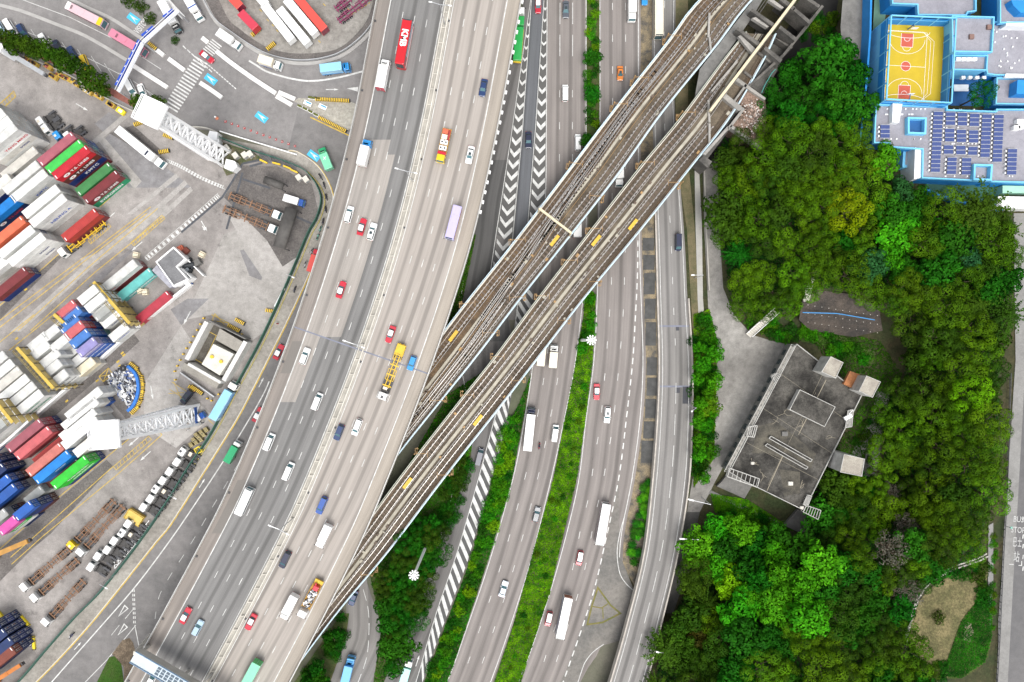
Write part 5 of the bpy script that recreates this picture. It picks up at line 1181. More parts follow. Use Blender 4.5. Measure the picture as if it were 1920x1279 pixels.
o = text("VISITORS", 2.7, white_line, None, tuple(P(267, 48)[:2]) + (.075,), (0, 0, R(51)), "road_lettering", 0.5, .03); tag(o, kind="structure")
park = [(380, -5), (405, 40), (435, 65), (490, 101), (538, 117), (587, 119), (637, 107), (677, 79), (702, 48), (716, 10), (722, -20)]
m = MB(); sheet(m, [(360, -160)] + catmull(park, 40) + [(760, -160)], .03); tag(m.build("yard_paving", ground_mat("park_concrete", (.33, .315, .29), (.22, .205, .185), .1, .2, .3, .35)), kind="structure")
m = MB(); inner = [(x, y - 9) for x, y in park]; sheet(m, catmull(park, 40) + list(reversed(catmull([(395, -40), (425, 30), (450, 55), (495, 86), (540, 99), (587, 100), (632, 92), (664, 68), (690, 34), (702, -10)], 40))), .05); tag(m.build("yard_paving", dark_yard), kind="structure")
m = MB(); solid_line(m, park, 1.0, 0, .3, 0, 50); tag(m.build("kerb", MATS["kerb_grey"]), kind="structure")
m = MB(); solid_line(m, [(x - 2, y - 5) for x, y in park], .2, 0, 1.1, 0, 50); tag(m.build("guard_rail", steel), "curved grey guard rail round the trailer park", "railing")
ym = MB()
for i in range(9): ym_a = (lerp(640, 690, i/8), lerp(40, 8, i/8)); stroke(ym, [ym_a, (ym_a[0] + 4, ym_a[1] - 3)], .22, .07)
for x, y in ((455, 16), (468, 36), (480, 58), (500, 36), (510, 46), (518, 56), (487, 18), (606, 7), (597, 76), (652, 16)): stroke(ym, [(x, y), (x + 4, y + 4)], .22, .07)
tag(ym.build("yard_markings", yellow_line), kind="structure")
m = MB(); sheet(m, [(552, 190), (560, 184), (655, 190), (670, 196), (664, 240), (645, 246), (598, 220)], .06); tag(m.build("pavement", ground_mat("apron_concrete", (.46, .44, .38), (.33, .31, .27), .15, .2, .3)), kind="structure")
ym = MB(); stroke(ym, [(582, 220), (620, 238), (656, 255)], .35, .07); tag(ym.build("kerb_line", yellow_line), kind="structure")
gl = "low clipped planters on the concrete apron"
gm2 = MB()
for i, (x, y, a) in enumerate(((583, 184, -5), (591, 185, -5), (599, 186, -5), (563, 200, -27), (573, 205, -27), (583, 210, -27), (593, 216, -27))):
    p = P(x, y); t = thing("planter", "%s low hedge planter on the concrete apron beside the road" % "first second third fourth fifth sixth seventh".split()[i], "planter", (p.x, p.y, .06), R(a), gl); m = MB(); m.box((0, 0, .2), (1.5, .8, .4)); m.build("trough", white_paint, t); m = MB(); m.rbox(0, 0, .4, .8, 1.3, .6, .1, .1); m.build("hedge", mat("hedge_olive", (.10, .11, .02), .9, .4, 3), t)
for x, y, x1, y1, lb in ((571, 192, 585, 198, "white and blue sign board lying nearer the forked dividers"), (601, 197, 611, 206, "white and grey sign board on the concrete apron")):
    p = P((x + x1)/2, (y + y1)/2); t = thing("sign_board", lb, "sign", (p.x, p.y, .07), R(-25)); m = MB(); m.box((0, 0, .5), (2.4, 1.2, .1)); m.build("panel", white_paint, t); m = MB(); m.box((.2, .2, .57), (1.6, .4, .02)); m.build("stripe", mat("sign_light_blue", (.05, .3, .65), .5), t); m = MB(); m.bar((-.8, 0, 0), (-.8, 0, .5), .06); m.bar((.8, 0, 0), (.8, 0, .5), .06); m.each("leg", steel, t)
t = thing("sign_gantry", "white overhead walkway gantry carrying blue signs across the terminal approach", "gantry"); ZG = 6.5
m = MB()
for a, b in (((222, 172), (268, 80)), ((268, 80), (334, 20))):
    p, q = P(*a, ZG), P(*b, ZG); d = q - p; c = (p + q)/2; m.box((c.x, c.y, ZG), (d.length, 1.1, .25), 0, math.atan2(d.y, d.x))
    n = Vector((-d.y, d.x, 0)).normalized()*.55
    for s_ in (-1, 1): m.bar(p + n*s_ + Vector((0, 0, .9)), q + n*s_ + Vector((0, 0, .9)), .06)
m.build("walkway", mat("gantry_white", (.62, .63, .65), .5, .1), t)
for (a, b) in (((218, 161), (262, 76)), ((267, 68), (288, 51)), ((307, 33), (325, 19))):
    p, q = P(*a, ZG), P(*b, ZG); d = q - p; c = (p + q)/2; m = MB(); an = math.atan2(d.y, d.x); m.box((c.x, c.y, ZG - .3), (d.length, .55, 1.6), 0, an); m.build("sign_panel", mat("gantry_blue", (.01, .06, .42), .5, .1), t)
    m = MB(); n = int(d.length/2.2)
    for i in range(n): e = p.lerp(q, (i + .5)/n); m.box((e.x, e.y, ZG + .52), (.5, .18, .03), 0, an)
    m.build("sign_lamps", white_paint, t)
for x, y in ((223, 172), (268, 80), (333, 22)): p = P(x, y, ZG); m = MB(); m.bar((p.x, p.y, 0), (p.x, p.y, ZG), .25, n=8); m.build("post", steel, t)
gc = "traffic cones dividing the curve"
for i in range(12):
    x, y = lerp(423, 553, i/11), lerp(228, 274, i/11); p = P(x, y); t = thing("traffic_cone", "red and white traffic cone in the row along the curved approach road", "cone", (p.x, p.y, .03), 0, gc)
    m = MB(); m.bar((0, 0, .05), (0, 0, .8), .26, 0, 10, .08); m.box((0, 0, .03), (.6, .6, .06), 0); m.build("body", mat("cone_red", (.45, .06, .06), .6, .1), t); m = MB(); m.bar((0, 0, .4), (0, 0, .6), .18, 0, 10, .13); m.build("band", white_paint, t)
p = P(407, 222); t = thing("traffic_cone", "large orange marker leading the row of cones", "marker", (p.x, p.y, .03)); m = MB(); m.bar((0, 0, .05), (0, 0, 1.1), .5, 0, 10, .15); m.build("body", mat("marker_orange", (.70, .25, .14), .6, .1), t); m = MB(); m.bar((0, 0, 1.1), (0, 0, 1.4), .25, n=10); m.build("lamp", white_paint, t)
gmb = "motorbikes parked under the viaduct edge"
MBK = [(602, 332, 150, "black motorbike first on the curved pavement"), (609, 348, 165, "black motorbike second on the curved pavement"), (613, 370, 170, "black motorbike third on the curved pavement"), (612, 393, 175, "black motorbike fourth beside the viaduct parapet"), (607, 416, 190, "black motorbike below the fourth, by the parapet"), (602, 430, 200, "black motorbike just above the green one"), (597, 445, 20, "pale green motorbike beside the viaduct parapet"), (586, 472, 200, "grey motorbike above the red lorry roof"), (574, 496, 200, "silver motorbike beside the red lorry roof"), (554, 543, 200, "black motorbike below the white signpost")]
def motorbike(x, y, ang, lb, col, grp=None, z=.05):
    p = P(x, y); t = thing("motorbike", lb, "motorbike", (p.x, p.y, z), R(-ang), grp); m = MB(); m.rbox(0, -.2, .5, 1.0, .42, 1.4, .12, .1); m.rbox(0, .5, .6, 1.15, .36, .5, .1, .1); m.build("body", col, t)
    for yy in (-.75, .75): m = MB(); m.bar((-.09, yy, .31), (.09, yy, .31), .31, n=12); m.build("wheel", black, t)
    m = MB(); m.rbox(0, -.35, .95, 1.1, .34, .9, .1, .08); m.build("seat", black, t); m = MB(); m.bar((-.4, .6, 1.2), (.4, .6, 1.2), .05); m.build("handlebar", dark_steel, t)
    return t
for x, y, a, lb in MBK: motorbike(x, y, a, lb, mat("bike_green", (.2, .45, .36), .4) if "green" in lb else (steel if ("grey" in lb or "silver" in lb) else mat("bike_black", (.03, .03, .05), .3)), gmb)
m = MB(); sheet(m, [(182, 1279), (205, 1232), (215, 1230), (228, 1245), (234, 1290), (215, 1330), (182, 1330)], .09); gi = m.build("lawn", ground_mat("lawn_green", (.04, .11, .012), (.06, .10, .02), .3, .3, .4)); tag(gi, kind="structure")
m = MB(); sheet(m, [(210, 1226), (230, 1200), (243, 1196), (250, 1205), (256, 1230), (262, 1300), (236, 1340), (232, 1250)], .08); tag(m.build("pebble_island", ground_mat("pebble_bed", (.22, .17, .12), (.13, .10, .07), .5, .4, .6)), kind="structure")
t = thing("footbridge", "pale blue covered footbridge crossing the viaduct at the bottom", "footbridge"); ZF = 21
m = MB(); a, b = P(250, 1231, ZF), P(420, 1330, ZF); d = b - a; c = (a + b)/2; an = math.atan2(d.y, d.x); m.box((c.x, c.y, ZF - 1.4), (d.length, 3.0, 2.2), 0, an); m.build("deck", concrete, t)
m = MB(); m.box((c.x, c.y, ZF), (d.length, 3.3, .25), 0, an); m.build("roof", mat("footbridge_roof", (.48, .55, .60), .6, .1), t)
m = MB(); n = Vector((-d.y, d.x, 0)).normalized()
for s_ in (-1, 1): m.bar(a + n*1.6*s_ + Vector((0, 0, .3)), b + n*1.6*s_ + Vector((0, 0, .3)), .1)
m.build("roof_edge", mat("edge_blue", (.12, .2, .3), .5), t)
m = MB(); u = d.normalized()
for i in range(12):
    e = a + u*(7.5 + i*1.3)
    for s_ in (-.8, 0, .8): q = e + n*s_; m.box((q.x, q.y, ZF + .16), (1.0, .6, .06), 0, an)
m.build("roof_panels", mat("panel_dark", (.07, .10, .13), .3, .1), t)
m = MB(); p0, p1 = P(259, 1226, 12), P(290, 1190, 4)
dd = p1 - p0; 
for i in range(14): e = p0.lerp(p1, i/14); m.box((e.x, e.y, e.z), (1.0, 2.6, .2), 0, math.atan2(dd.y, dd.x))
m.build("stair", concrete_pale, t)
for x, y in ((252, 1234), (330, 1282)): e = P(x, y, ZF); m = MB(); m.bar((e.x, e.y, 0), (e.x, e.y, ZF - 2), .45, n=10); m.build("pier", concrete, t)
VP = {}
def paint(k, h): VP[k] = mat("vehicle_" + k.replace(" ", "_"), h, .28, .04, .6, coat=.6, spec=.4)
for k, h in {"white": "#e4e4e2", "red": "#b5152a", "taxi red": "#b31a30", "silver": "#b9c2cc", "dark blue": "#16305c", "navy": "#141c38", "blue": "#1c4a96", "bright blue": "#2387c9", "black": "#101216", "grey": "#4d525a", "orange": "#c9752a",
             "lavender": "#b3abd8", "green": "#179a63", "lorry green": "#4fae76", "mint": "#77c4a0", "turquoise": "#7ec9bd", "sky blue": "#55a3dd", "lorry blue": "#3b8fcc", "pale blue": "#8cc0dd", "cream": "#d9d0bd", "pink": "#c9aab0", "hot pink": "#c2788c", "bus red": "#b8121f", "yellow": "#d6b414", "trailer yellow": "#cc9a10", "rust": "#8a4b25", "wine": "#7a1435", "container red": "#b83648", "coral": "#cc4a40", "mid green": "#2fa050", "ice": "#9fb6c6"}.items(): paint(k, h)
rust_frame = mat("trailer_rust", (.23, .125, .07), .7, .3, 1); plum = mat("trailer_plum", (.20, .03, .09), .6, .2, 1); tray_y = mat("trailer_yellow", (.62, .40, .02), .5, .15, 1)
def wheels(t, xs, ys, r, w):
    for y in ys:
        for s_ in (-1, 1): m = MB(); m.wheel(s_*xs, y, r, w); m.build("wheel", [black, steel], t)
def quad_part(t, name, pts, mt, off=.02):
    a, b, c = Vector(pts[0]), Vector(pts[1]), Vector(pts[2]); n = (b - a).cross(c - a).normalized()*off
    m = MB(); m.poly([tuple(Vector(p) + n) for p in pts]); return m.build(name, mt, t)
def car(t, L, Wd, Ht, col, kind="sedan", roof=None, sunroof=False):
    c = VP[col]; m = MB(); z0 = .88 if kind in ("sedan", "taxi") else .95
    def ring(z, ix, iyf, iyr, r=.35):
        out = []
        for sx, sy, a0 in ((1, 1, 0), (-1, 1, 90), (-1, -1, 180), (1, -1, 270)):
            rr = r if sy > 0 else r*.8; cx, cy = sx*(Wd/2 - ix - rr), sy*(L/2 - (iyf if sy > 0 else iyr) - rr)
            for j in range(4): a = R(a0 + 30*j); out.append((cx + rr*math.cos(a), cy + rr*math.sin(a), z))
        return out
    m.loft([ring(.2, .1, .15, .12), ring(.34, .0, .02, .0), ring(.62, .0, .0, .0), ring(.78, .03, .06, .04), ring(z0 - (.04), .1, .22, .14)], 0)
    K = {"sedan": (-.36, .21, -.24, .07), "taxi": (-.33, .20, -.24, .08), "hatch": (-.47, .22, -.40, .09), "mpv": (-.48, .30, -.43, .14), "van": (-.49, .40, -.475, .27)}[kind]
    b0, b1, t0, t1 = [k*L for k in K]; wb, wt_ = Wd/2 - .1, Wd/2 - (.23 if kind != "van" else .15)
    B = [(-wb, b0, z0 - .06), (wb, b0, z0 - .06), (wb, b1, z0 - .06), (-wb, b1, z0 - .06)]; T = [(-wt_, t0, Ht - .03), (wt_, t0, Ht - .03), (wt_, t1, Ht - .03), (-wt_, t1, Ht - .03)]
    m.loft([B, T], 0); m.build("body", c, t)
    m = MB(); m.rbox(0, (t0 + t1)/2, Ht - .035, Ht + .02, 2*wt_ + .02, t1 - t0 + .04, .15, .03); m.build("roof", VP[roof] if roof else c, t)
    def bl(a, b, u): return tuple(lerp(a[i], b[i], u) for i in range(3))
    def face(i, j, s0=.06, s1=.06, v0=.12, v1=.06):
        p, q = bl(B[i], B[j], s0), bl(B[i], B[j], 1 - s1); r, s_ = bl(T[i], T[j], s0), bl(T[i], T[j], 1 - s1)
        return [bl(p, r, v0), bl(q, s_, v0), bl(q, s_, 1 - v1), bl(p, r, 1 - v1)]
    quad_part(t, "windscreen", face(2, 3, .05, .05, .04, .02), wind_glass); quad_part(t, "rear_window", face(0, 1, .07, .07, .1 if kind != "van" else .35, .06), glass)
    quad_part(t, "side_window", face(1, 2, .06, .06), glass); quad_part(t, "side_window", face(3, 0, .06, .06), glass)
    wheels(t, Wd/2 - .12, (-L*.29, L*.31), .31, .2)
    for s_ in (-1, 1):
        m = MB(); m.box((s_*(Wd/2 - .3), L/2 - .11, .64), (.36, .2, .14)); m.build("headlight", lamp_white, t)
        m = MB(); m.box((s_*(Wd/2 - .22), -L/2 + .06, .70), (.28, .14, .16)); m.build("tail_light", lamp_red, t)
        m = MB(); m.box((s_*(Wd/2 + .04), b1 - .35, z0 + .08), (.2, .12, .14)); m.build("mirror", c, t)
    if sunroof: m = MB(); m.box((0, (t0 + t1)/2 + .3, Ht + .03), (.75, .8, .02)); m.build("sunroof", glass, t)
    if kind == "taxi": m = MB(); m.rbox(0, t1 - .4, Ht + .01, Ht + .16, .55, .22, .05, .04); m.build("roof_sign", lamp_white, t)
def cab_(t, y0, L, Wd, Ht, col, defl=False):
    """lorry cab occupying y0..y0+L"""
    m = MB(); yc = y0 + L/2
    m.rbox(0, yc, .45, 1.45, Wd, L, .18, .05); m.rbox(0, yc - .04, 1.44, Ht, Wd - .04, L - .08, .2, .12, tx=.08, ty1=.28); m.build("cab", VP[col], t)
    yf = y0 + L - .08; quad_part(t, "windscreen", [(Wd/2 - .16, yf - .02, 1.5), (-Wd/2 + .16, yf - .02, 1.5), (-Wd/2 + .26, yf - .27, Ht - .16), (Wd/2 - .26, yf - .27, Ht - .16)], wind_glass, .03)
    for s_ in (-1, 1):
        q = [(s_*(Wd/2 - .03), y0 + L*.3, 1.5), (s_*(Wd/2 - .03), yf - .2, 1.5), (s_*(Wd/2 - .1), yf - .4, Ht - .3), (s_*(Wd/2 - .1), y0 + L*.3, Ht - .3)]
        quad_part(t, "side_window", q if s_ > 0 else q[::-1], glass, .02)
        m = MB(); m.box((s_*(Wd/2 + .16), yf - .1, 1.8), (.16, .1, .5)); m.bar((s_*(Wd/2 - .05), yf - .15, 2.0), (s_*(Wd/2 + .16), yf - .1, 2.0), .03); m.build("mirror", black, t)
        m = MB(); m.box((s_*(Wd/2 - .35), y0 + L - .02, .75), (.4, .06, .2)); m.build("headlight", lamp_white, t)
    if defl: m = MB(); m.rbox(0, yc - .2, Ht - .02, Ht + .5, Wd - .5, L*.5, .2, .2, ty1=.5); m.build("roof_deflector", VP[col], t)
def lorry(t, L, Wd, Ht, cabc, boxc, cabL=2.0, cabH=2.5, skirt=None, rear=None):
    cab_(t, L/2 - cabL, cabL, min(Wd, 2.3), cabH, cabc, Ht > 3.2)
    m = MB(); bl = L - cabL - .2; yb = -L/2 + bl/2; m.rbox(0, yb, 1.0, Ht, Wd, bl, .06, .05); m.build("cargo_box", VP[boxc], t)
    m = MB(); m.box((0, -.1, .75), (1.0, L - .6, .4)); m.build("chassis", dark_steel, t)
    m = MB()
    for s_ in (-1, 1): m.box((s_*Wd/4, -L/2 - .02, (Ht + 1)/2), (Wd/2 - .1, .05, Ht - 1.2)); m.bar((s_*.15, -L/2 - .06, 1.1), (s_*.15, -L/2 - .06, Ht - .2), .03)
    m.build("rear_door", VP[rear or boxc], t)
    if skirt:
        for s_ in (-1, 1): m = MB(); m.box((s_*(Wd/2 + .01), yb, 1.25), (.04, bl - .3, .45)); m.build("side_skirt", VP[skirt], t)
    wheels(t, Wd/2 - .2, (L/2 - cabL*.55, -L*.27) + ((-L*.38,) if L > 8 else ()), .45, .35)
    for s_ in (-1, 1): m = MB(); m.box((s_*(Wd/2 - .25), -L/2 - .03, .85), (.3, .08, .15)); m.build("tail_light", lamp_red, t)
def coach(t, L, Wd, Ht, col, stripe=None, nose=None, ac=True):
    m = MB(); m.rbox(0, 0, .35, Ht, Wd, L, .22, .18); m.build("body", VP[col], t)
    m = MB(); m.poly([(Wd/2 - .2, L/2 + .015, 1.0), (-Wd/2 + .2, L/2 + .015, 1.0), (-Wd/2 + .25, L/2 + .015, Ht - .35), (Wd/2 - .25, L/2 + .015, Ht - .35)]); m.build("windscreen", wind_glass, t)
    m = MB(); m.box((0, L/2 - .22, Ht + .005), (Wd - .5, .3, .03)); m.build("windscreen_top", glass, t)
    m = MB(); m.poly([(-Wd/2 + .3, -L/2 - .015, 1.6), (Wd/2 - .3, -L/2 - .015, 1.6), (Wd/2 - .3, -L/2 - .015, Ht - .4), (-Wd/2 + .3, -L/2 - .015, Ht - .4)]); m.build("rear_window", glass, t)
    for s_ in (-1, 1):
        m = MB(); n = int(L/1.5)
        for i in range(n): m.box((s_*(Wd/2 + .005), -L/2 + .9 + i*(L - 1.8)/(n-1)*.97 + .1, Ht - 1.05), (.03, (L - 1.8)/(n-1)*.88, .95))
        m.build("side_windows", glass, t)
        m = MB(); m.box((s_*(Wd/2 + .18), L/2 + .1, Ht - .7), (.14, .2, .4)); m.build("mirror", black, t)
        m = MB(); m.box((s_*(Wd/2 - .35), L/2 + .01, .75), (.4, .06, .2)); m.build("headlight", lamp_white, t)
        m = MB(); m.box((s_*(Wd/2 - .25), -L/2 - .01, .95), (.25, .06, .4)); m.build("tail_light", lamp_red, t)
    if ac:
        m = MB(); m.rbox(0, -L*.1, Ht - .02, Ht + .12, Wd - .9, 2.2, .1, .06); m.build("air_conditioner", VP[col], t)
        m = MB(); m.box((0, L*.25, Ht + .03), (.7, .7, .06)); m.build("roof_hatch", VP["cream" if col == "white" else col], t)
    if stripe: m = MB(); [m.box((s_*(Wd/2 + .012), 0, 1.2), (.02, L - .8, .5)) for s_ in (-1, 1)]; m.build("side_stripe", VP[stripe], t)
    if nose: m = MB(); m.rbox(0, L/2 - .75, Ht - .05, Ht + .03, Wd - .1, 1.3, .2, .05); m.build("front_cap", VP[nose], t)
    wheels(t, Wd/2 - .2, (L*.33, -L*.27), .5, .32)
def tractor(t, col, y=0.0, L=6.2, load=None):
    """tractor unit: cab and bare chassis, front at y + L/2"""
    cab_(t, y + L/2 - 2.1, 2.1, 2.45, 2.9, col)
    m = MB()
    for s_ in (-1, 1): m.box((s_*.45, y - .3, .85), (.2, L - .8, .3))
    m.box((0, y + L/2 - 2.5, 1.2), (2.0, .5, 1.4)); m.box((0, y - L*.3, 1.05), (1.1, .9, .16)); m.box((-.9, y + .2, .75), (.6, 1.4, .6)); m.box((.9, y + .1, .75), (.6, 1.0, .6)); m.box((0, y - .4, 1.03), (1.9, 1.9, .08)); m.build("chassis", mat("chassis_grime", (.055, .052, .05), .7, .5, 2), t)
    for yy in (-L*.2, -L*.38):
        for s_ in (-1, 1): m = MB(); m.box((s_*1.0, y + yy, 1.08), (.6, 1.1, .06)); m.build("mudguard", dark_steel, t)
    m = MB(); m.rbox(0, y + L/2 - .9, 2.9, 2.98, .7, .7, .05, .03); m.build("roof_hatch", dark_steel if load == 1 else VP["cream"], t)
    m = MB(); m.box((0, y + L/2 - 2.05, 2.55), (1.7, .08, .5)); m.build("rear_window", glass, t)
    if load: m = MB(); m.box((.2, y - .1, 1.3), (1.2, .9, .5)); m.build("toolbox", VP["cream"], t)
    wheels(t, 1.0, (y + L/2 - 1.3, y - L*.2, y - L*.38), .5, .34)
def skeleton(t, y0, y1, mt, bright=None, heavy=False):
    """bare container trailer frame from y0 (front) back to y1"""
    m = MB(); L = y0 - y1
    for s_ in (-1, 1): m.box((s_*.5, (y0 + y1)/2, 1.2), (.22, L, .4))
    for k in range(int(L/1.7) + 1): m.box((0, y0 - k*1.7, 1.18), (1.3, .12, .2))
    for f in (0.03, .28, .5, .74, .97): m.box((0, y0 - L*f, 1.32), (2.44, .3, .22))
    for f0, f1 in ((.16, .4), (.62, .86)):
        for s_ in (-1, 1): m.box((s_*1.05, y0 - L*(f0 + f1)/2, 1.25), (.14, L*(f1 - f0), .2)); 
        for q in (f0, (f0+f1)/2, f1): m.box((0, y0 - L*q, 1.22), (2.2, .14, .18))
    if heavy:
        for s_ in (-1, 1):
            for f in (.1, .2): m.rbox(s_*.95, y0 - L*(1 - f), .9, 1.5, .6, 1.1, .15, .15)
        m.rbox(0, y1 + 1.6, 1.1, 1.9, 2.3, 2.6, .1, .08)
    m.build("trailer_frame", mt, t); wheels(t, 1.0, (y1 + 1.2, y1 + 2.5, y1 + 3.8), .5, .34)
def put(name, label, cat, px, py, z, h, ang, grp=None):
    """ang = heading, degrees clockwise from the top of the photo; px, py is where the roof (height h) shows"""
    p = P(px, py, z + h); return thing(name, label, cat, (p.x, p.y, z + .06), R(-ang), grp)
def hv(y, f=.5, down=False): return 90 - math.degrees(V.tangent(y, f)) + (0 if down else 180)
GV, GM, GT = "traffic on the road viaduct", "traffic on the ground motorway", "traffic at the terminal approach"
ZD = ZV
def vl(kind, label, x, y, *a, **k):
    down = k.pop("down", False); f = .3 if not down else .7
    nm, ct, h = {"car": ("car", "car", 1.0), "taxi": ("taxi", "taxi", 1.0), "van": ("van", "van", 1.4), "lorry": ("box_lorry", "lorry", 2.6), "coach": ("coach", "coach", 3.0), "bus": ("double_decker_bus", "bus", 4.3), "truck": ("flatbed_lorry", "lorry", 1.6)}[kind]
    return put(nm, label, ct, x, y, ZD, h, hv(y, f, down), GV)
TX = dict(L=4.7, Wd=1.74, Ht=1.5, col="taxi red", kind="taxi", roof="white")
t = vl("bus", "red double-decker bus with big white roof letters on the viaduct", 756, 78); coach(t, 12.0, 2.5, 4.4, "bus red", "white", ac=False)
text("KMB", 2.3, VP["white"], t, (.0, 1.0, 4.45), (0, 0, R(-90)), sx=1.0, bold=.08); m = MB(); m.box((1.27, 1.5, 2.7), (.02, 9.5, 1.2)); m.build("side_panel", VP["ice"], t)
t = vl("lorry", "white box lorry beside the red double-decker bus", 718, 138); lorry(t, 8.2, 2.4, 3.6, "white", "white", rear="container red")
t = vl("lorry", "white box lorry with a blue cab on the viaduct", 683, 285); lorry(t, 7.2, 2.35, 3.6, "bright blue", "white", 1.9)
for lb, x, y, kw in (("white car in the left lane level with the red taxi", 654, 402, dict(L=4.6, Wd=1.8, Ht=1.7, col="white", kind="mpv")), ("white car with a dark sunroof right of the red taxi", 697, 434, dict(L=4.8, Wd=1.84, Ht=1.6, col="white", kind="hatch", sunroof=True)), ("white car just below the expansion joint", 571, 668, dict(L=4.7, Wd=1.85, Ht=1.55, col="white", kind="hatch")), ("silver blue car beside the lowest red taxi on the dark lanes", 370, 1178, dict(L=4.5, Wd=1.75, Ht=1.5, col="ice", kind="hatch")), ("white car just entering under the blue footbridge", 284, 1274, dict(L=4.5, Wd=1.75, Ht=1.5, col="white", kind="sedan"))):
    car(vl("car", lb, x, y), **kw)
for lb, x, y in (("red taxi between two white cars on the viaduct", 678, 425), ("red taxi alone in the middle of the pale patch", 639, 543), ("red taxi nearest the footbridge on the dark carriageway", 347, 1155)): car(vl("taxi", lb, x, y), **TX)
for lb, x, y, L in (("white van in the dark lanes below the pale patch", 594, 753, 4.7), ("white van nearest the left edge line, ahead of the white minibus", 504, 829, 4.7), ("white van with a dark windscreen right of two other white vans", 540, 884, 4.9)): car(vl("van", lb, x, y), L, 1.75, 2.0, "white", "van")
t = vl("coach", "long white minibus hugging the left edge line of the viaduct", 455, 942); coach(t, 7.6, 2.15, 2.8, "white")
for lb, x, y, kw in (("dark blue saloon alone near the viaduct's top right", 906, 164, dict(L=4.8, Wd=1.8, Ht=1.45, col="dark blue", kind="sedan")), ("silver saloon right of the yellow cabbed lorry", 881, 290, dict(L=4.8, Wd=1.8, Ht=1.45, col="white", kind="sedan", sunroof=True)), ("bright blue hatchback beside the yellow trailer lorry", 772, 681, dict(L=4.1, Wd=1.75, Ht=1.5, col="bright blue", kind="hatch")), ("dark blue car beside a white car at the median", 635, 811, dict(L=4.5, Wd=1.8, Ht=1.5, col="dark blue", kind="hatch")), ("white hatchback right of the dark blue car", 669, 801, dict(L=4.7, Wd=1.8, Ht=1.6, col="white", kind="mpv")), ("royal blue van above the white box lorry", 603, 948, dict(L=5.0, Wd=1.85, Ht=1.9, col="blue", kind="mpv")), ("navy people carrier close to the median barrier", 534, 1050, dict(L=4.9, Wd=1.85, Ht=1.8, col="navy", kind="mpv"))):
    car(vl("car", lb, x, y, down=True), **kw)
for lb, x, y in (("red taxi just above the yellow trailer lorry", 732, 627), ("red taxi lowest on the beige carriageway beside the median", 470, 1167)): car(vl("taxi", lb, x, y, down=True), **TX)
t = vl("lorry", "white box lorry with its cab towards the bottom", 606, 1007, down=True); lorry(t, 6.6, 2.25, 3.1, "white", "white", 1.8)
t = vl("lorry", "white box lorry left of the loaded flatbed", 541, 1140, down=True); lorry(t, 7.2, 2.3, 3.3, "white", "white", 1.8)
t = vl("lorry", "green box lorry cut off by the bottom edge", 468, 1270, down=True); lorry(t, 9.0, 2.45, 3.6, "mint", "mint", 2.0, rear="mid green")
t = vl("coach", "lavender coach on the beige carriageway", 850, 417, down=True); coach(t, 9.2, 2.4, 3.3, "lavender", "orange")
t = vl("truck", "flatbed lorry with a yellow cab carrying white tubs and crates", 832, 272, down=True); L = 9.6; cab_(t, L/2 - 2.0, 2.0, 2.3, 2.6, "yellow")
m = MB(); m.box((0, -1.1, 1.05), (2.3, 7.0, .2)); 
for s_ in (-1, 1): m.box((s_*1.16, -1.1, 1.35), (.06, 7.0, .5))
m.build("flatbed", mat("flatbed_ochre", (.50, .28, .04), .6, .2), t); m = MB(); m.rbox(0, 2.3, 1.15, 2.3, 2.2, .8, .1, .08); m.build("crane_arm", VP["red"], t)
for i in range(4): m = MB(); m.rbox((-.5, .55)[i % 2], (.9, -.7)[i//2], 1.16, 2.1, .95, 1.2, .12, .1); m.bar(((-.5, .55)[i % 2], (.9, -.7)[i//2], 2.1), ((-.5, .55)[i % 2], (.9, -.7)[i//2], 2.16), .25, 1, 10); m.build("white_tub", [white_paint, black], t)
for i in range(2): m = MB(); m.rbox(.25, -2.1 - i*1.5, 1.16, 2.0, 1.5, 1.3, .06, .06); m.build("crate", CM["cream" if i == 0 else "orange"], t)
m = MB(); m.box((-.85, -2.8, 1.4), (.5, 2.8, .5)); m.build("orange_boards", CM["rust red"], t); wheels(t, 1.0, (3.6, -2.2, -3.4), .45, .34)
t = vl("truck", "flatbed lorry with a white cab carrying scrap metal and a red grab", 582, 1122, down=True); L = 11; cab_(t, L/2 - 2.1, 2.1, 2.4, 2.7, "white"); m = MB(); m.box((0, -1.2, 1.0), (2.4, 8.3, .25))
for s_ in (-1, 1): m.box((s_*1.2, -.6, 1.5), (.08, 7.0, .9))
m.build("tipper_body", MATS["flatbed_ochre"], t); random.seed(2); m = MB()
for i in range(90): m.box((random.uniform(-.95, .95), random.uniform(-2.2, 2.5), random.uniform(1.3, 1.9)), (random.uniform(.2, .8), random.uniform(.15, .5), .2), i % 4, random.random()*3)
m.build("scrap_load", [steel, white_paint, dark_steel, MATS["scrap_grey"]], t); m = MB(); m.rbox(-.1, -3.4, 1.2, 2.6, 1.5, 1.4, .2, .15); m.bar((0, -3.2, 2.4), (.4, -4.6, 2.2), .2); m.build("grab_crane", VP["red"], t); m = MB(); m.box((0, -5.0, 1.4), (2.3, .8, .5)); m.build("rear_frame", tray_y, t); wheels(t, 1.05, (4.0, -2.4, -3.7), .48, .34)
t = vl("truck", "white tractor pulling an empty yellow skeleton trailer on the viaduct", 735, 697, down=True); t["category"] = "lorry"; tractor(t, "white", 5.0, 6.0, 1); skeleton(t, 4.4, -8.0, tray_y, heavy=True)
for lb, x, y, a in (("red taxi on the street hard by the viaduct's left parapet", 522, 660, 27), ("red taxi half hidden under the viaduct's left parapet", 483, 778, 28)): car(put("taxi", lb, "taxi", x, y, .02, 1.0, a, "traffic on the low street"), **TX)
t = put("box_lorry", "emerald green van lorry on the street below the container yard", "lorry", 435, 848, .02, 2.6, 29); lorry(t, 6.6, 2.1, 2.9, "white", "green", 1.3, 2.3)
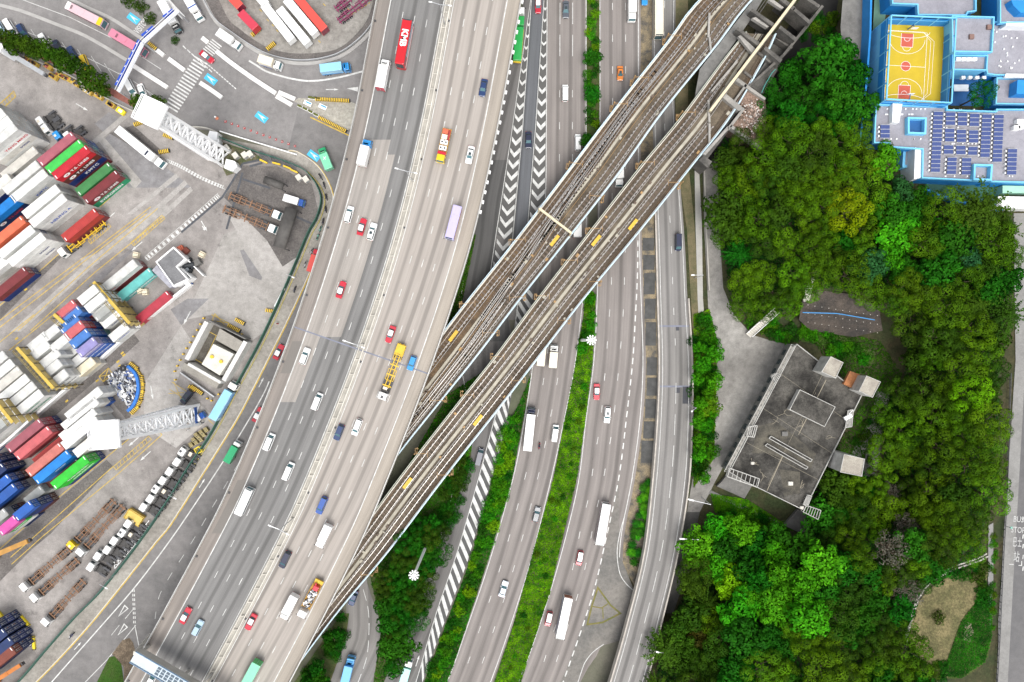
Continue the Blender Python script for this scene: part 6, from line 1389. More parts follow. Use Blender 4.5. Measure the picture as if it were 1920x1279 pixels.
t = put("box_lorry", "red roofed lorry half hidden beside the viaduct parapet", "lorry", 589, 488, .02, 2.8, 17); lorry(t, 7.0, 2.3, 3.2, "red", "coral", 1.8)
for lb, x, y, a, kw in (("silver saloon at the top of the brown motorway lanes", 1061, 17, 180, dict(L=5.0, Wd=1.85, Ht=1.45, col="grey", kind="sedan", sunroof=True)), ("dark saloon between the two chevron strips", 991, 262, 180, dict(L=4.8, Wd=1.85, Ht=1.5, col="navy", kind="sedan")), ("orange car below the white motorway lorry", 1163, 137, 180, dict(L=4.2, Wd=1.75, Ht=1.45, col="orange", kind="sedan", sunroof=True)), ("white car with a grey roof panel right of the green median", 1139, 778, 184, dict(L=4.8, Wd=1.85, Ht=1.6, col="white", kind="hatch", sunroof=True)), ("grey car right of the long hedge, highest in the lower lanes", 1006, 965, 14, dict(L=4.5, Wd=1.8, Ht=1.6, col="grey", kind="hatch", sunroof=True)), ("silver blue saloon lower in the lanes right of the long hedge", 944, 1105, 17, dict(L=4.8, Wd=1.85, Ht=1.45, col="silver", kind="sedan")), ("dark car half under the railway on the loop road", 662, 1122, 200, dict(L=4.5, Wd=1.8, Ht=1.5, col="dark blue", kind="sedan")), ("blue car cut off at the top edge left of the ramp", 1209, -6, 180, dict(L=4.6, Wd=1.8, Ht=1.5, col="bright blue", kind="hatch"))):
    car(put("car", lb, "car", x, y, .02, 1.0, a, GM), **kw)
for lb, x, y, a in (("red taxi at the top edge in the slip lane", 1009, 9, 180), ("red taxi hugging the green median's right edge", 1119, 735, 181), ("red taxi below the big white coach", 1087, 1047, 190), ("red taxi beside the lowest white coach", 1029, 1161, 192)):
    kw = dict(TX); 
    if x in (1087, 1029): kw.update(kind="mpv", L=4.3, Ht=1.7)
    car(put("taxi", lb, "taxi", x, y, .02, 1.0, a, GM), **kw)
for lb, x, y, a, c in (("white van in the upper motorway lanes above the railway", 1060, 173, 0, "white"), ("white van whose tail touches the railway's shadow", 1084, 266, 0, "white"), ("white van right of the long white trailer", 1041, 813, 8, "white"), ("black van beside the striped gore below the railway", 899, 857, 14, "navy")): car(put("van", lb, "van", x, y, .02, 1.5, a, GM), 4.9 if c == "white" else 5.0, 1.78, 2.0, c, "van")
car(put("van", "navy van alone on the right hand slip road", "van", 1273, 454, .02, 1.6, 180, GM), 4.9, 1.85, 2.0, "navy", "van")
for lb, x, y, a, L, W_, H_, c1, c2 in (("white lorry at the top of the right carriageway", 1186, 10, 180, 8.0, 2.3, 3.2, "white", "white"), ("cream box lorry just coming out from under the railway", 1038, 668, 5, 6.6, 2.3, 3.3, "white", "cream"), ("cream lorry almost hidden under the railway left of another", 1016, 660, 6, 8.0, 2.3, 3.3, "cream", "cream"), ("white lorry hidden under the upper railway viaduct", 1162, 322, 180, 8, 2.3, 3.2, "white", "white"), ("white lorry nose peeping from under the crossing tracks", 1083, 418, 0, 8, 2.3, 3.2, "white", "white"), ("turquoise box lorry at the bottom edge by the striped gore", 761, 1262, 16, 7.0, 2.2, 3.2, "white", "turquoise"), ("sky blue lorry at the bottom edge on the loop road", 651, 1262, 14, 8.6, 2.4, 3.5, "sky blue", "sky blue")):
    t = put("box_lorry", lb, "lorry", x, y, .02, 2.8, a, GM); lorry(t, L, W_, H_, c1, c2, 1.9)
t = put("box_lorry", "long white trailer lorry on the lanes below the railway", "lorry", 993, 805, .02, 3.4, 6, GM); lorry(t, 12.2, 2.45, 3.9, "navy", "white", 1.6, 3.1)
for lb, x, y, a, nose in (("long white coach at the top of the right hand slip road", 1236, 28, 180, None), ("white coach beside the thick dashed line", 1131, 984, 190, None), ("lowest white coach with a rust red tail beside a taxi", 1058, 1160, 192, None)):
    t = put("coach", lb, "coach", x, y, .02, 3.2, a, GM); coach(t, 12.0, 2.5, 3.4, "cream" if "top" in lb else "white", "wine" if "thick" in lb else ("blue" if "lowest" in lb else None))
    if "lowest" in lb: m = MB(); m.box((0, -6.03, 2), (2.3, .06, 2.4)); m.build("tail_panel", VP["rust"], t)
t = put("car_transporter", "green transporter trailer lorry half hidden under the viaduct's right edge", "lorry", 973, 66, .02, 2.5, 4, GM); cab_(t, 6.2, 2.1, 2.3, 2.8, "white"); m = MB(); m.rbox(0, 4.1, 1.2, 2.8, 2.4, 2.6, .1, .08); m.rbox(0, -2.4, 1.0, 2.6, 2.4, 9.6, .1, .08); m.build("trailer", VP["mid green"], t); m = MB(); m.box((0, -7.3, 1.3), (2.3, .3, .6)); m.box((1.25, -2.4, 1.4), (.06, 9, .3)); m.build("yellow_trim", yellow_paint, t); wheels(t, 1.0, (7.4, 4.0, -4.6, -5.8), .48, .34)
def rider(name, label, x, y, z, ang, top, cat="person"):
    """a seated rider: one skinned body"""
    p = P(x, y, z); t = thing(name, label, cat, (p.x, p.y, z), R(-ang))
    me = bpy.data.meshes.new("body"); V_ = [(0, -.25, .85), (0, -.1, 1.15), (0, .0, 1.42), (0, .08, 1.58), (0, .12, 1.74), (.2, .0, 1.38), (.33, .25, 1.15), (.3, .52, 1.12), (-.2, .0, 1.38), (-.33, .25, 1.15), (-.3, .52, 1.12), (.2, .15, .82), (.22, .1, .4), (-.2, .15, .82), (-.22, .1, .4)]
    E = [(0, 1), (1, 2), (2, 3), (3, 4), (2, 5), (5, 6), (6, 7), (2, 8), (8, 9), (9, 10), (0, 11), (11, 12), (0, 13), (13, 14)]
    return skin_body(t, me, V_, E, [.15, .16, .17, .07, .11, .08, .06, .045, .08, .06, .045, .1, .07, .1, .07], top)
def skin_body(t, me, V_, E, rad, top):
    me.from_pydata(V_, E, []); o = bpy.data.objects.new("body", me); COL.objects.link(o); o.parent = t; md = o.modifiers.new("skin", 'SKIN'); me.skin_vertices.new() if not me.skin_vertices else None
    for i, r in enumerate(rad): me.skin_vertices[0].data[i].radius = (r, r)
    me.skin_vertices[0].data[0].use_root = True; s_ = o.modifiers.new("sub", 'SUBSURF'); s_.levels = 1; s_.render_levels = 1; me.materials.append(top); return t
cloth_red = mat("red_shirt", (.45, .03, .03), .8, .1, 3); cloth_white = mat("white_shirt", (.72, .72, .72), .8, .08, 3); cloth_navy = mat("navy_clothes", (.04, .05, .10), .8, .2, 3); hair = mat("black_hair", (.02, .018, .016), .7, .1, 3); skin = mat("skin", (.45, .28, .20), .6, .05, 3)
def ball(t, name, c, r, mt):
    m = MB(); n = 8; m.loft([[(c[0] + r*math.sin(math.pi*k/6)*math.cos(2*math.pi*i/n), c[1] + r*math.sin(math.pi*k/6)*math.sin(2*math.pi*i/n), c[2] - r*math.cos(math.pi*k/6)) for i in range(n)] for k in range(1, 6)]); m.build(name, mt, t, True)
motorbike(1011, 836, 188, "red motorbike on the motorway beside the long white trailer", VP["red"], None, .03); t = rider("person", "motorcyclist in dark clothes riding the red motorbike", 1011, 836, .03, 188, cloth_navy); ball(t, "helmet", (0, .12, 1.72), .17, black)
motorbike(137, 1190, 40, "blue motorbike on the pavement beside the bottom left street", mat("bike_blue", (.05, .06, .15), .4), None, .06); t = rider("person", "motorcyclist in navy on the pavement beside the kerb", 137, 1190, .06, 40, cloth_navy); ball(t, "helmet", (0, .12, 1.72), .17, white_paint)
for lb, x, y, a, c, st, rf in (("white roofed pink bus beside the upper kerb at the top left", 158, 26, 117, "pink", "wine", "yellow"), ("all pink bus passing under the blue sign gantry", 237, 78, 121, "hot pink", "wine", None)):
    t = put("bus", lb, "bus", x, y, .02, 3.0, a, GT); coach(t, 11.5 if rf else 11.0, 2.4, 3.2, c, st, rf, ac=True)
    m = MB()
    for k in range(4): m.box((-.45 + k*.3, -3.9 if rf else -3.0, 3.36), (.16, .5, .05))
    m.build("roof_grille", black, t)
    if rf: m = MB(); m.rbox(0, -5.0, 3.14, 3.27, 2.2, 1.2, .2, .05); m.build("rear_cap", VP["white"], t)
for lb, x, y, a, L, c1, c2, sk in (("white lorry crossing under the gantry's upper arm", 317, 29, 152, 9.5, "black", "white", None), ("white lorry with a blue band at the top left", 358, 8, 150, 9.0, "white", "white", "blue"), ("white lorry passing the small zebra crossing", 428, 73, 124, 7.0, "white", "white", None), ("cream lorry with a blue side rounding the bend", 505, 116, 108, 6.4, "white", "cream", "blue"), ("light blue lorry rounding the kerbed bend", 628, 126, 83, 8.4, "bright blue", "pale blue", "bright blue"), ("mint green lorry on the curve below the blue arrows", 609, 296, 338, 6.8, "green", "mint", None)):
    t = put("box_lorry", lb, "lorry", x, y, .02, 2.8, a, GT); lorry(t, L, 2.4, 3.3, c1, c2, 2.0, skirt=sk)
    if "band" in lb: m = MB(); m.box((0, 1.0, 3.32), (2.42, .35, .03)); m.build("roof_band", VP["blue"], t)
    if "mint" in lb: text("X", 1.2, VP["white"], t, (0, -.2, 3.33), (0, 0, R(160)))
car(put("taxi", "red taxi between the curved divider and the zebra crossing", "taxi", 387, 106, .02, 1.0, 128, GT), **TX)
gp = "cars parked along the tree row"
for lb, x, y, a, kw in (("white van with blue sides parked first by the trees", 20, 52, 148, dict(L=5, Wd=1.85, Ht=1.9, col="white", kind="van")), ("dark blue car parked beside the white van under the trees", 41, 58, 150, dict(L=4.6, Wd=1.8, Ht=1.5, col="dark blue", kind="hatch")), ("white car with dark glass parked half under the trees", 80, 76, 332, dict(L=4.7, Wd=1.8, Ht=1.6, col="white", kind="hatch")), ("dark estate parked between the white car and the next", 107, 88, 330, dict(L=4.7, Wd=1.8, Ht=1.6, col="navy", kind="mpv")), ("dark blue car parked left of the yellow one", 135, 99, 325, dict(L=4.6, Wd=1.8, Ht=1.5, col="dark blue", kind="hatch")), ("yellow car with dark windows parked at the tree row", 158, 117, 158, dict(L=4.6, Wd=1.8, Ht=1.5, col="yellow", kind="mpv")), ("white van with dark glass parked under the blue gantry", 244, 163, 152, dict(L=5.0, Wd=1.9, Ht=1.9, col="white", kind="van")), ("white saloon parked next to the small trees by the gantry", 266, 171, 158, dict(L=4.7, Wd=1.8, Ht=1.5, col="white", kind="sedan")), ("pale blue car at the left edge beside the trees", 0, 53, 150, dict(L=4.6, Wd=1.8, Ht=1.5, col="ice", kind="hatch"))):
    nm = "van" if kw["kind"] == "van" else "car"; car(put(nm, lb, nm, x, y, .04, 1.0, a, gp), **kw)
def semi(label, cabxy, tailxy, cabc, cargo=None, z=.05, frame=rust_frame, h=1.3, roofc=None, nm="container_lorry"):
    """tractor with a trailer; cab centre and trailer tail in photo pixels"""
    a, b = P(*cabxy, h), P(*tailxy, h); d = a - b; L = d.length + 1.1; ang = math.atan2(d.y, d.x) - math.pi/2; c = (a + d.normalized()*1.1 + b)/2
    t = thing(nm, label, "lorry", (c.x, c.y, z), ang, "lorries in the container yard"); yc = L/2 - 3.0; tractor(t, cabc, yc, 6.0, None)
    if cargo: m = MB(); m.rbox(0, -L/2 + (L - 2.7)/2, 1.1, 3.8, 2.45, L - 2.7, .08, .06); m.build("trailer_box", VP[cargo], t); wheels(t, 1.0, (-L/2 + 1.4, -L/2 + 2.7, -L/2 + 4.0), .5, .34)
    else: skeleton(t, L/2 - 2.6, -L/2, frame)
    return t
t = semi("long white trailer lorry parked below the upper lattice tower", (297, 304), (222, 243), "white", "white", h=3); m = MB(); m.box((0, 3.0, 3.83), (1.6, .5, .04)); m.build("lettered_band", VP["navy"], t)
semi("white tractor with a bright yellow empty trailer beside the container stacks", (121, 474), (196, 415), "white", frame=tray_y); semi("upper rusty skeleton trailer lorry under the dark shed", (521, 404), (429, 366), "white"); semi("lower rusty skeleton trailer lorry under the dark shed", (513, 430), (418, 391), "white")
semi("yellow cabbed tractor with a rusty skeleton trailer", (138, 1020), (215, 938), "yellow"); semi("white tractor with rusty trailer right of the yellow cab", (155, 1033), (232, 948), "white"); semi("white tractor with rusty trailer farthest left at the bottom", (50, 1098), (131, 1028), "white"); semi("white tractor with rusty trailer in the middle of three below", (69, 1118), (147, 1049), "white"); semi("white tractor with rusty trailer nearest the street fence", (90, 1163), (158, 1088), "white")
t = semi("white tractor with a sky blue trailer beside the green fence", (435, 724), (399, 786), "white", "pale blue", h=3.2); m = MB(); m.box((1.24, -1, 2.2), (.04, 8, 1.6)); m.build("side_curtain", VP["bright blue"], t)
gk = "white tractor units parked in a row along the fence"; od = "first second third fourth fifth sixth seventh eighth ninth tenth eleventh twelfth".split()
for i, (x, y) in enumerate(((340, 847), (330, 866), (316, 884), (303, 901), (290, 917), (280, 935), (267, 951), (238, 982), (227, 999), (212, 1014), (199, 1031), (181, 1043), (168, 1063))):
    a = -57; p = P(x, y, 2.9) - Vector((math.sin(R(a)), math.cos(R(a)), 0))*2.0
    t = thing("tractor_unit", ("white tractor unit, %s from the top of the row by the fence" % od[i]) if i < 12 else "white tractor unit, last at the bottom of the row", "tractor unit", (p.x, p.y, .05), R(-a), gk); tractor(t, "white", 0, 6.2, 1 if i in (0, 4, 8) else None)
for lb, x, y, a, c in (("white tractor unit beside the tall white stack, upper of two", 72, 227, 235, "white"), ("white tractor unit beside the tall white stack, lower of two", 82, 241, 235, "white"), ("bright blue cabbed tractor by the coloured stacks", 104, 254, 235, "bright blue"), ("white tractor unit touching the pink-brown container", 124, 255, 235, "white")):
    p = P(x, y, 2.9) - Vector((math.sin(R(a)), math.cos(R(a)), 0))*2.0; t = thing("tractor_unit", lb, "tractor unit", (p.x, p.y, .05), R(-a), "tractor units by the tall stacks"); tractor(t, c, 0, 6.0)
t = put("van", "dark pick-up van parked beside the square building's corner", "van", 349, 744, .05, 1.3, 218); car(t, 4.9, 1.85, 1.8, "navy", "mpv", sunroof=True)
t = put("box_lorry", "small white lorry with a blue cab between the sheds", "lorry", 551, 376, .05, 2.2, 107); lorry(t, 6.0, 2.1, 2.6, "blue", "white", 1.5, 2.3)
t = put("small_truck", "small white and blue truck beside the lower lattice tower", "lorry", 370, 784, .05, 2.0, 60); lorry(t, 4.6, 1.9, 2.2, "blue", "white", 1.4, 2.0)
def pc(label, a, b, col, endc, L=12.6):
    p, q = P(*a, 3.8), P(*b, 3.8); d = q - p; an = math.atan2(d.y, d.x) - math.pi/2; t = thing("container_trailer", label, "trailer", (q.x - d.normalized().x*L/2, q.y - d.normalized().y*L/2, .05), an, "trailers in the kerbed trailer park"); m = MB(); m.rbox(0, 0, 1.2, 3.85, 2.44, L, .06, .05); m.build("container", VP[col], t); m = MB()
    for s_ in (-1, 1): m.box((s_*.58, L/2 + .03, 2.5), (1.1, .06, 2.4)); m.bar((s_*.3, L/2 + .08, 1.4), (s_*.3, L/2 + .08, 3.7), .04); m.bar((s_*.85, L/2 + .08, 1.4), (s_*.85, L/2 + .08, 3.7), .04)
    m.build("door", VP[endc], t); m = MB(); m.box((0, 0, 1.0), (1.2, L - .4, .3)); m.build("chassis", dark_steel, t); wheels(t, 1.0, (L/2 - 1.2, L/2 - 2.5, -L/2 + 2), .48, .34)
pc("short pink red container trailer in front of the coral one", (448, 20), (479, 52), "container red", "bus red", 6.2); pc("coral container trailer behind the pink red one", (420, -20), (450, 12), "coral", "wine", 9); pc("left of three long white container trailers", (496, 10), (546, 74), "white", "white"); pc("middle long white container trailer, lowest of three", (524, 17), (576, 80), "white", "white"); pc("right of three long white container trailers", (538, 0), (590, 62), "white", "white"); pc("long bright red container trailer right of the white ones", (558, -4), (608, 55), "coral", "wine"); pc("white container trailer mostly beyond the top edge", (470, -24), (498, 8), "white", "white", 10)
p = P(665, 16, 1.3); t = thing("skeleton_trailer", "plum red empty skeleton trailer under the viaduct's top edge", "trailer", (p.x, p.y, .05), R(-52)); skeleton(t, 5.5, -6, plum); p = P(655, -2, 1.3); t = thing("skeleton_trailer", "plum red trailer frame cut off by the top edge", "trailer", (p.x, p.y, .05), R(-52)); skeleton(t, 5, -5, plum)
def person(label, x, y, z, ang, top):
    p = P(x, y, z + 1); t = thing("person", label, "person", (p.x, p.y, z), R(-ang)); me = bpy.data.meshes.new("body")
    V_ = [(0, 0, .92), (0, 0, 1.2), (0, 0, 1.42), (0, .01, 1.54), (.2, 0, 1.4), (.26, .06, 1.12), (.28, .18, .9), (-.2, 0, 1.4), (-.26, -.04, 1.12), (-.28, .1, .9), (.1, .08, .5), (.1, .12, .06), (-.1, -.08, .5), (-.1, -.16, .06)]
    E = [(0, 1), (1, 2), (2, 3), (2, 4), (4, 5), (5, 6), (2, 7), (7, 8), (8, 9), (0, 10), (10, 11), (0, 12), (12, 13)]
    skin_body(t, me, V_, E, [.14, .14, .16, .06, .08, .055, .04, .08, .055, .04, .075, .05, .075, .05], top); ball(t, "head", (0, .03, 1.66), .115, skin); ball(t, "hair", (0, .0, 1.69), .12, hair); return t
person("person in white and blue walking near the yellow crates", 352, 806, .05, 40, cloth_white); person("person in dark clothes beside the small blue truck", 380, 793, .05, 200, cloth_navy); person("person in orange working at the lattice tower's foot", 361, 791, .05, 90, mat("hi_vis", (.65, .22, .04), .8, .1)); person("person in red walking the street pavement", 520, 607, .06, 200, cloth_red)
ZK = 8.0
bt = thing("flat_roofed_building", "long stained flat roofed concrete building between the service road and the wood", "building")
RP = [(1494, 645), (1616, 741), (1508, 957), (1398, 903), (1368, 885)]
roof_st = ground_mat("stained_roof", (.115, .108, .095), (.032, .03, .027), .16, .5, .45, .4); grime = mat("grimy_wall", (.22, .215, .20), .9, .3, .4, fine=.2); parapet_w = mat("white_coping", (.46, .45, .42), .85, .35, .6, fine=.2)
m = MB(); cpoly(m, RP, 0, ZK - .05, 0); m.build("walls", grime, bt)
m = MB(); m.poly([tuple(P(x, y, ZK)) for x, y in RP]); m.build("roof", roof_st, bt)
m = MB(); wall_run(m, RP, .2, ZK - .3, ZK + .45, 0, True); m.build("parapet", parapet_w, bt)
m = MB()
for a, b in (((1548, 690), (1440, 910)), ((1430, 765), (1560, 850)), ((1462, 700), (1590, 790)), ((1400, 830), (1535, 900))): stroke(m, [a, b], .06, ZK + .03, 0, 0, ZK)
for a, b in (((1549, 712), (1497, 815)), ((1470, 850), (1438, 920))): stroke(m, [a, b], .18, ZK + .05, 0, 0, ZK)
random.seed(9)
for c in ((1530, 750), (1470, 775), (1540, 780), (1410, 865), (1500, 915), (1430, 890), (1505, 800), (1455, 790), (1560, 820)):
    for k in range(4):
        a = random.uniform(0, 6.3); pts = [c]
        for j in range(random.randint(2, 5)): pts.append((pts[-1][0] + math.cos(a)*3.2, pts[-1][1] + math.sin(a)*3.2)); a += random.uniform(-.8, .8)
        stroke(m, pts, .075, ZK + .04, 0, 0, ZK)
m.build("crack_repairs", mat("crack_mortar", (.30, .265, .20), .9, .2), bt)
m = MB(); sheet(m, [(1420, 800), (1455, 790), (1530, 850), (1520, 880), (1440, 850), (1410, 850)], ZK + .02, 0, ZK); sheet(m, [(1462, 880), (1500, 885), (1500, 925), (1470, 930)], ZK + .022, 0, ZK); m.build("lichen_stain", ground_mat("roof_lichen", (.125, .114, .09), (.05, .047, .041), .25, .3, .3), bt)
def rbx(name, pts, z0, z1, rm, wm_=parapet_w, cop=True):
    b = bpy.data.objects.new(name, None); COL.objects.link(b); b.parent = bt
    m = MB(); cpoly(m, pts, z0, z1 - .1); m.build("walls", wm_, b)
    m = MB(); m.poly([tuple(P(x, y, z1 - .05)) for x, y in pts]); m.build("top", rm, b)
    if cop: m = MB(); wall_run(m, pts, .16, z1 - .2, z1 + .18, 0, True); m.build("coping", parapet_w, b)
    return b
roof_pale = ground_mat("pale_roof", (.40, .37, .31), (.30, .27, .23), .4, .2, .25, .2)
rbx("stair_house", [(1558, 669), (1581, 680), (1567, 709), (1541, 697)], ZK, ZK + 6, roof_pale); rbx("stair_house", [(1625, 705), (1651, 716), (1636, 745), (1611, 733)], ZK, ZK + 6, roof_pale); rbx("stair_house", [(1583, 852), (1621, 861), (1616, 893), (1576, 885)], 0, ZK + 6, roof_pale)
rbx("plant_house", [(1500, 731), (1566, 763), (1546, 800), (1481, 768)], ZK, ZK + 2.2, roof_st)
rbx("roof_upstand", [(1442, 822), (1446, 818), (1523, 862), (1520, 866)], ZK, ZK + .7, roof_st); rbx("roof_upstand", [(1435, 836), (1439, 832), (1515, 876), (1512, 880)], ZK, ZK + .7, roof_st)
m = MB(); q = [P(x, y, ZK + 1.2) for x, y in ((1594, 696), (1612, 702), (1600, 729), (1582, 720))]; m.prism([(a.x, a.y) for a in q], ZK + .2, ZK + 1.25); m.build("rusty_sheet", mat("rust_sheet", (.40, .16, .06), .8, .35, .7, fine=.2), bt)
for x, y, w in ((1470, 813, 1.6), (1410, 868, .9), (1481, 906, 1.3), (1502, 951, 1.0)): p = P(x, y, ZK); m = MB(); m.rbox(p.x, p.y, ZK, ZK + .7, w, w*.8, .05, .05); m.build("roof_hatch", concrete_pale if w < 1.5 else concrete_dark, bt)
m = MB()
for a, b in (((1490, 648), (1364, 885)), ((1484, 646), (1358, 884))):
    for z in (ZK + .6, ZK + 1.1): m.bar(P(*a, z), P(*b, z), .06)
for i in range(26):
    a, b = (lerp(1490, 1364, i/25), lerp(648, 885, i/25)), (lerp(1484, 1358, i/25), lerp(646, 884, i/25)); m.bar(P(*a, ZK - .1), P(*a, ZK + 1.1), .05); m.bar(P(*a, ZK + .1), P(*b, ZK + .1), .06)
m.build("walkway_rail", parapet_w, bt)
m = MB(); wall_run(m, [(1487, 647), (1361, 885)], .9, ZK - .3, ZK - .05); m.build("walkway", concrete, bt)
def cage(pts, z, n):
    m = MB(); q = [P(x, y, z) for x, y in pts]
    for a, b in zip(q, q[1:] + q[:1]):
        m.bar(a, b, .09); m.bar(a - Vector((0, 0, 1.2)), b - Vector((0, 0, 1.2)), .07)
        for i in range(n): e = a.lerp(b, i/n); m.bar(e, e - Vector((0, 0, 1.6)), .05)
    for i in range(1, n + 2): m.bar(q[0].lerp(q[1], i/(n + 2)), q[3].lerp(q[2], i/(n + 2)), .07)
    m.build("railing_cage", parapet_w, bt)
cage([(1368, 878), (1424, 898), (1420, 914), (1364, 894)], ZK + 1.5, 5); cage([(1512, 948), (1539, 957), (1534, 974), (1506, 960)], ZK + 1.0, 4); cage([(1448, 705), (1456, 700), (1464, 703), (1455, 718)], ZK + 1.4, 2); cage([(1404, 800), (1420, 798), (1414, 820), (1400, 818)], ZK + 1.4, 2); cage([(1590, 770), (1600, 768), (1597, 800), (1585, 802)], ZK + 1.0, 3); cage([(1514, 928), (1522, 930), (1514, 950), (1506, 946)], ZK + 1, 3)
m = MB(); q = P(1590, 782, ZK + 1); m.box((q.x, q.y, ZK + .9), (2.2, 1.0, .7), 0, .5); m.bar((q.x, q.y, ZK), (q.x + .6, q.y + 2.0, ZK + 2.4), .08); m.build("antenna_frame", white_paint, bt)
m = MB()
for i in range(13):
    for z in (1.6, 5.0):
        a = P(lerp(1492, 1370, (i + .5)/13), lerp(652, 884, (i + .5)/13), ZK); m.box((a.x - .35, a.y - .1, z + .6), (.3, 1.6, 1.5), 0, R(-28))
m.each("window", glass, bt)
m = MB(); cpoly(m, [(1352, 905), (1368, 885), (1412, 908), (1396, 935), (1344, 912)], 0, 1.2); cpoly(m, [(1470, 985), (1496, 955), (1530, 975), (1505, 1002)], 0, 1.0); m.each("side_platform", concrete_dark, bt)
m = MB(); sheet(m, [(1332, 925), (1400, 936), (1500, 1000), (1430, 990), (1340, 960)], .05); sheet(m, [(1500, 640), (1560, 650), (1640, 690), (1640, 660), (1560, 620), (1520, 620)], .06); tag(m.build("grass", ground_mat("rough_grass", (.05, .12, .012), (.07, .085, .03), .3, .5, .6)), kind="structure")
m = MB(); stroke(m, [(1330, 922), (1400, 955), (1470, 986)], 1.2, .09, 0, 16); tag(m.build("footpath", concrete_dark), kind="structure")
m = MB(); stroke(m, [(1618, 960), (1648, 780), (1656, 735)], 4.0, .1, 0, 14); stroke(m, [(1540, 975), (1562, 930), (1580, 900), (1640, 790)], 3.0, .08, 0, 14); tag(m.build("footpath", concrete_dark), kind="structure")
t = thing("retaining_slope", "dark sprayed concrete slope with white weep holes and a blue rail", "slope")
m = MB(); q = [(1505, 560, 7), (1540, 545, 8), (1600, 552, 8.4), (1648, 575, 8), (1655, 620, 3), (1600, 632, 1.2), (1520, 620, .6), (1498, 600, 3)]; m.poly([tuple(P(x, y, z)) for x, y, z in q]); m.build("slope_face", ground_mat("shotcrete", (.05, .045, .041), (.10, .082, .068), .2, .5, .4), t)
m = MB()
for i in range(11):
    for j in range(3): p = P(1515 + i*13, 572 + j*16 + i*2, 8.6 - j*2.2); m.box(tuple(p), (.16, .16, .2))
m.each("weep_hole", concrete_pale, t); m = MB(); pts = [P(x, y, z) for x, y, z in ((1505, 586, 6.6), (1570, 588, 6.8), (1640, 600, 7.2))]
for a, b in zip(pts, pts[1:]): m.bar(a, b, .12)
m.build("rail", mat("rail_blue", (.03, .22, .5), .5), t)
t = thing("stairway", "pale narrow stairs climbing from the service road into the wood", "stairs"); m = MB(); a, b = P(1404, 628, 1.0), P(1455, 582, 6.5)
for i in range(16): e = a.lerp(b, i/16); m.box(tuple(e), (1.7, .55, .25), 0, math.atan2(b.y - a.y, b.x - a.x) + math.pi/2)
m.build("steps", concrete_pale, t); m = MB(); n = Vector((-(b - a).y, (b - a).x, 0)).normalized()*.9
for s_ in (-1, 1): m.bar(a + n*s_ + Vector((0, 0, 1)), b + n*s_ + Vector((0, 0, 1)), .07)
m.build("handrail", white_paint, t)
t = thing("stairway", "short pale concrete steps higher in the wood above the dark slope", "stairs"); m = MB(); a, b = P(1512, 562, 8.6), P(1522, 520, 9.6)
for i in range(10): e = a.lerp(b, i/10); m.box(tuple(e), (1.7, .8, .25), 0, .2)
m.build("steps", concrete_pale, t)
ZH = HILL
m = MB(); sheet(m, [(1885, 1300), (1893, 1160), (1902, 1000), (1925, 640), (2300, 640), (2300, 1500), (1880, 1500)], ZH + .05, 0, ZH); tag(m.build("road", ground_mat("right_road_asphalt", (.15, .145, .145), (.12, .118, .12), .06, .1, .12)), kind="structure")
m = MB(); sheet(m, [(1906, 640), (1925, 640), (1900, 1080), (1888, 1300), (1880, 1500), (1864, 1500), (1872, 1160)], ZH + .09, 0, ZH); sheet(m, [(1853, 985), (1862, 980), (1862, 1100), (1856, 1180), (1852, 1100)], ZH + .1, 0, ZH); sheet(m, [(1900, 400), (1925, 400), (1920, 700), (1904, 700)], ZH + .11, 0, ZH); tag(m.build("pavement", ground_mat("right_pavement", (.26, .255, .245), (.21, .206, .197), .2, .12, .15)), kind="structure")
m = MB()
for y in (970, 1002, 1020, 1040, 1062): stroke(m, [(1918, y), (1917, y + 8)], .25, ZH + .12, 0, 0, ZH)
stroke(m, [(1892, 1058), (1900, 1058)], .2, ZH + .12, 0, 0, ZH); stroke(m, [(1909, 1060), (1915, 1060), (1915, 1052)], .2, ZH + .12, 0, 0, ZH); tag(m.build("road_markings", white_line), kind="structure")
for s_, x, y, sz, sx in (("BUS", 1909, 974, 2.3, .75), ("STOP", 1908, 994, 2.3, .7), ("巴", 1902, 1017, 3.0, .42), ("士", 1911, 1018, 3.0, .42), ("站", 1905, 1045, 3.2, .55)):
    o = text(s_, sz, mat("worn_paint", (.42, .42, .41), .8, .2, 1), None, tuple(P(x, y, ZH)[:2]) + (ZH + .14,), (0, 0, R(-4)), "road_lettering", sx, .03); tag(o, kind="structure")
m = MB(); pts = [P(x, y, ZH + 1.1) for x, y in catmull([(1896, 700), (1890, 900), (1882, 1050), (1876, 1180), (1870, 1290)], 40)]
for a, b in zip(pts, pts[1:]): m.bar(a, b, .08); m.bar(a - Vector((0, 0, .5)), b - Vector((0, 0, .5)), .06); m.bar(a, a - Vector((0, 0, 1.1)), .06)
tag(m.build("guard_rail", dark_steel), "dark railing along the pavement of the right hand road", "railing")
p = P(1893, 989, ZH + 2); t = thing("bus_stop_sign", "slim green bus stop sign beside the painted road letters", "sign", (p.x, p.y, ZH)); m = MB(); m.bar((0, 0, 0), (0, 0, 2.6), .06); m.build("pole", steel, t); m = MB(); m.box((.25, 0, 2.3), (.6, .6, .1)); m.box((.25, 0, 2.0), (.5, .06, .6)); m.build("panel", mat("stop_green", (.15, .38, .30), .5), t)
m = MB(); q = [PH(x, y) for x, y in catmull([(1700, 1170), (1735, 1110), (1790, 1075), (1842, 1060), (1850, 1080), (1830, 1130), (1800, 1170), (1770, 1250), (1745, 1250), (1705, 1220), (1700, 1170)], 40)][:-1]; m.poly([(a.x, a.y, ZH + .06) for a in q]); tag(m.build("dry_field", ground_mat("dry_grass", (.22, .185, .09), (.11, .105, .045), .2, .45, .6)), kind="structure")
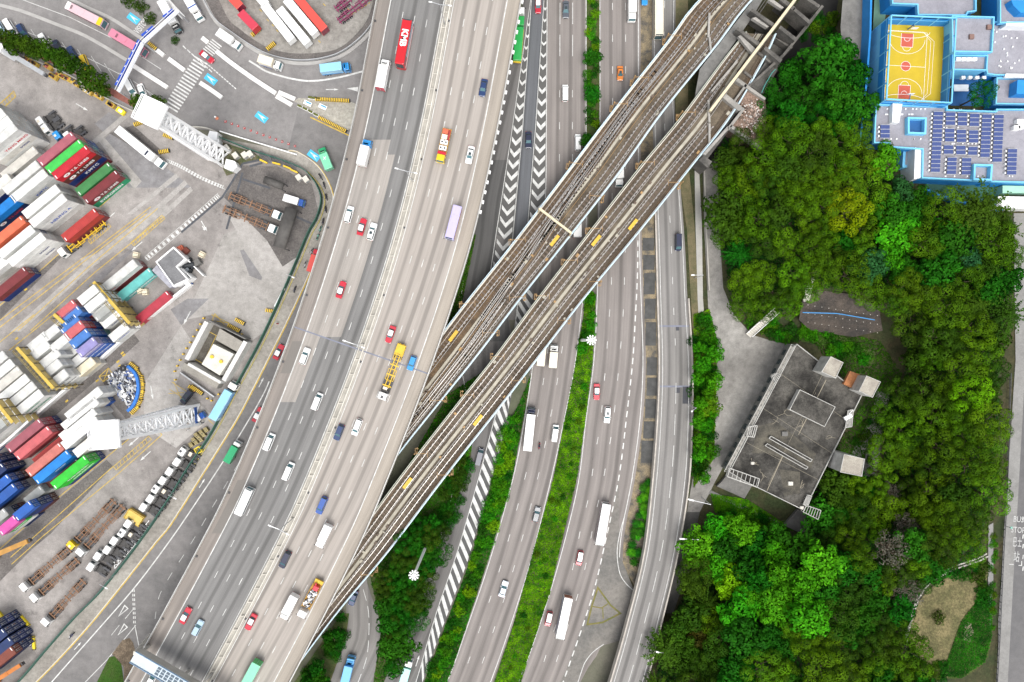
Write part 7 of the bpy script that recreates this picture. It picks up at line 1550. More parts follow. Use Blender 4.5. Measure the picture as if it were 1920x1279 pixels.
m = MB(); q = [PH(x, y) for x, y in catmull([(1845, 1085), (1858, 1120), (1858, 1190), (1845, 1240), (1800, 1270), (1760, 1265), (1775, 1235), (1800, 1165), (1830, 1125), (1845, 1085)], 36)][:-1]; m.poly([(a.x, a.y, ZH + .1) for a in q]); tag(m.build("grass", ground_mat("field_grass", (.045, .085, .012), (.085, .09, .03), .3, .5, .6)), kind="structure")
m = MB(); sheet(m, [(1808, 1172), (1818, 1168), (1826, 1184), (1818, 1204), (1806, 1200)], ZH + .14, 0, ZH); sheet(m, [(1812, 1166), (1822, 1170), (1820, 1178)], ZH + .15, 0, ZH); tag(m.build("bare_patch", ground_mat("pink_soil", (.36, .28, .22), (.28, .22, .17), .6, .3, .4)), kind="structure")
t = thing("drain_channel", "curved concrete storm drain along the edge of the dry field", "drain"); pts = catmull([(1696, 1215), (1705, 1170), (1730, 1105), (1775, 1072), (1830, 1052), (1850, 1042)], 40)
for o_ in (-5, 0): m = MB(); solid_line(m, [(x + o_*.4, y + o_) for x, y in pts], .35, ZH - .05, ZH + .6, 0, 0, ZH); m.build("edge_wall", concrete, t)
m = MB(); solid_line(m, [(x - 1, y - 2.5) for x, y in pts], .7, ZH - .05, ZH + .12, 0, 0, ZH); m.build("channel_bed", concrete_dark, t)
S_light = mat("school_pale_blue", (.16, .50, .76), .6, .08, .6); S_blue = mat("school_blue", (.012, .22, .58), .6, .12, .5); S_deep = mat("school_deep_blue", (.008, .09, .26), .6, .15, .5); S_roof = ground_mat("school_roof", (.31, .305, .34), (.25, .245, .275), .12, .14, .14); S_white = mat("school_white", (.72, .74, .75), .6, .08, .6)
sc = thing("school_building", "blue and white school with grey roofs and a yellow rooftop court", "school")
def wing(pts, z0, z1, name="wing", wmat=S_blue, par=.32, rmat=None):
    b = bpy.data.objects.new(name, None); COL.objects.link(b); b.parent = sc
    m = MB(); cpoly(m, pts, z0, z1 - .08); m.build("walls", wmat, b); m = MB(); m.poly([tuple(P(x, y, z1)) for x, y in pts]); m.build("roof", rmat or S_roof, b)
    m = MB(); wall_run(m, pts, par, z1 - .3, z1 + .8, 0, True); m.build("parapet", S_light, b); return b
ZS = ZH
w1 = wing([(1643, 196), (1776, 200), (1776, 206), (1869, 209), (1869, 205), (1990, 205), (1990, 343), (1860, 340), (1857, 337), (1828, 338), (1730, 333), (1731, 279), (1670, 275), (1669, 268), (1640, 267)], ZS, 14.5, "south_wing")
w2 = wing([(1836, 40), (1990, 44), (1990, 142), (1868, 140), (1852, 138)], ZS, 13.5, "east_wing"); w3 = wing([(1786, 30), (1864, 32), (1860, 97), (1787, 96)], ZS, 17.5, "stair_block", S_light); w4 = wing([(1787, 104), (1852, 104), (1850, 131), (1786, 130)], ZS, 14.8, "link_block", S_light)
w5 = wing([(1670, -60), (1830, -60), (1830, 20), (1815, 22), (1812, 28), (1722, 27), (1721, 8), (1674, 6)], ZS, 14.5, "north_wing"); w6 = wing([(1876, -60), (1990, -60), (1990, 40), (1876, 42)], ZS, 15.5, "north_east_wing"); w7 = wing([(1870, 146), (1990, 148), (1990, 196), (1868, 194)], ZS, 13, "south_east_wing")
m = MB(); cpoly(m, [(1896, 0), (1990, 0), (1990, 24), (1914, 24), (1900, 10)], 15.5, 18); cpoly(m, [(1908, 150), (1990, 152), (1990, 178), (1906, 176)], 13, 16); m.each("roof_house", S_blue, sc)
m = MB(); cpoly(m, [(1888, 40), (1990, 42), (1990, 50), (1886, 48)], 13, 16.2); cpoly(m, [(1886, 138), (1990, 140), (1990, 147), (1884, 145)], 12, 14.6); cpoly(m, [(1716, 276), (1731, 281), (1731, 332), (1714, 336)], ZS, 14.7); m.each("white_beam", S_white, sc)
m = MB(); q = [P(x, y, 14.52) for x, y in ((1701, 222), (1735, 222), (1735, 248), (1701, 247))]; m.poly([(a.x, a.y, 14.53) for a in q]); m.build("light_well_floor", S_deep, w1); m = MB(); wall_run(m, [(1704, 221), (1736, 222), (1735, 250), (1704, 249)], .5, 14, 16, 0, True); m.build("light_well_wall", S_light, w1)
m = MB(); wall_run(m, [(1828, 309), (1860, 310), (1858, 337), (1827, 336)], .5, 14, 16, 0, True); m.build("stair_wall", S_light, w1)
m = MB(); cpoly(m, [(1674, 194), (1692, 195), (1686, 230), (1673, 229)], 14.5, 16.2); m.build("roof_duct", S_white, w1)
m = MB(); cpoly(m, [(1694, 280), (1724, 281), (1714, 315), (1692, 314)], ZS, 11); m.build("annex", S_light, sc); m = MB(); q = [(1699, 283), (1719, 283), (1711, 309), (1697, 309)]; m.poly([tuple(P(x, y, 11.06)) for x, y in q]); m.build("annex_roof", S_roof, sc)
m = MB(); random.seed(12)
for i in range(70):
    x, y = random.choice([(random.uniform(1650, 1740), random.choice((205, 215, 261))), (random.uniform(1748, 1900), random.choice((206, 240, 270, 292, 331))), (random.uniform(1860, 1915), random.uniform(55, 130))]); z = 14.5 if y > 190 else 13.5; p = P(x, y, z); m.box((p.x, p.y, z + .15), (.35, .35, .3))
m.each("roof_plinth", white_paint, sc)
for x, y in ((1912, 228), (1914, 238), (1906, 240)): p = P(x, y, 15.5); m = MB(); m.rbox(p.x, p.y, 14.5, 15.8, 1.8, 1.2, .1, .05); m.bar((p.x, p.y, 15.8), (p.x, p.y, 15.86), .4, 0, 10); m.build("air_conditioner", white_paint, w1)
for x, y, z, p_ in ((1820, 70, 17.5, w3), (1853, 52, 17.5, w3)): p = P(x, y, z); m = MB(); m.rbox(p.x, p.y, z, z + .6, 1.2, 1.2, .05, .05); m.build("roof_hatch", mat("hatch_brown", (.2, .12, .1), .7), p_)
for i in range(4): p = P(1797 + i*10, 111, 15.5); m = MB(); m.rbox(p.x, p.y, 14.9, 15.7, 1.3, .9, .08, .05); m.build("air_conditioner", white_paint, w4)
for i in range(4): p = P(1805 + i*13, 146, 12); m = MB(); m.rbox(p.x, p.y, 11.6, 12.4, 1.1, .8, .08, .05); m.build("air_conditioner", white_paint, sc)
m = MB(); q = [(1786, 138), (1866, 140), (1866, 200), (1782, 198)]; m.poly([tuple(P(x, y, ZS + .12)) for x, y in q]); m.build("courtyard", S_deep, sc); p = P(1802, 165, 10); m = MB(); m.box((p.x, p.y, 10), (4, 1.8, .2)); m.build("canopy", S_white, sc)
m = MB(); wall_run(m, [(1634, -20), (1632, 60), (1627, 130), (1620, 205), (1612, 270)], .5, ZS, ZS + 4.5); m.build("boundary_wall", S_blue, sc)
m = MB(); sheet(m, [(1640, -20), (1668, -20), (1655, 60), (1648, 190), (1630, 190), (1636, 60)], ZS + .15, 0, ZS); m.build("green_strip", mat("playground_green", (.12, .24, .17), .8, .15), sc)
ct = bpy.data.objects.new("rooftop_court", None); COL.objects.link(ct); ct.parent = sc; ZT, ZF_ = 18.5, 13.7
RIM = [(1671, 29), (1793, 34), (1784, 193), (1662, 186)]; r0 = [P(x, y, ZT) for x, y in RIM]
m = MB(); m.prism([(a.x, a.y) for a in r0], ZS, ZF_ - .1); m.build("podium", S_light, ct)
m = MB(); m.poly([(a.x, a.y, ZF_) for a in r0]); m.build("court_floor", mat("court_yellow", (.47, .335, .012), .7, .07, .4, fine=.05), ct)
m = MB()
for a, b in zip(r0, r0[1:] + r0[:1]):
    d = b - a; c = (a + b)/2; m.box((c.x, c.y, (ZF_ + ZT)/2 - .6), (d.length - .2, .12, ZT - ZF_ - 1.3), 0, math.atan2(d.y, d.x))
m.build("wall_panels", S_blue, ct); m = MB()
for a, b in zip(r0, r0[1:] + r0[:1]):
    m.bar(a, b, .16); n = max(3, int((b - a).length/4))
    for i in range(n): e = a.lerp(b, i/n); m.bar((e.x, e.y, ZS), (e.x, e.y, ZT), .14)
    m.bar(a - Vector((0, 0, 2)), b - Vector((0, 0, 2)), .1)
m.build("frame", S_light, ct)
c0 = [Vector((a.x, a.y, ZF_)) for a in r0]; O, ex, ey = c0[3], (c0[2] - c0[3]), (c0[0] - c0[3]); WX, WY = ex.length, ey.length; ex.normalize(); ey.normalize()
def cw(u, v): return O + ex*u + ey*v
def cstroke(mb, uv, w=.09, z=.03):
    q = [cw(*p) for p in uv]; ZI[0] = (ZI[0] + 1) % 8; zz = ZF_ + z + ZI[0]*.002
    for a, b in zip(q, q[1:]):
        d = (b - a).normalized(); n = Vector((-d.y, d.x, 0))*w/2; mb.poly([(p.x, p.y, zz) for p in (a - n, b - n, b + n, a + n)])
m = MB(); cx = WX*.42
for v, s_ in ((WY*.10, 1), (WY*.90, -1)):
    q = [cw(cx - 1.55, v), cw(cx + 1.55, v), cw(cx + 1.55, v + s_*3.6), cw(cx - 1.55, v + s_*3.6)]; m.poly([(p.x, p.y, ZF_ + .02) for p in q])
q = [cw(cx + 1.25*math.cos(R(a)), WY/2 + 1.25*math.sin(R(a))) for a in range(0, 360, 15)]; m.poly([(p.x, p.y, ZF_ + .02) for p in q]); m.each("painted_key", mat("court_red", (.46, .085, .05), .7, .08), ct)
m = MB(); hx = WX*.31
cstroke(m, [(cx - hx, WY*.08), (cx + hx, WY*.08), (cx + hx, WY*.92), (cx - hx, WY*.92), (cx - hx, WY*.08)]); cstroke(m, [(cx - hx, WY/2), (cx + hx, WY/2)]); cstroke(m, [(cx + 1.3*math.cos(R(a)), WY/2 + 1.3*math.sin(R(a))) for a in range(0, 361, 15)])
for v, s_ in ((WY*.10, 1), (WY*.90, -1)):
    cstroke(m, [(cx - 1.6, v), (cx - 1.6, v + s_*3.65), (cx + 1.6, v + s_*3.65), (cx + 1.6, v)]); cstroke(m, [(cx + 1.1*math.cos(R(a)), v + s_*(3.65 + 1.1*math.sin(R(a)))) for a in range(0, 181, 20)]); cstroke(m, [(cx + .8*math.cos(R(a)), v + s_*(1.3 + .8*math.sin(R(a)))) for a in range(0, 181, 20)])
    cstroke(m, [(cx + (hx - .5)*math.cos(R(a)), v + s_*(1.5 + 4.0*math.sin(R(a)))) for a in range(0, 181, 12)]); cstroke(m, [(cx + (hx + .7)*math.cos(R(a)), v + s_*(-.6 + 1.8*(math.sin(R(a))))) for a in range(0, 181, 12)], .1)
for e_ in (.9, 1.8): cstroke(m, [(cx - hx - .4, WY*.1 - .6), (cx + hx - 1, WY*.1 - .6), (cx + hx + e_, WY*.18), (cx + hx + e_ + .2, WY*.82), (cx + hx - 1, WY*.9 + .6), (cx - hx - .4, WY*.9 + .6)], .08)
m.build("court_lines", white_paint, ct)
for v, s_ in ((WY*.95, -1), (WY*.05, 1)):
    h = bpy.data.objects.new("basketball_hoop", None); COL.objects.link(h); h.parent = ct; a = cw(cx, v); b = cw(cx, v + s_*1.2); m = MB(); m.bar((a.x, a.y, ZF_), (a.x, a.y, ZF_ + 2.8), .1); m.bar((a.x, a.y, ZF_ + 2.8), (b.x, b.y, ZF_ + 3.1), .08); m.build("stand", S_deep, h); m = MB(); m.box((b.x, b.y, ZF_ + 3.3), (1.7, .08, 1.0)); m.build("backboard", S_white, h)
for lb, u, v, mt in (("player in red on the yellow court near its lower left corner", .8, 3.2, cloth_red), ("player in white on the yellow court above the red one", 1.0, 4.6, cloth_white), ("second player in white farther up the yellow court's left side", 1.1, 6.0, cloth_white)):
    q = cw(u, v); t = person(lb, 960, 640, 0, 30, mt); t.location = (q.x, q.y, ZF_ + .03)
solar = mat("solar_cells", (.04, .065, .20), .25, .12, 1.5, spec=.7); gs_ = "solar panel arrays on the school roof"
SA = [(1751, 209, 1745, 323, 14, 17, "tallest solar array, fourteen panels down the roof's middle"), (1774, 210, 1773, 235, 3, 17, "three panel solar array first right of the tallest, top row"), (1796, 211, 1796, 236, 3, 17, "three panel solar array in the middle of the top row"), (1819, 213, 1818, 237, 3, 17, "three panel solar array at the right of the top row"), (1842, 214, 1838, 295, 10, 17, "ten panel solar array left of the eleven panel one"), (1865, 215, 1861, 304, 11, 17, "eleven panel solar array at the right of the long ones"), (1772, 241, 1772, 266, 3, 17, "three panel solar array at the left of the second row"), (1794, 243, 1794, 267, 3, 17, "three panel solar array in the middle of the second row"), (1817, 244, 1817, 268, 3, 17, "three panel solar array at the right of the second row"), (1770, 272, 1770, 289, 2, 17, "two panel solar array at the left of the third row"), (1793, 273, 1793, 290, 2, 17, "two panel solar array in the middle of the third row"), (1816, 275, 1815, 291, 2, 17, "two panel solar array at the right of the third row"), (1777, 295, 1775, 327, 4, 17, "four panel solar array at the bottom left"), (1804, 296, 1803, 328, 4, 17, "four panel solar array at the bottom right by the tree"), (1890, 279, 1888, 328, 6, 17, "six panel solar array alone at the right"), (1651, 234, 1651, 259, 3, 17, "three panel solar array alone at the roof's left end")]
for x0, y0, x1, y1, n, w, lb in SA:
    a, b, c = P(x0, y0, 15.2), P(x1, y1, 15.2), P(x0 + w, y0, 15.2); t = thing("solar_array", lb, "solar panels", (a.x, a.y, 14.5), 0, gs_); d = (b - a)/n; e = c - a
    for i in range(n):
        m = MB(); p = d*i; q = [p + d*.06, p + d*.94, p + d*.94 + e, p + d*.06 + e]; m.prism([(v.x, v.y) for v in q], .68, .74); m.build("solar_panel", solar, t)
    m = MB()
    for i in range(n + 1): m.box((d.x*i + e.x/2, d.y*i + e.y/2, .66), (e.length + .2, .12, .12), 0, math.atan2(e.y, e.x))
    for f in (0.02, .98): m.box((d.x*n/2 + e.x*f, d.y*n/2 + e.y*f, .6), (.1, (d*n).length, .1), 0, math.atan2(d.y, d.x) + math.pi/2)
    m.build("frame", steel, t); m = MB()
    for i in range(n): m.box((d.x*(i + .5) - .35, d.y*(i + .5), .3), (.35, .5, .6))
    m.each("ballast_block", white_paint, t)
m = MB(); sheet(m, [(1735, 345), (1880, 345), (1880, 395), (1830, 392), (1735, 352)], ZS + .1, 0, ZS); tag(m.build("playground", mat("court_dark_green", (.03, .12, .085), .7, .2, .5)), kind="structure")
t = thing("boundary_wall", "blue low wall slanting behind the school under the trees", "wall"); m = MB(); wall_run(m, [(1734, 354), (1790, 376), (1880, 392)], .6, ZS, ZS + 2.2); m.build("wall", S_blue, t)
t = thing("site_cabin", "white roofed cabin at the right edge behind the school", "cabin"); m = MB(); cpoly(m, [(1872, 368), (1990, 370), (1990, 392), (1868, 390)], ZS, ZS + 4); m.build("roof", white_paint, t); m = MB(); cpoly(m, [(1880, 348), (1990, 350), (1990, 362), (1880, 362)], ZS, ZS + 3); m.build("green_awning", mat("awning_green", (.35, .6, .45), .6, .1), t)
t = thing("retaining_wall", "dark stained concrete slope between the wood and the school", "slope"); m = MB(); q = [(1580, 0), (1625, -30), (1628, 60), (1622, 130), (1600, 110), (1578, 80), (1576, 50)]; m.poly([tuple(P(x, y, ZS + .25)) for x, y in q]); m.build("slope_face", concrete_dark, t)
def ring_mast(base, h, label):
    p = P(*base); t = thing("high_mast_lamp", label, "lamp post", (p.x, p.y, 0), 0, "high mast lamps"); m = MB(); m.bar((0, 0, 0), (0, 0, h), .42, n=10, r2=.3); m.build("mast", white_paint, t); m = MB(); m.bar((0, 0, h - .2), (0, 0, h + .4), .5, n=10); m.build("hub", white_paint, t)
    for k in range(10): a = R(k*36); m = MB(); m.bar((math.cos(a)*.4, math.sin(a)*.4, h + .1), (math.cos(a)*.8, math.sin(a)*.8, h + .05), .05); m.box((math.cos(a)*1.0, math.sin(a)*1.0, h + .05), (.6, .34, .2), 0, a); m.build("floodlight", white_paint, t)
ring_mast((804, 1012), 30, "tall mast with a ring of lamps rising out of the dark trees"); ring_mast((1090, 638), 25, "tall mast with a ring of lamps on the green median")
gl_ = "double arm street lamps on the viaduct median"
for y, wh in ((46, "highest, beside the red bus"), (340, "beside the pale patch"), (645, "just above the expansion joint"), (972, "beside the white minibus"), (1262, "lowest, near the footbridge")):
    p = V.at((FM0 + FM1)/2, V.dist(y)); t = thing("street_lamp", "median street lamp with double arms, %s" % wh, "lamp post", (p.x, p.y, ZV), V.tangent(y) - math.pi/2, gl_); m = MB(); m.bar((0, 0, 0), (0, 0, 11), .14, n=8, r2=.08); m.build("pole", steel, t)
    for s_ in (-1, 1): m = MB(); m.bar((0, 0, 10.8), (s_*2.2, 0, 11.3), .07); m.build("arm", steel, t); m = MB(); m.box((s_*2.5, 0, 11.3), (.9, .3, .14)); m.build("lamp_head", white_paint, t)
gl2 = "street lamps leaning over the ramp"
for bx, by, hx_, hy_, z0, lb in ((1332, 946, 1290, 936, 0, "street lamp over the ramp by the dark service road"), (1310, 1012, 1274, 1010, 0, "street lamp over the ramp below the service road's bend"), (1250, 1225, 1230, 1222, 0, "street lamp over the ramp beside the dark olive trees"), (1318, 516, 1296, 516, 0, "street lamp between the footpath and the slip road"), (1305, 765, 1296, 772, 0, "street lamp beside the green bush right of the ramp")):
    p, q = P(bx, by, 9), P(hx_, hy_, 9.5); t = thing("street_lamp", lb, "lamp post", (p.x, p.y, 0), 0, gl2); d = q - p; m = MB(); m.bar((0, 0, 0), (0, 0, 9), .11, n=8); m.build("pole", steel, t); m = MB(); m.bar((0, 0, 9), (d.x*.8, d.y*.8, 9.5), .06); m.build("arm", steel, t); m = MB(); m.bar((d.x*.75, d.y*.75, 9.5), (d.x, d.y, 9.5), .18); m.build("lamp_head", white_paint, t)
gl3 = "street lamps on the street pavement"
for x, y, lb in ((345, 915, "street lamp by the row of parked white tractors"), (222, 1075, "street lamp lower down the street pavement"), (556, 520, "street lamp post by the red roofed lorry")):
    p = P(x, y); t = thing("street_lamp", lb, "lamp post", (p.x, p.y, .05), 0, gl3); m = MB(); m.bar((0, 0, 0), (0, 0, 9), .1, n=8, r2=.06); m.build("pole", steel, t); m = MB(); m.bar((0, 0, 9), (1.8, -.8, 9.3), .05); m.build("arm", steel, t); m = MB(); m.box((2.0, -.9, 9.3), (.8, .3, .12), 0, -.4); m.build("lamp_head", white_paint, t)
def leaf(m, c, nrm, s, rng, j=.5):
    n = Vector(nrm).normalized(); n = (n + Vector((rng.uniform(-j, j), rng.uniform(-j, j), rng.uniform(-j*.6, j)))).normalized()
    a = n.orthogonal().normalized(); b = n.cross(a); t = rng.uniform(0, 6.28); u, v = a*math.cos(t) + b*math.sin(t), b*math.cos(t) - a*math.sin(t); s1, s2 = s*rng.uniform(.7, 1.2), s*rng.uniform(.4, .75); c = Vector(c)
    m.poly([c - u*s1, c + v*s2 + n*s2*.2, c + u*s1, c - v*s2 + n*s2*.2])
def lobe(m, c, r, n, s, rng, flat=.8, j=.5):
    for _ in range(n):
        z = rng.uniform(-.35, 1); a = rng.uniform(0, 6.283); q = math.sqrt(max(0, 1 - z*z)); d = Vector((q*math.cos(a), q*math.sin(a), z)); rr = r*rng.uniform(.82, 1.04)
        leaf(m, (c[0] + d.x*rr, c[1] + d.y*rr, c[2] + d.z*rr*flat), d, s, rng, j)
def crown(kind, seed):
    """crown meshes about 4 m in radius, base of the trunk at z = 0"""
    rng = random.Random(seed); m = MB(); tr = MB(); Hh = 6.5
    if kind == "pine":                       # rounded tight clumps
        cl = []; k = 0
        while len(cl) < 15 and k < 900:
            k += 1; a = rng.uniform(0, 6.283); d = 3.4*math.sqrt(rng.random()); r = rng.uniform(.95, 1.65); x, y = d*math.cos(a), d*math.sin(a)
            if all((x - p[0])**2 + (y - p[1])**2 > (.74*(r + p[3]))**2 for p in cl): cl.append((x, y, Hh + 1.9 - .15*d*d + rng.uniform(-1, .8), r))
        for x, y, z, r in cl: lobe(m, (x, y, z), r, int(190*r*r), .16, rng, .95, .22)
        lobe(m, (0, 0, Hh - 2.2), 2.5, 150, .32, rng, .5)
    elif kind == "broad":
        for k in range(15):
            a = k*2.4 + rng.uniform(-.5, .5); d = 3.6*math.sqrt((k + .4)/15); r = rng.uniform(1.0, 1.7); lobe(m, (d*math.cos(a), d*math.sin(a), Hh + 1.2 - .12*d*d + rng.uniform(-.9, .6)), r, int(52*r*r), .36, rng, .7)
        lobe(m, (0, 0, Hh - 1.4), 2.8, 180, .4, rng, .6)
    elif kind == "feather":                  # long drooping sprays
        for k in range(90):
            a = rng.uniform(0, 6.283); L = rng.uniform(2.2, 4.6); z0 = Hh + rng.uniform(-.5, 2.2)
            for j in range(24): f = j/24; d = L*f; c = (d*math.cos(a) + rng.uniform(-.18, .18), d*math.sin(a) + rng.uniform(-.18, .18), z0 - 1.3*f*f + rng.uniform(-.1, .1)); leaf(m, c, (math.cos(a)*.3, math.sin(a)*.3, 1), .2, rng)
    elif kind == "sparse":                   # grey, twiggy, thin foliage
        for k in range(16):
            a = k*2.4; d = 3.4*math.sqrt((k + .5)/16); c = (d*math.cos(a), d*math.sin(a), Hh + 1 - .1*d*d + rng.uniform(-.5, .5)); lobe(m, c, rng.uniform(.7, 1.2), 48, .2, rng, .8)
            tr.bar((0, 0, Hh - 2), c, .07, 0, 4, .03)
            for _ in range(5): tr.bar(c, (c[0] + rng.uniform(-1, 1), c[1] + rng.uniform(-1, 1), c[2] + rng.uniform(.2, 1)), .035, 0, 4, .015)
    elif kind == "bush":                     # low round shrub
        for k in range(9):
            a = k*2.4; d = 2.6*math.sqrt((k + .4)/9); r = rng.uniform(.9, 1.4); lobe(m, (d*math.cos(a), d*math.sin(a), 1.3 + rng.uniform(-.3, .5) - .06*d*d), r, int(62*r*r), .27, rng, .7)
        for k in range(4): a = k*1.6; tr.bar((0, 0, 0), (math.cos(a)*.8, math.sin(a)*.8, 1.2), .07)
    elif kind == "palm":                     # frond rosette
        for k in range(22):
            a = k*6.283/22 + rng.uniform(-.1, .1); L = rng.uniform(2.4, 3.4)
            for j in range(16):
                f = j/16; c = Vector((L*f*math.cos(a), L*f*math.sin(a), 2.4 + .9*f - 1.6*f*f))
                for s_ in (-1, 1): w = .55*(1 - f*.6); q = Vector((-math.sin(a), math.cos(a), 0))*s_*w; e = Vector((math.cos(a), math.sin(a), 0))*.16; m.poly([c, c + e, c + q + e*1.8 - Vector((0, 0, .12)), c + q + e - Vector((0, 0, .12))])
    if kind != "bush":
        h = Hh if kind != "palm" else 2.4; tr.bar((0, 0, -2), (.1, .1, h*.5), .26, 0, 7, .2); tr.bar((.1, .1, h*.5), (0, 0, h - .6), .2, 0, 7, .1)
        for k in range(5): a = k*1.26 + seed; tr.bar((.05, .05, h*(.45 + .08*k)), (math.cos(a)*2.0*(h/6.5), math.sin(a)*2.0*(h/6.5), h*.85), .1, 0, 5, .04)
    return m, tr
LM = {"olive": leaf_mat("leaves_olive", "#36580a", "#527808", .012, .28), "yellow": leaf_mat("leaves_yellow_green", "#667c02", "#7c9406", .008, .12), "deep": leaf_mat("leaves_deep_green", "#164807", "#26640c", .012, .22), "bright": leaf_mat("leaves_bright_green", "#276a07", "#48920e", .015, .22), "lime": leaf_mat("leaves_lime", "#5a8a06", "#6f9e0a", .01, .12), "dark": leaf_mat("leaves_dark_green", "#243f08", "#38560c", .015, .22), "brown": leaf_mat("leaves_brown_olive", "#35360f", "#4a4a16", .02, .2), "grey": leaf_mat("leaves_grey", "#55544a", "#6b695c", .02, .2), "teal": leaf_mat("leaves_teal", "#1f4a25", "#2f6334", .015, .2)}
bark = mat("bark", (.10, .075, .05), .9, .3, 2)
_cr = {}
def crown_src(kind, seed):
    if (kind, seed) not in _cr:
        m, tr = crown(kind, seed); a = m.build("crown", [LM["deep"]]); b = tr.build("trunk", [bark]); COL.objects.unlink(a); COL.objects.unlink(b); _cr[(kind, seed)] = (a, b)
    return _cr[(kind, seed)]
def tree(kind, col, loc, r, rz, label, grp, name=None, hs=1.0):
    s_ = crown_src(kind, RT.randrange(4)); t = thing(name or {"bush": "shrub", "palm": "palm_bush"}.get(kind, {"pine": "pine_tree", "feather": "feathery_tree", "sparse": "grey_tree"}.get(kind, "broadleaf_tree")), label, "shrub" if kind in ("bush", "palm") else "tree", loc, rz, grp); t.scale = (r/4.0, r/4.0, hs*(.6 + .4*r/4.0)) if kind not in ("bush", "palm") else (r/3.2, r/3.2, hs*r/3.2)
    for src, nm in zip(s_, ("crown", "trunk")):
        o = src.copy(); o.name = nm; COL.objects.link(o); o.parent = t
        if nm == "crown": o.material_slots[0].link = 'OBJECT'; o.material_slots[0].material = LM[col]
    return t
RT = random.Random(42)
WOOD = [(1545, 85), (1575, 78), (1600, 100), (1620, 140), (1626, 200), (1612, 270), (1640, 330), (1690, 345), (1740, 375), (1790, 395), (1890, 405), (1900, 470), (1885, 560), (1872, 640), (1868, 700), (1868, 760), (1862, 860), (1875, 900), (1850, 960), (1840, 985), (1830, 1040), (1780, 1060), (1730, 1095), (1700, 1160), (1695, 1215), (1740, 1275), (1740, 1310), (1225, 1310), (1236, 1220), (1262, 1150), (1295, 1085), (1302, 1000), (1345, 975), (1430, 1000), (1475, 1005), (1510, 1010), (1545, 980), (1560, 915), (1640, 905), (1655, 870), (1650, 800), (1665, 745), (1690, 715), (1700, 660), (1668, 580), (1600, 545), (1545, 540), (1508, 552), (1470, 590), (1395, 592), (1365, 545), (1355, 480), (1350, 400), (1346, 320), (1352, 262), (1370, 250), (1440, 290), (1438, 215), (1465, 150), (1500, 115)]
ZONES = [  # polygon, [(kind, colour, weight)], name of the place
    ([(1430, 60), (1640, 60), (1640, 230), (1560, 250), (1430, 240)], [("broad", "deep", 5), ("pine", "deep", 4), ("broad", "bright", 1)], "between the concrete cutting and the school"),
    ([(1340, 230), (1580, 230), (1570, 420), (1500, 600), (1340, 600)], [("pine", "olive", 6), ("pine", "dark", 3), ("broad", "dark", 1)], "right of the narrow service road below the cutting"),
    ([(1560, 220), (1760, 330), (1760, 520), (1560, 520)], [("broad", "bright", 4), ("broad", "deep", 3), ("pine", "olive", 2), ("broad", "teal", 1)], "in front of the school's slanting corner"),
    ([(1740, 330), (1920, 380), (1920, 640), (1740, 520)], [("feather", "dark", 3), ("broad", "teal", 3), ("pine", "olive", 2), ("broad", "deep", 2)], "behind the school near the right edge"),
    ([(1560, 480), (1920, 480), (1920, 1000), (1560, 1000)], [("pine", "olive", 16), ("pine", "dark", 5), ("sparse", "grey", 1), ("broad", "dark", 1)], "between the flat roofed building and the right hand road"),
    ([(1220, 1060), (1330, 1060), (1340, 1310), (1220, 1310)], [("broad", "dark", 4), ("feather", "dark", 2), ("broad", "brown", 1), ("pine", "dark", 3)], "against the ramp at the bottom"),
    ([(1300, 960), (1560, 960), (1560, 1160), (1300, 1160)], [("broad", "bright", 9), ("broad", "deep", 3)], "below the flat roofed building"),
    ([(1530, 960), (1760, 960), (1760, 1160), (1530, 1160)], [("pine", "olive", 6), ("sparse", "grey", 2), ("pine", "dark", 3), ("broad", "deep", 3)], "around the grey crowns left of the dry field"),
    ([(1200, 1150), (1780, 1150), (1780, 1320), (1200, 1320)], [("pine", "olive", 5), ("broad", "deep", 3), ("pine", "dark", 4)], "along the bottom edge left of the dry field")]
KW = {"pine": "tree with rounded clumps", "broad": "broad leafy tree", "feather": "feathery tree", "sparse": "thin twiggy tree"}
CWD = {"olive": "olive green", "yellow": "yellow green", "deep": "deep green", "bright": "bright green", "lime": "lime green", "dark": "dark green", "brown": "brownish", "grey": "grey", "teal": "blue green"}
pts = []
SPEC = [("pine", "yellow", 1588, 398, 6.0, "big yellow green tree with rounded clumps amid darker trees"), ("feather", "dark", 1822, 398, 8.0, "tall feathery conifer leaning over the school's back yard"), ("broad", "bright", 1659, 302, 4.6, "bright green tree touching the school's lower left corner"), ("pine", "deep", 1842, 176, 3.6, "round green tree in the school's dark courtyard"), ("sparse", "grey", 1668, 1030, 5.5, "largest grey twiggy tree left of the dry field"), ("sparse", "grey", 1700, 985, 3.8, "pale grey twiggy tree above the largest grey one"), ("broad", "lime", 1370, 1095, 4.6, "lime yellow tree in the bright green wood below the building"), ("pine", "lime", 1818, 742, 5.4, "brightest clumped tree near the right hand road"), ("feather", "deep", 1385, 478, 4.6, "pale feathery tree overhanging the narrow service road"), ("broad", "deep", 1545, 130, 7.5, "biggest deep green tree between the cutting and the school")]
for k, c, x, y, r, lb in SPEC:
    z = HILL if x < 1640 or x > 1640 else 0; up = 6.5
    loc = PH(x, y, 8)
    if "courtyard" in lb: loc = P(x, y, ZH + 9); loc.z = ZH + 2
    tree(k, c, (loc.x, loc.y, loc.z - .1), r, RT.uniform(0, 6.28), lb, None, hs=1.15); pts.append((x, y, r*6))
tries = 0
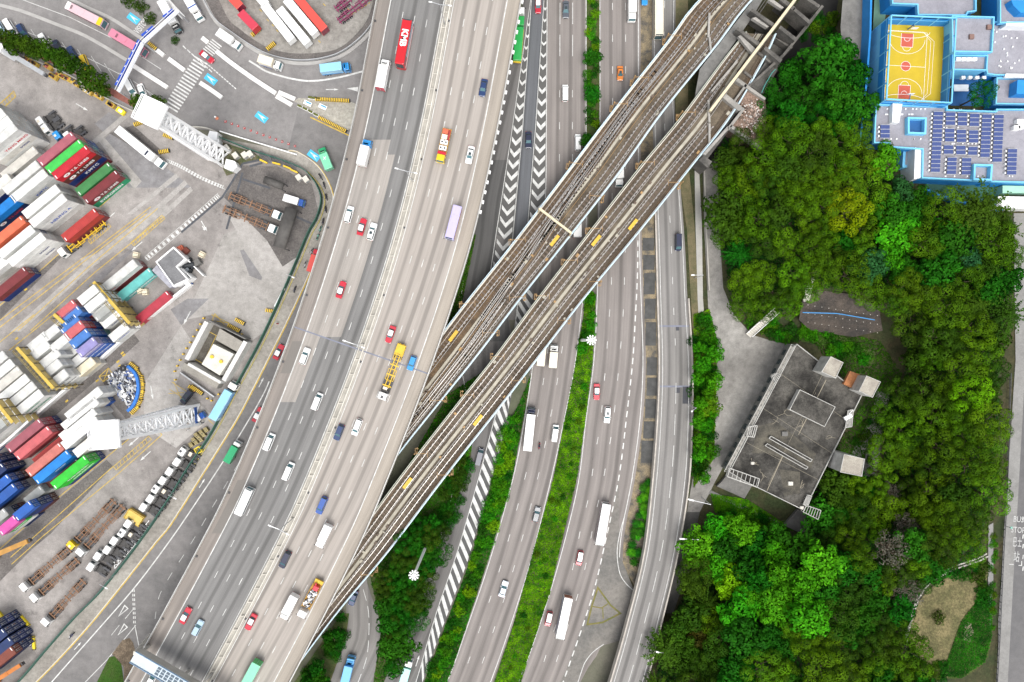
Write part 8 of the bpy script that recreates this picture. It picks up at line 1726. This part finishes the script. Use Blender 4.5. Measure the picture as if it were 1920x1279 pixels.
while tries < 14000 and len(pts) < 292:
    tries += 1; x, y = RT.uniform(1225, 1915), RT.uniform(70, 1305)
    if not inpoly(x, y, WOOD): continue
    r = RT.choice((21, 23, 25, 27, 30, 33)); ok = True
    for (a, b, q) in pts:
        if (a - x)**2 + (b - y)**2 < ((r + q)*.68)**2: ok = False; break
    if not ok: continue
    pts.append((x, y, r)); zn = next((z for z in ZONES if inpoly(x, y, z[0])), ZONES[4]); ch = [o for o in zn[1] for _ in range(o[2])]; k, c, _w = RT.choice(ch)
    loc = PH(x, y, 7.5); nm = "%s %s %s" % (CWD[c], KW[k], zn[2]); tree(k, c, (loc.x, loc.y, loc.z - .1), r/6.4*1.2, RT.uniform(0, 6.28), nm, nm + " (group)", hs=RT.uniform(.85, 1.2))
GT_ = [(18, 70, 4.0), (35, 82, 4.2), (58, 82, 4.0), (72, 92, 3.6), (88, 90, 4.2), (104, 102, 3.2), (128, 114, 4.6), (146, 122, 3.4), (178, 146, 5.2), (196, 164, 3.2)]
for i, (x, y, r) in enumerate(GT_):
    p = P(x - 3, y + 4, 5); tree("broad", "dark", (p.x, p.y, 0), r*.72, i*1.3, "dark green tree, %s from the left in the row along the brick path" % "first second third fourth fifth sixth seventh eighth ninth tenth".split()[i], "trees along the brick path")
for x, y, r, lb in ((258, 190, 2.6, "small dark tree left of two beside the upper lattice tower"), (292, 192, 2.6, "small dark tree right of two beside the upper lattice tower"), (268, 202, 2.0, "smallest dark tree touching the lattice tower's head")): p = P(x, y, 5); tree("broad", "dark", (p.x, p.y, 0), r, x, lb, None, hs=.8)
for x, y, r, lb in ((240, 0, 2.4, "leafy shrub at the top edge left of the gantry"), (262, 10, 2.2, "olive shrub on the slim island above the gantry"), (280, 32, 2.0, "olive shrub touching the gantry's arm"), (325, 72, 1.4, "small shrub on the slim island right of the gantry")): p = P(x, y, 1.5); tree("bush", "dark", (p.x, p.y, .05), r, x, lb, None)
def cover(poly, mt, dens, name, label, h=.5, s=.2, seed=1):
    rg = random.Random(seed); m = MB(); xs, ys = [q[0] for q in poly], [q[1] for q in poly]; A = (max(xs) - min(xs))*(max(ys) - min(ys))/41.8; n = int(A*dens)
    for _ in range(n):
        x, y = rg.uniform(min(xs), max(xs)), rg.uniform(min(ys), max(ys))
        if not inpoly(x, y, poly): continue
        b = rg.uniform(.35, 1); p = PH(x, y) if x > 1300 else P(x, y); leaf(m, (p.x, p.y, p.z + .08 + h*b*rg.uniform(.5, 1)), (0, 0, 1), s*rg.uniform(.7, 1.5), rg)
    o = m.build(name, mt); tag(o, label, "ground cover", kind="stuff"); return o
def fill(poly, kinds, rad, gap, label, grp, seed, up=1.5, mx=60):
    rg = random.Random(seed); xs, ys = [q[0] for q in poly], [q[1] for q in poly]; got = []; k = 0
    while k < 2500 and len(got) < mx:
        k += 1; x, y = rg.uniform(min(xs), max(xs)), rg.uniform(min(ys), max(ys)); r = rg.choice(rad)
        if not inpoly(x, y, poly) or any((a - x)**2 + (b - y)**2 < ((r + q)*3.2*gap)**2 for a, b, q in got): continue
        got.append((x, y, r)); kd, c = rg.choice(kinds); z = hill_px(x, y); p = PH(x, y, up) if x > 1200 else P(x, y, up); tree(kd, c, (p.x, p.y, p.z if x > 1200 else .0), r, rg.uniform(0, 6.3), label % CWD[c], (label % CWD[c]) + " (group)")
fill([(785, 985), (810, 985), (832, 1005), (822, 1040), (800, 1110), (780, 1170), (755, 1225), (735, 1260), (728, 1200), (722, 1130), (722, 1085), (750, 1035)], [("broad", "deep"), ("pine", "deep"), ("pine", "dark")], (3.0, 3.6, 4.0), .78, "%s tree in the dark clump between loop road and slip road", "", 5, 6)
fill([(940, 800), (972, 770), (960, 880), (930, 980), (900, 1060), (860, 1180), (825, 1279), (800, 1300), (806, 1260), (850, 1150), (890, 1040), (930, 885)], [("bush", "lime"), ("bush", "bright"), ("bush", "bright"), ("bush", "deep")], (1.5, 1.9, 2.2), .82, "%s shrub in the strip between striped gore and motorway", "", 6, 1.5, 64)
fill([(1101, -15), (1120, -15), (1120, 290), (1101, 310)], [("bush", "bright"), ("bush", "deep"), ("bush", "lime")], (1.3, 1.6), .8, "%s bush in the upper median between the motorway carriageways", "", 7, 1.2, 30)
for x, y, r, lb in ((1112, 104, 2.8, "wide dark tree leaning from the upper median over the lanes"), (1112, 172, 2.5, "second wide dark tree in the upper median"), (1104, 262, 2.3, "dark tree in the median just above the railway")): p = P(x, y, 5); tree("broad", "deep", (p.x, p.y, 0), r, x, lb, None, hs=.6)
fill([(1100, 555), (1116, 555), (1110, 630), (1090, 660)], [("bush", "deep"), ("bush", "bright")], (1.5, 1.8), .8, "%s bush in the median just below the railway", "", 8, 1.2, 12)
fill([(1206, 910), (1219, 905), (1216, 980), (1204, 1045), (1188, 1075), (1183, 1040), (1196, 960)], [("palm", "deep"), ("palm", "bright")], (1.3, 1.6), .75, "%s frond plant in the strip beside the ramp wall", "", 9, 2, 26)
fill([(1302, 600), (1325, 585), (1345, 640), (1340, 700), (1335, 770), (1338, 850), (1318, 900), (1296, 905), (1298, 800), (1300, 700)], [("bush", "bright"), ("bush", "deep"), ("broad", "bright")], (1.8, 2.2, 2.6), .72, "%s bush between the ramp and the concrete service yard", "", 10, 1.5, 44)
p = P(1332, 765, 5); tree("broad", "olive", (p.x, p.y, 0), 3.6, 1, "olive tree standing between the ramp and the service yard", None, hs=.8)
fill([(560, 1279), (600, 1220), (640, 1150), (652, 1170), (645, 1215), (615, 1279), (590, 1310)], [("bush", "deep"), ("broad", "deep")], (1.8, 2.3), .75, "%s bush between the viaduct and the loop road", "", 11, 1.5, 22)
fill([(838, 900), (875, 850), (882, 880), (866, 930), (850, 985), (835, 1000), (820, 985)], [("bush", "deep"), ("bush", "dark")], (1.8, 2.2), .75, "%s bush between the railway and the slip road", "", 12, 1.5, 22)
fill([(1500, 625), (1530, 600), (1600, 640), (1640, 690), (1580, 668)], [("bush", "deep"), ("bush", "bright")], (1.6, 2.0), .8, "%s bush behind the flat roofed building", "", 13, 1.5, 16)
fill([(1340, 965), (1400, 950), (1470, 990), (1440, 1005), (1350, 985)], [("bush", "bright"), ("bush", "deep")], (1.6, 2.2), .8, "%s bush on the grass below the flat roofed building", "", 14, 1.5, 16)
fill([(1560, 905), (1625, 895), (1640, 930), (1560, 990), (1530, 1000)], [("broad", "deep"), ("broad", "olive")], (2.4, 2.9), .75, "%s tree at the flat roofed building's lower right", "", 15, 5, 16)
fill([(1500, 25), (1560, 20), (1575, 50), (1560, 70), (1510, 75)], [("bush", "olive"), ("bush", "deep"), ("bush", "lime")], (1.8, 2.4), .8, "%s bush above the wood beside the cutting", "", 16, 1.5, 12)
fill([(1400, 600), (1440, 590), (1520, 630), (1490, 640), (1430, 625)], [("bush", "deep"), ("bush", "bright"), ("bush", "olive")], (1.6, 2.1), .8, "%s bush beside the pale stairs", "", 17, 1.5, 14)
fill([(1790, 1075), (1850, 1060), (1858, 1120), (1850, 1150), (1835, 1090)], [("bush", "deep"), ("bush", "dark")], (1.8, 2.3), .85, "%s bush at the top of the dry field", "", 19, 1.5, 9)
fill([(1862, 985), (1872, 985), (1868, 1180), (1858, 1180)], [("bush", "bright"), ("bush", "olive")], (.9, 1.1), .9, "%s small shrub beside the right hand pavement", "", 20, 1, 16)
fill([(1100, 665), (1104, 680), (1088, 800), (1075, 890), (1050, 970), (1020, 1111), (985, 1210), (945, 1275), (965, 1190), (1005, 1040), (1045, 900), (1070, 760)], [("bush", "bright"), ("bush", "deep"), ("bush", "olive")], (.6, .8, 1.1), 1.6, "%s small tuft on the wide green median", "", 21, .6, 26)
fill([(1625, 770), (1655, 755), (1650, 800), (1640, 870), (1600, 845)], [("bush", "deep"), ("bush", "dark")], (1.2, 1.6), 1.0, "%s bush in the gap right of the flat roofed building", "", 22, 1, 8)
fill([(1700, 1215), (1745, 1250), (1775, 1245), (1770, 1275), (1720, 1275)], [("bush", "deep"), ("bush", "olive")], (1.4, 2.0), .85, "%s bush along the lower edge of the dry field", "", 23, 1, 9)
cover([(1705, 1180), (1740, 1112), (1790, 1080), (1835, 1075), (1820, 1130), (1790, 1180), (1765, 1240), (1720, 1225)], LM["olive"], 3.0, "ground_cover", "sparse olive tufts over the dry field", .2, .13, 14)
for x, y, r, k, lb in ((1762, 1160, 2.2, "bush", "lone dark bush in the middle of the dry field"), (1734, 1205, .9, "bush", "tiny tuft in the lower dry field")): p = PH(x, y, 1.5); tree(k, "dark", (p.x, p.y, ZH), r, 1, lb, None)
med = [(1101, 540), (1117, 552), (1111, 680), (1097, 791), (1083, 890), (1064, 970), (1031, 1111), (996, 1217), (975, 1285), (925, 1285), (960, 1180), (998, 1040), (1037, 900), (1058, 790), (1079, 680), (1094, 590)]
m = MB(); sheet(m, med, .035); sheet(m, [(1100, -100), (1124, -100), (1124, 320), (1100, 330)], .035); sheet(m, [(972, 760), (996, 700), (1000, 690), (960, 900), (914, 1055), (840, 1279), (795, 1279), (830, 1186), (880, 1055), (927, 886), (950, 803)], .036); sheet(m, [(690, 1060), (760, 960), (850, 880), (890, 790), (880, 880), (818, 1030), (720, 1279), (700, 1279), (715, 1180)], .037); sheet(m, [(545, 1290), (640, 1150), (655, 1150), (648, 1200), (615, 1290)], .037); sheet(m, [(1300, 590), (1330, 580), (1345, 640), (1342, 770), (1338, 860), (1300, 915)], .037); sheet(m, [(880, 440), (893, 440), (868, 560), (846, 610), (820, 620)], .037); sheet(m, [(760, 880), (840, 740), (900, 700), (880, 790), (800, 900), (740, 930)], .038); sheet(m, [(948, 690), (1020, 560), (1010, 620), (960, 730)], .038)
tag(m.build("verge", ground_mat("verge_soil", (.045, .09, .018), (.09, .09, .035), .3, .35, .5)), kind="structure")
cv = leaf_mat("cover_green", "#1d5503", "#568a05", .02, .2); cv2 = leaf_mat("cover_dark", "#164205", "#2f6809", .02, .2)
cover(med, cv, 26, "ground_cover", "bright green leafy ground cover filling the wide median", .35, .2, 3)
cover([(972, 760), (996, 700), (960, 900), (914, 1055), (840, 1279), (795, 1279), (830, 1186), (880, 1055), (927, 886), (950, 803)], cv2, 16, "ground_cover", "green undergrowth in the strip beside the striped gore", .5, .22, 4)
cover([(1300, 590), (1330, 580), (1345, 640), (1342, 770), (1338, 860), (1300, 915)], cv, 16, "ground_cover", "green undergrowth between the ramp and the service yard", .5, .22, 5)
cover([(868, 520), (884, 440), (892, 440), (868, 560), (846, 605), (825, 610)], cv2, 22, "ground_cover", "green creeper strip along the viaduct's right foot", .4, .2, 6)
cover([(760, 880), (840, 740), (900, 700), (880, 790), (800, 900), (740, 930)], cv2, 14, "ground_cover", "dark undergrowth below the railway viaducts", .5, .22, 7)
cover([(690, 1060), (760, 960), (850, 880), (890, 800), (880, 870), (818, 1030), (720, 1279), (700, 1279), (715, 1180)], cv2, 12, "ground_cover", "dark undergrowth beneath the clump by the loop road", .5, .22, 8)
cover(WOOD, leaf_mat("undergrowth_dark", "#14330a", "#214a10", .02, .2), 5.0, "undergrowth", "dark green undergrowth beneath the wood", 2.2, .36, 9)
cover([(1332, 925), (1400, 936), (1500, 1000), (1430, 990), (1340, 960)], cv, 60, "ground_cover", "short green grass below the flat roofed building", .25, .14, 10)
cover([(1845, 1085), (1858, 1120), (1858, 1190), (1845, 1240), (1800, 1270), (1760, 1265), (1775, 1235), (1800, 1165), (1830, 1125)], cv2, 60, "ground_cover", "green weeds on the right half of the dry field", .7, .15, 11)
cover([(1500, 605), (1650, 640), (1690, 700), (1650, 830), (1560, 910), (1540, 890), (1622, 745), (1560, 690)], cv2, 12, "ground_cover", "patchy green weeds behind the flat roofed building", .4, .2, 13)
cover([(182, 1279), (205, 1232), (215, 1230), (228, 1245), (234, 1290), (215, 1330), (182, 1330)], cv2, 10, "ground_cover", "mown green grass on the small lawn at the bottom left", .06, .1, 12)
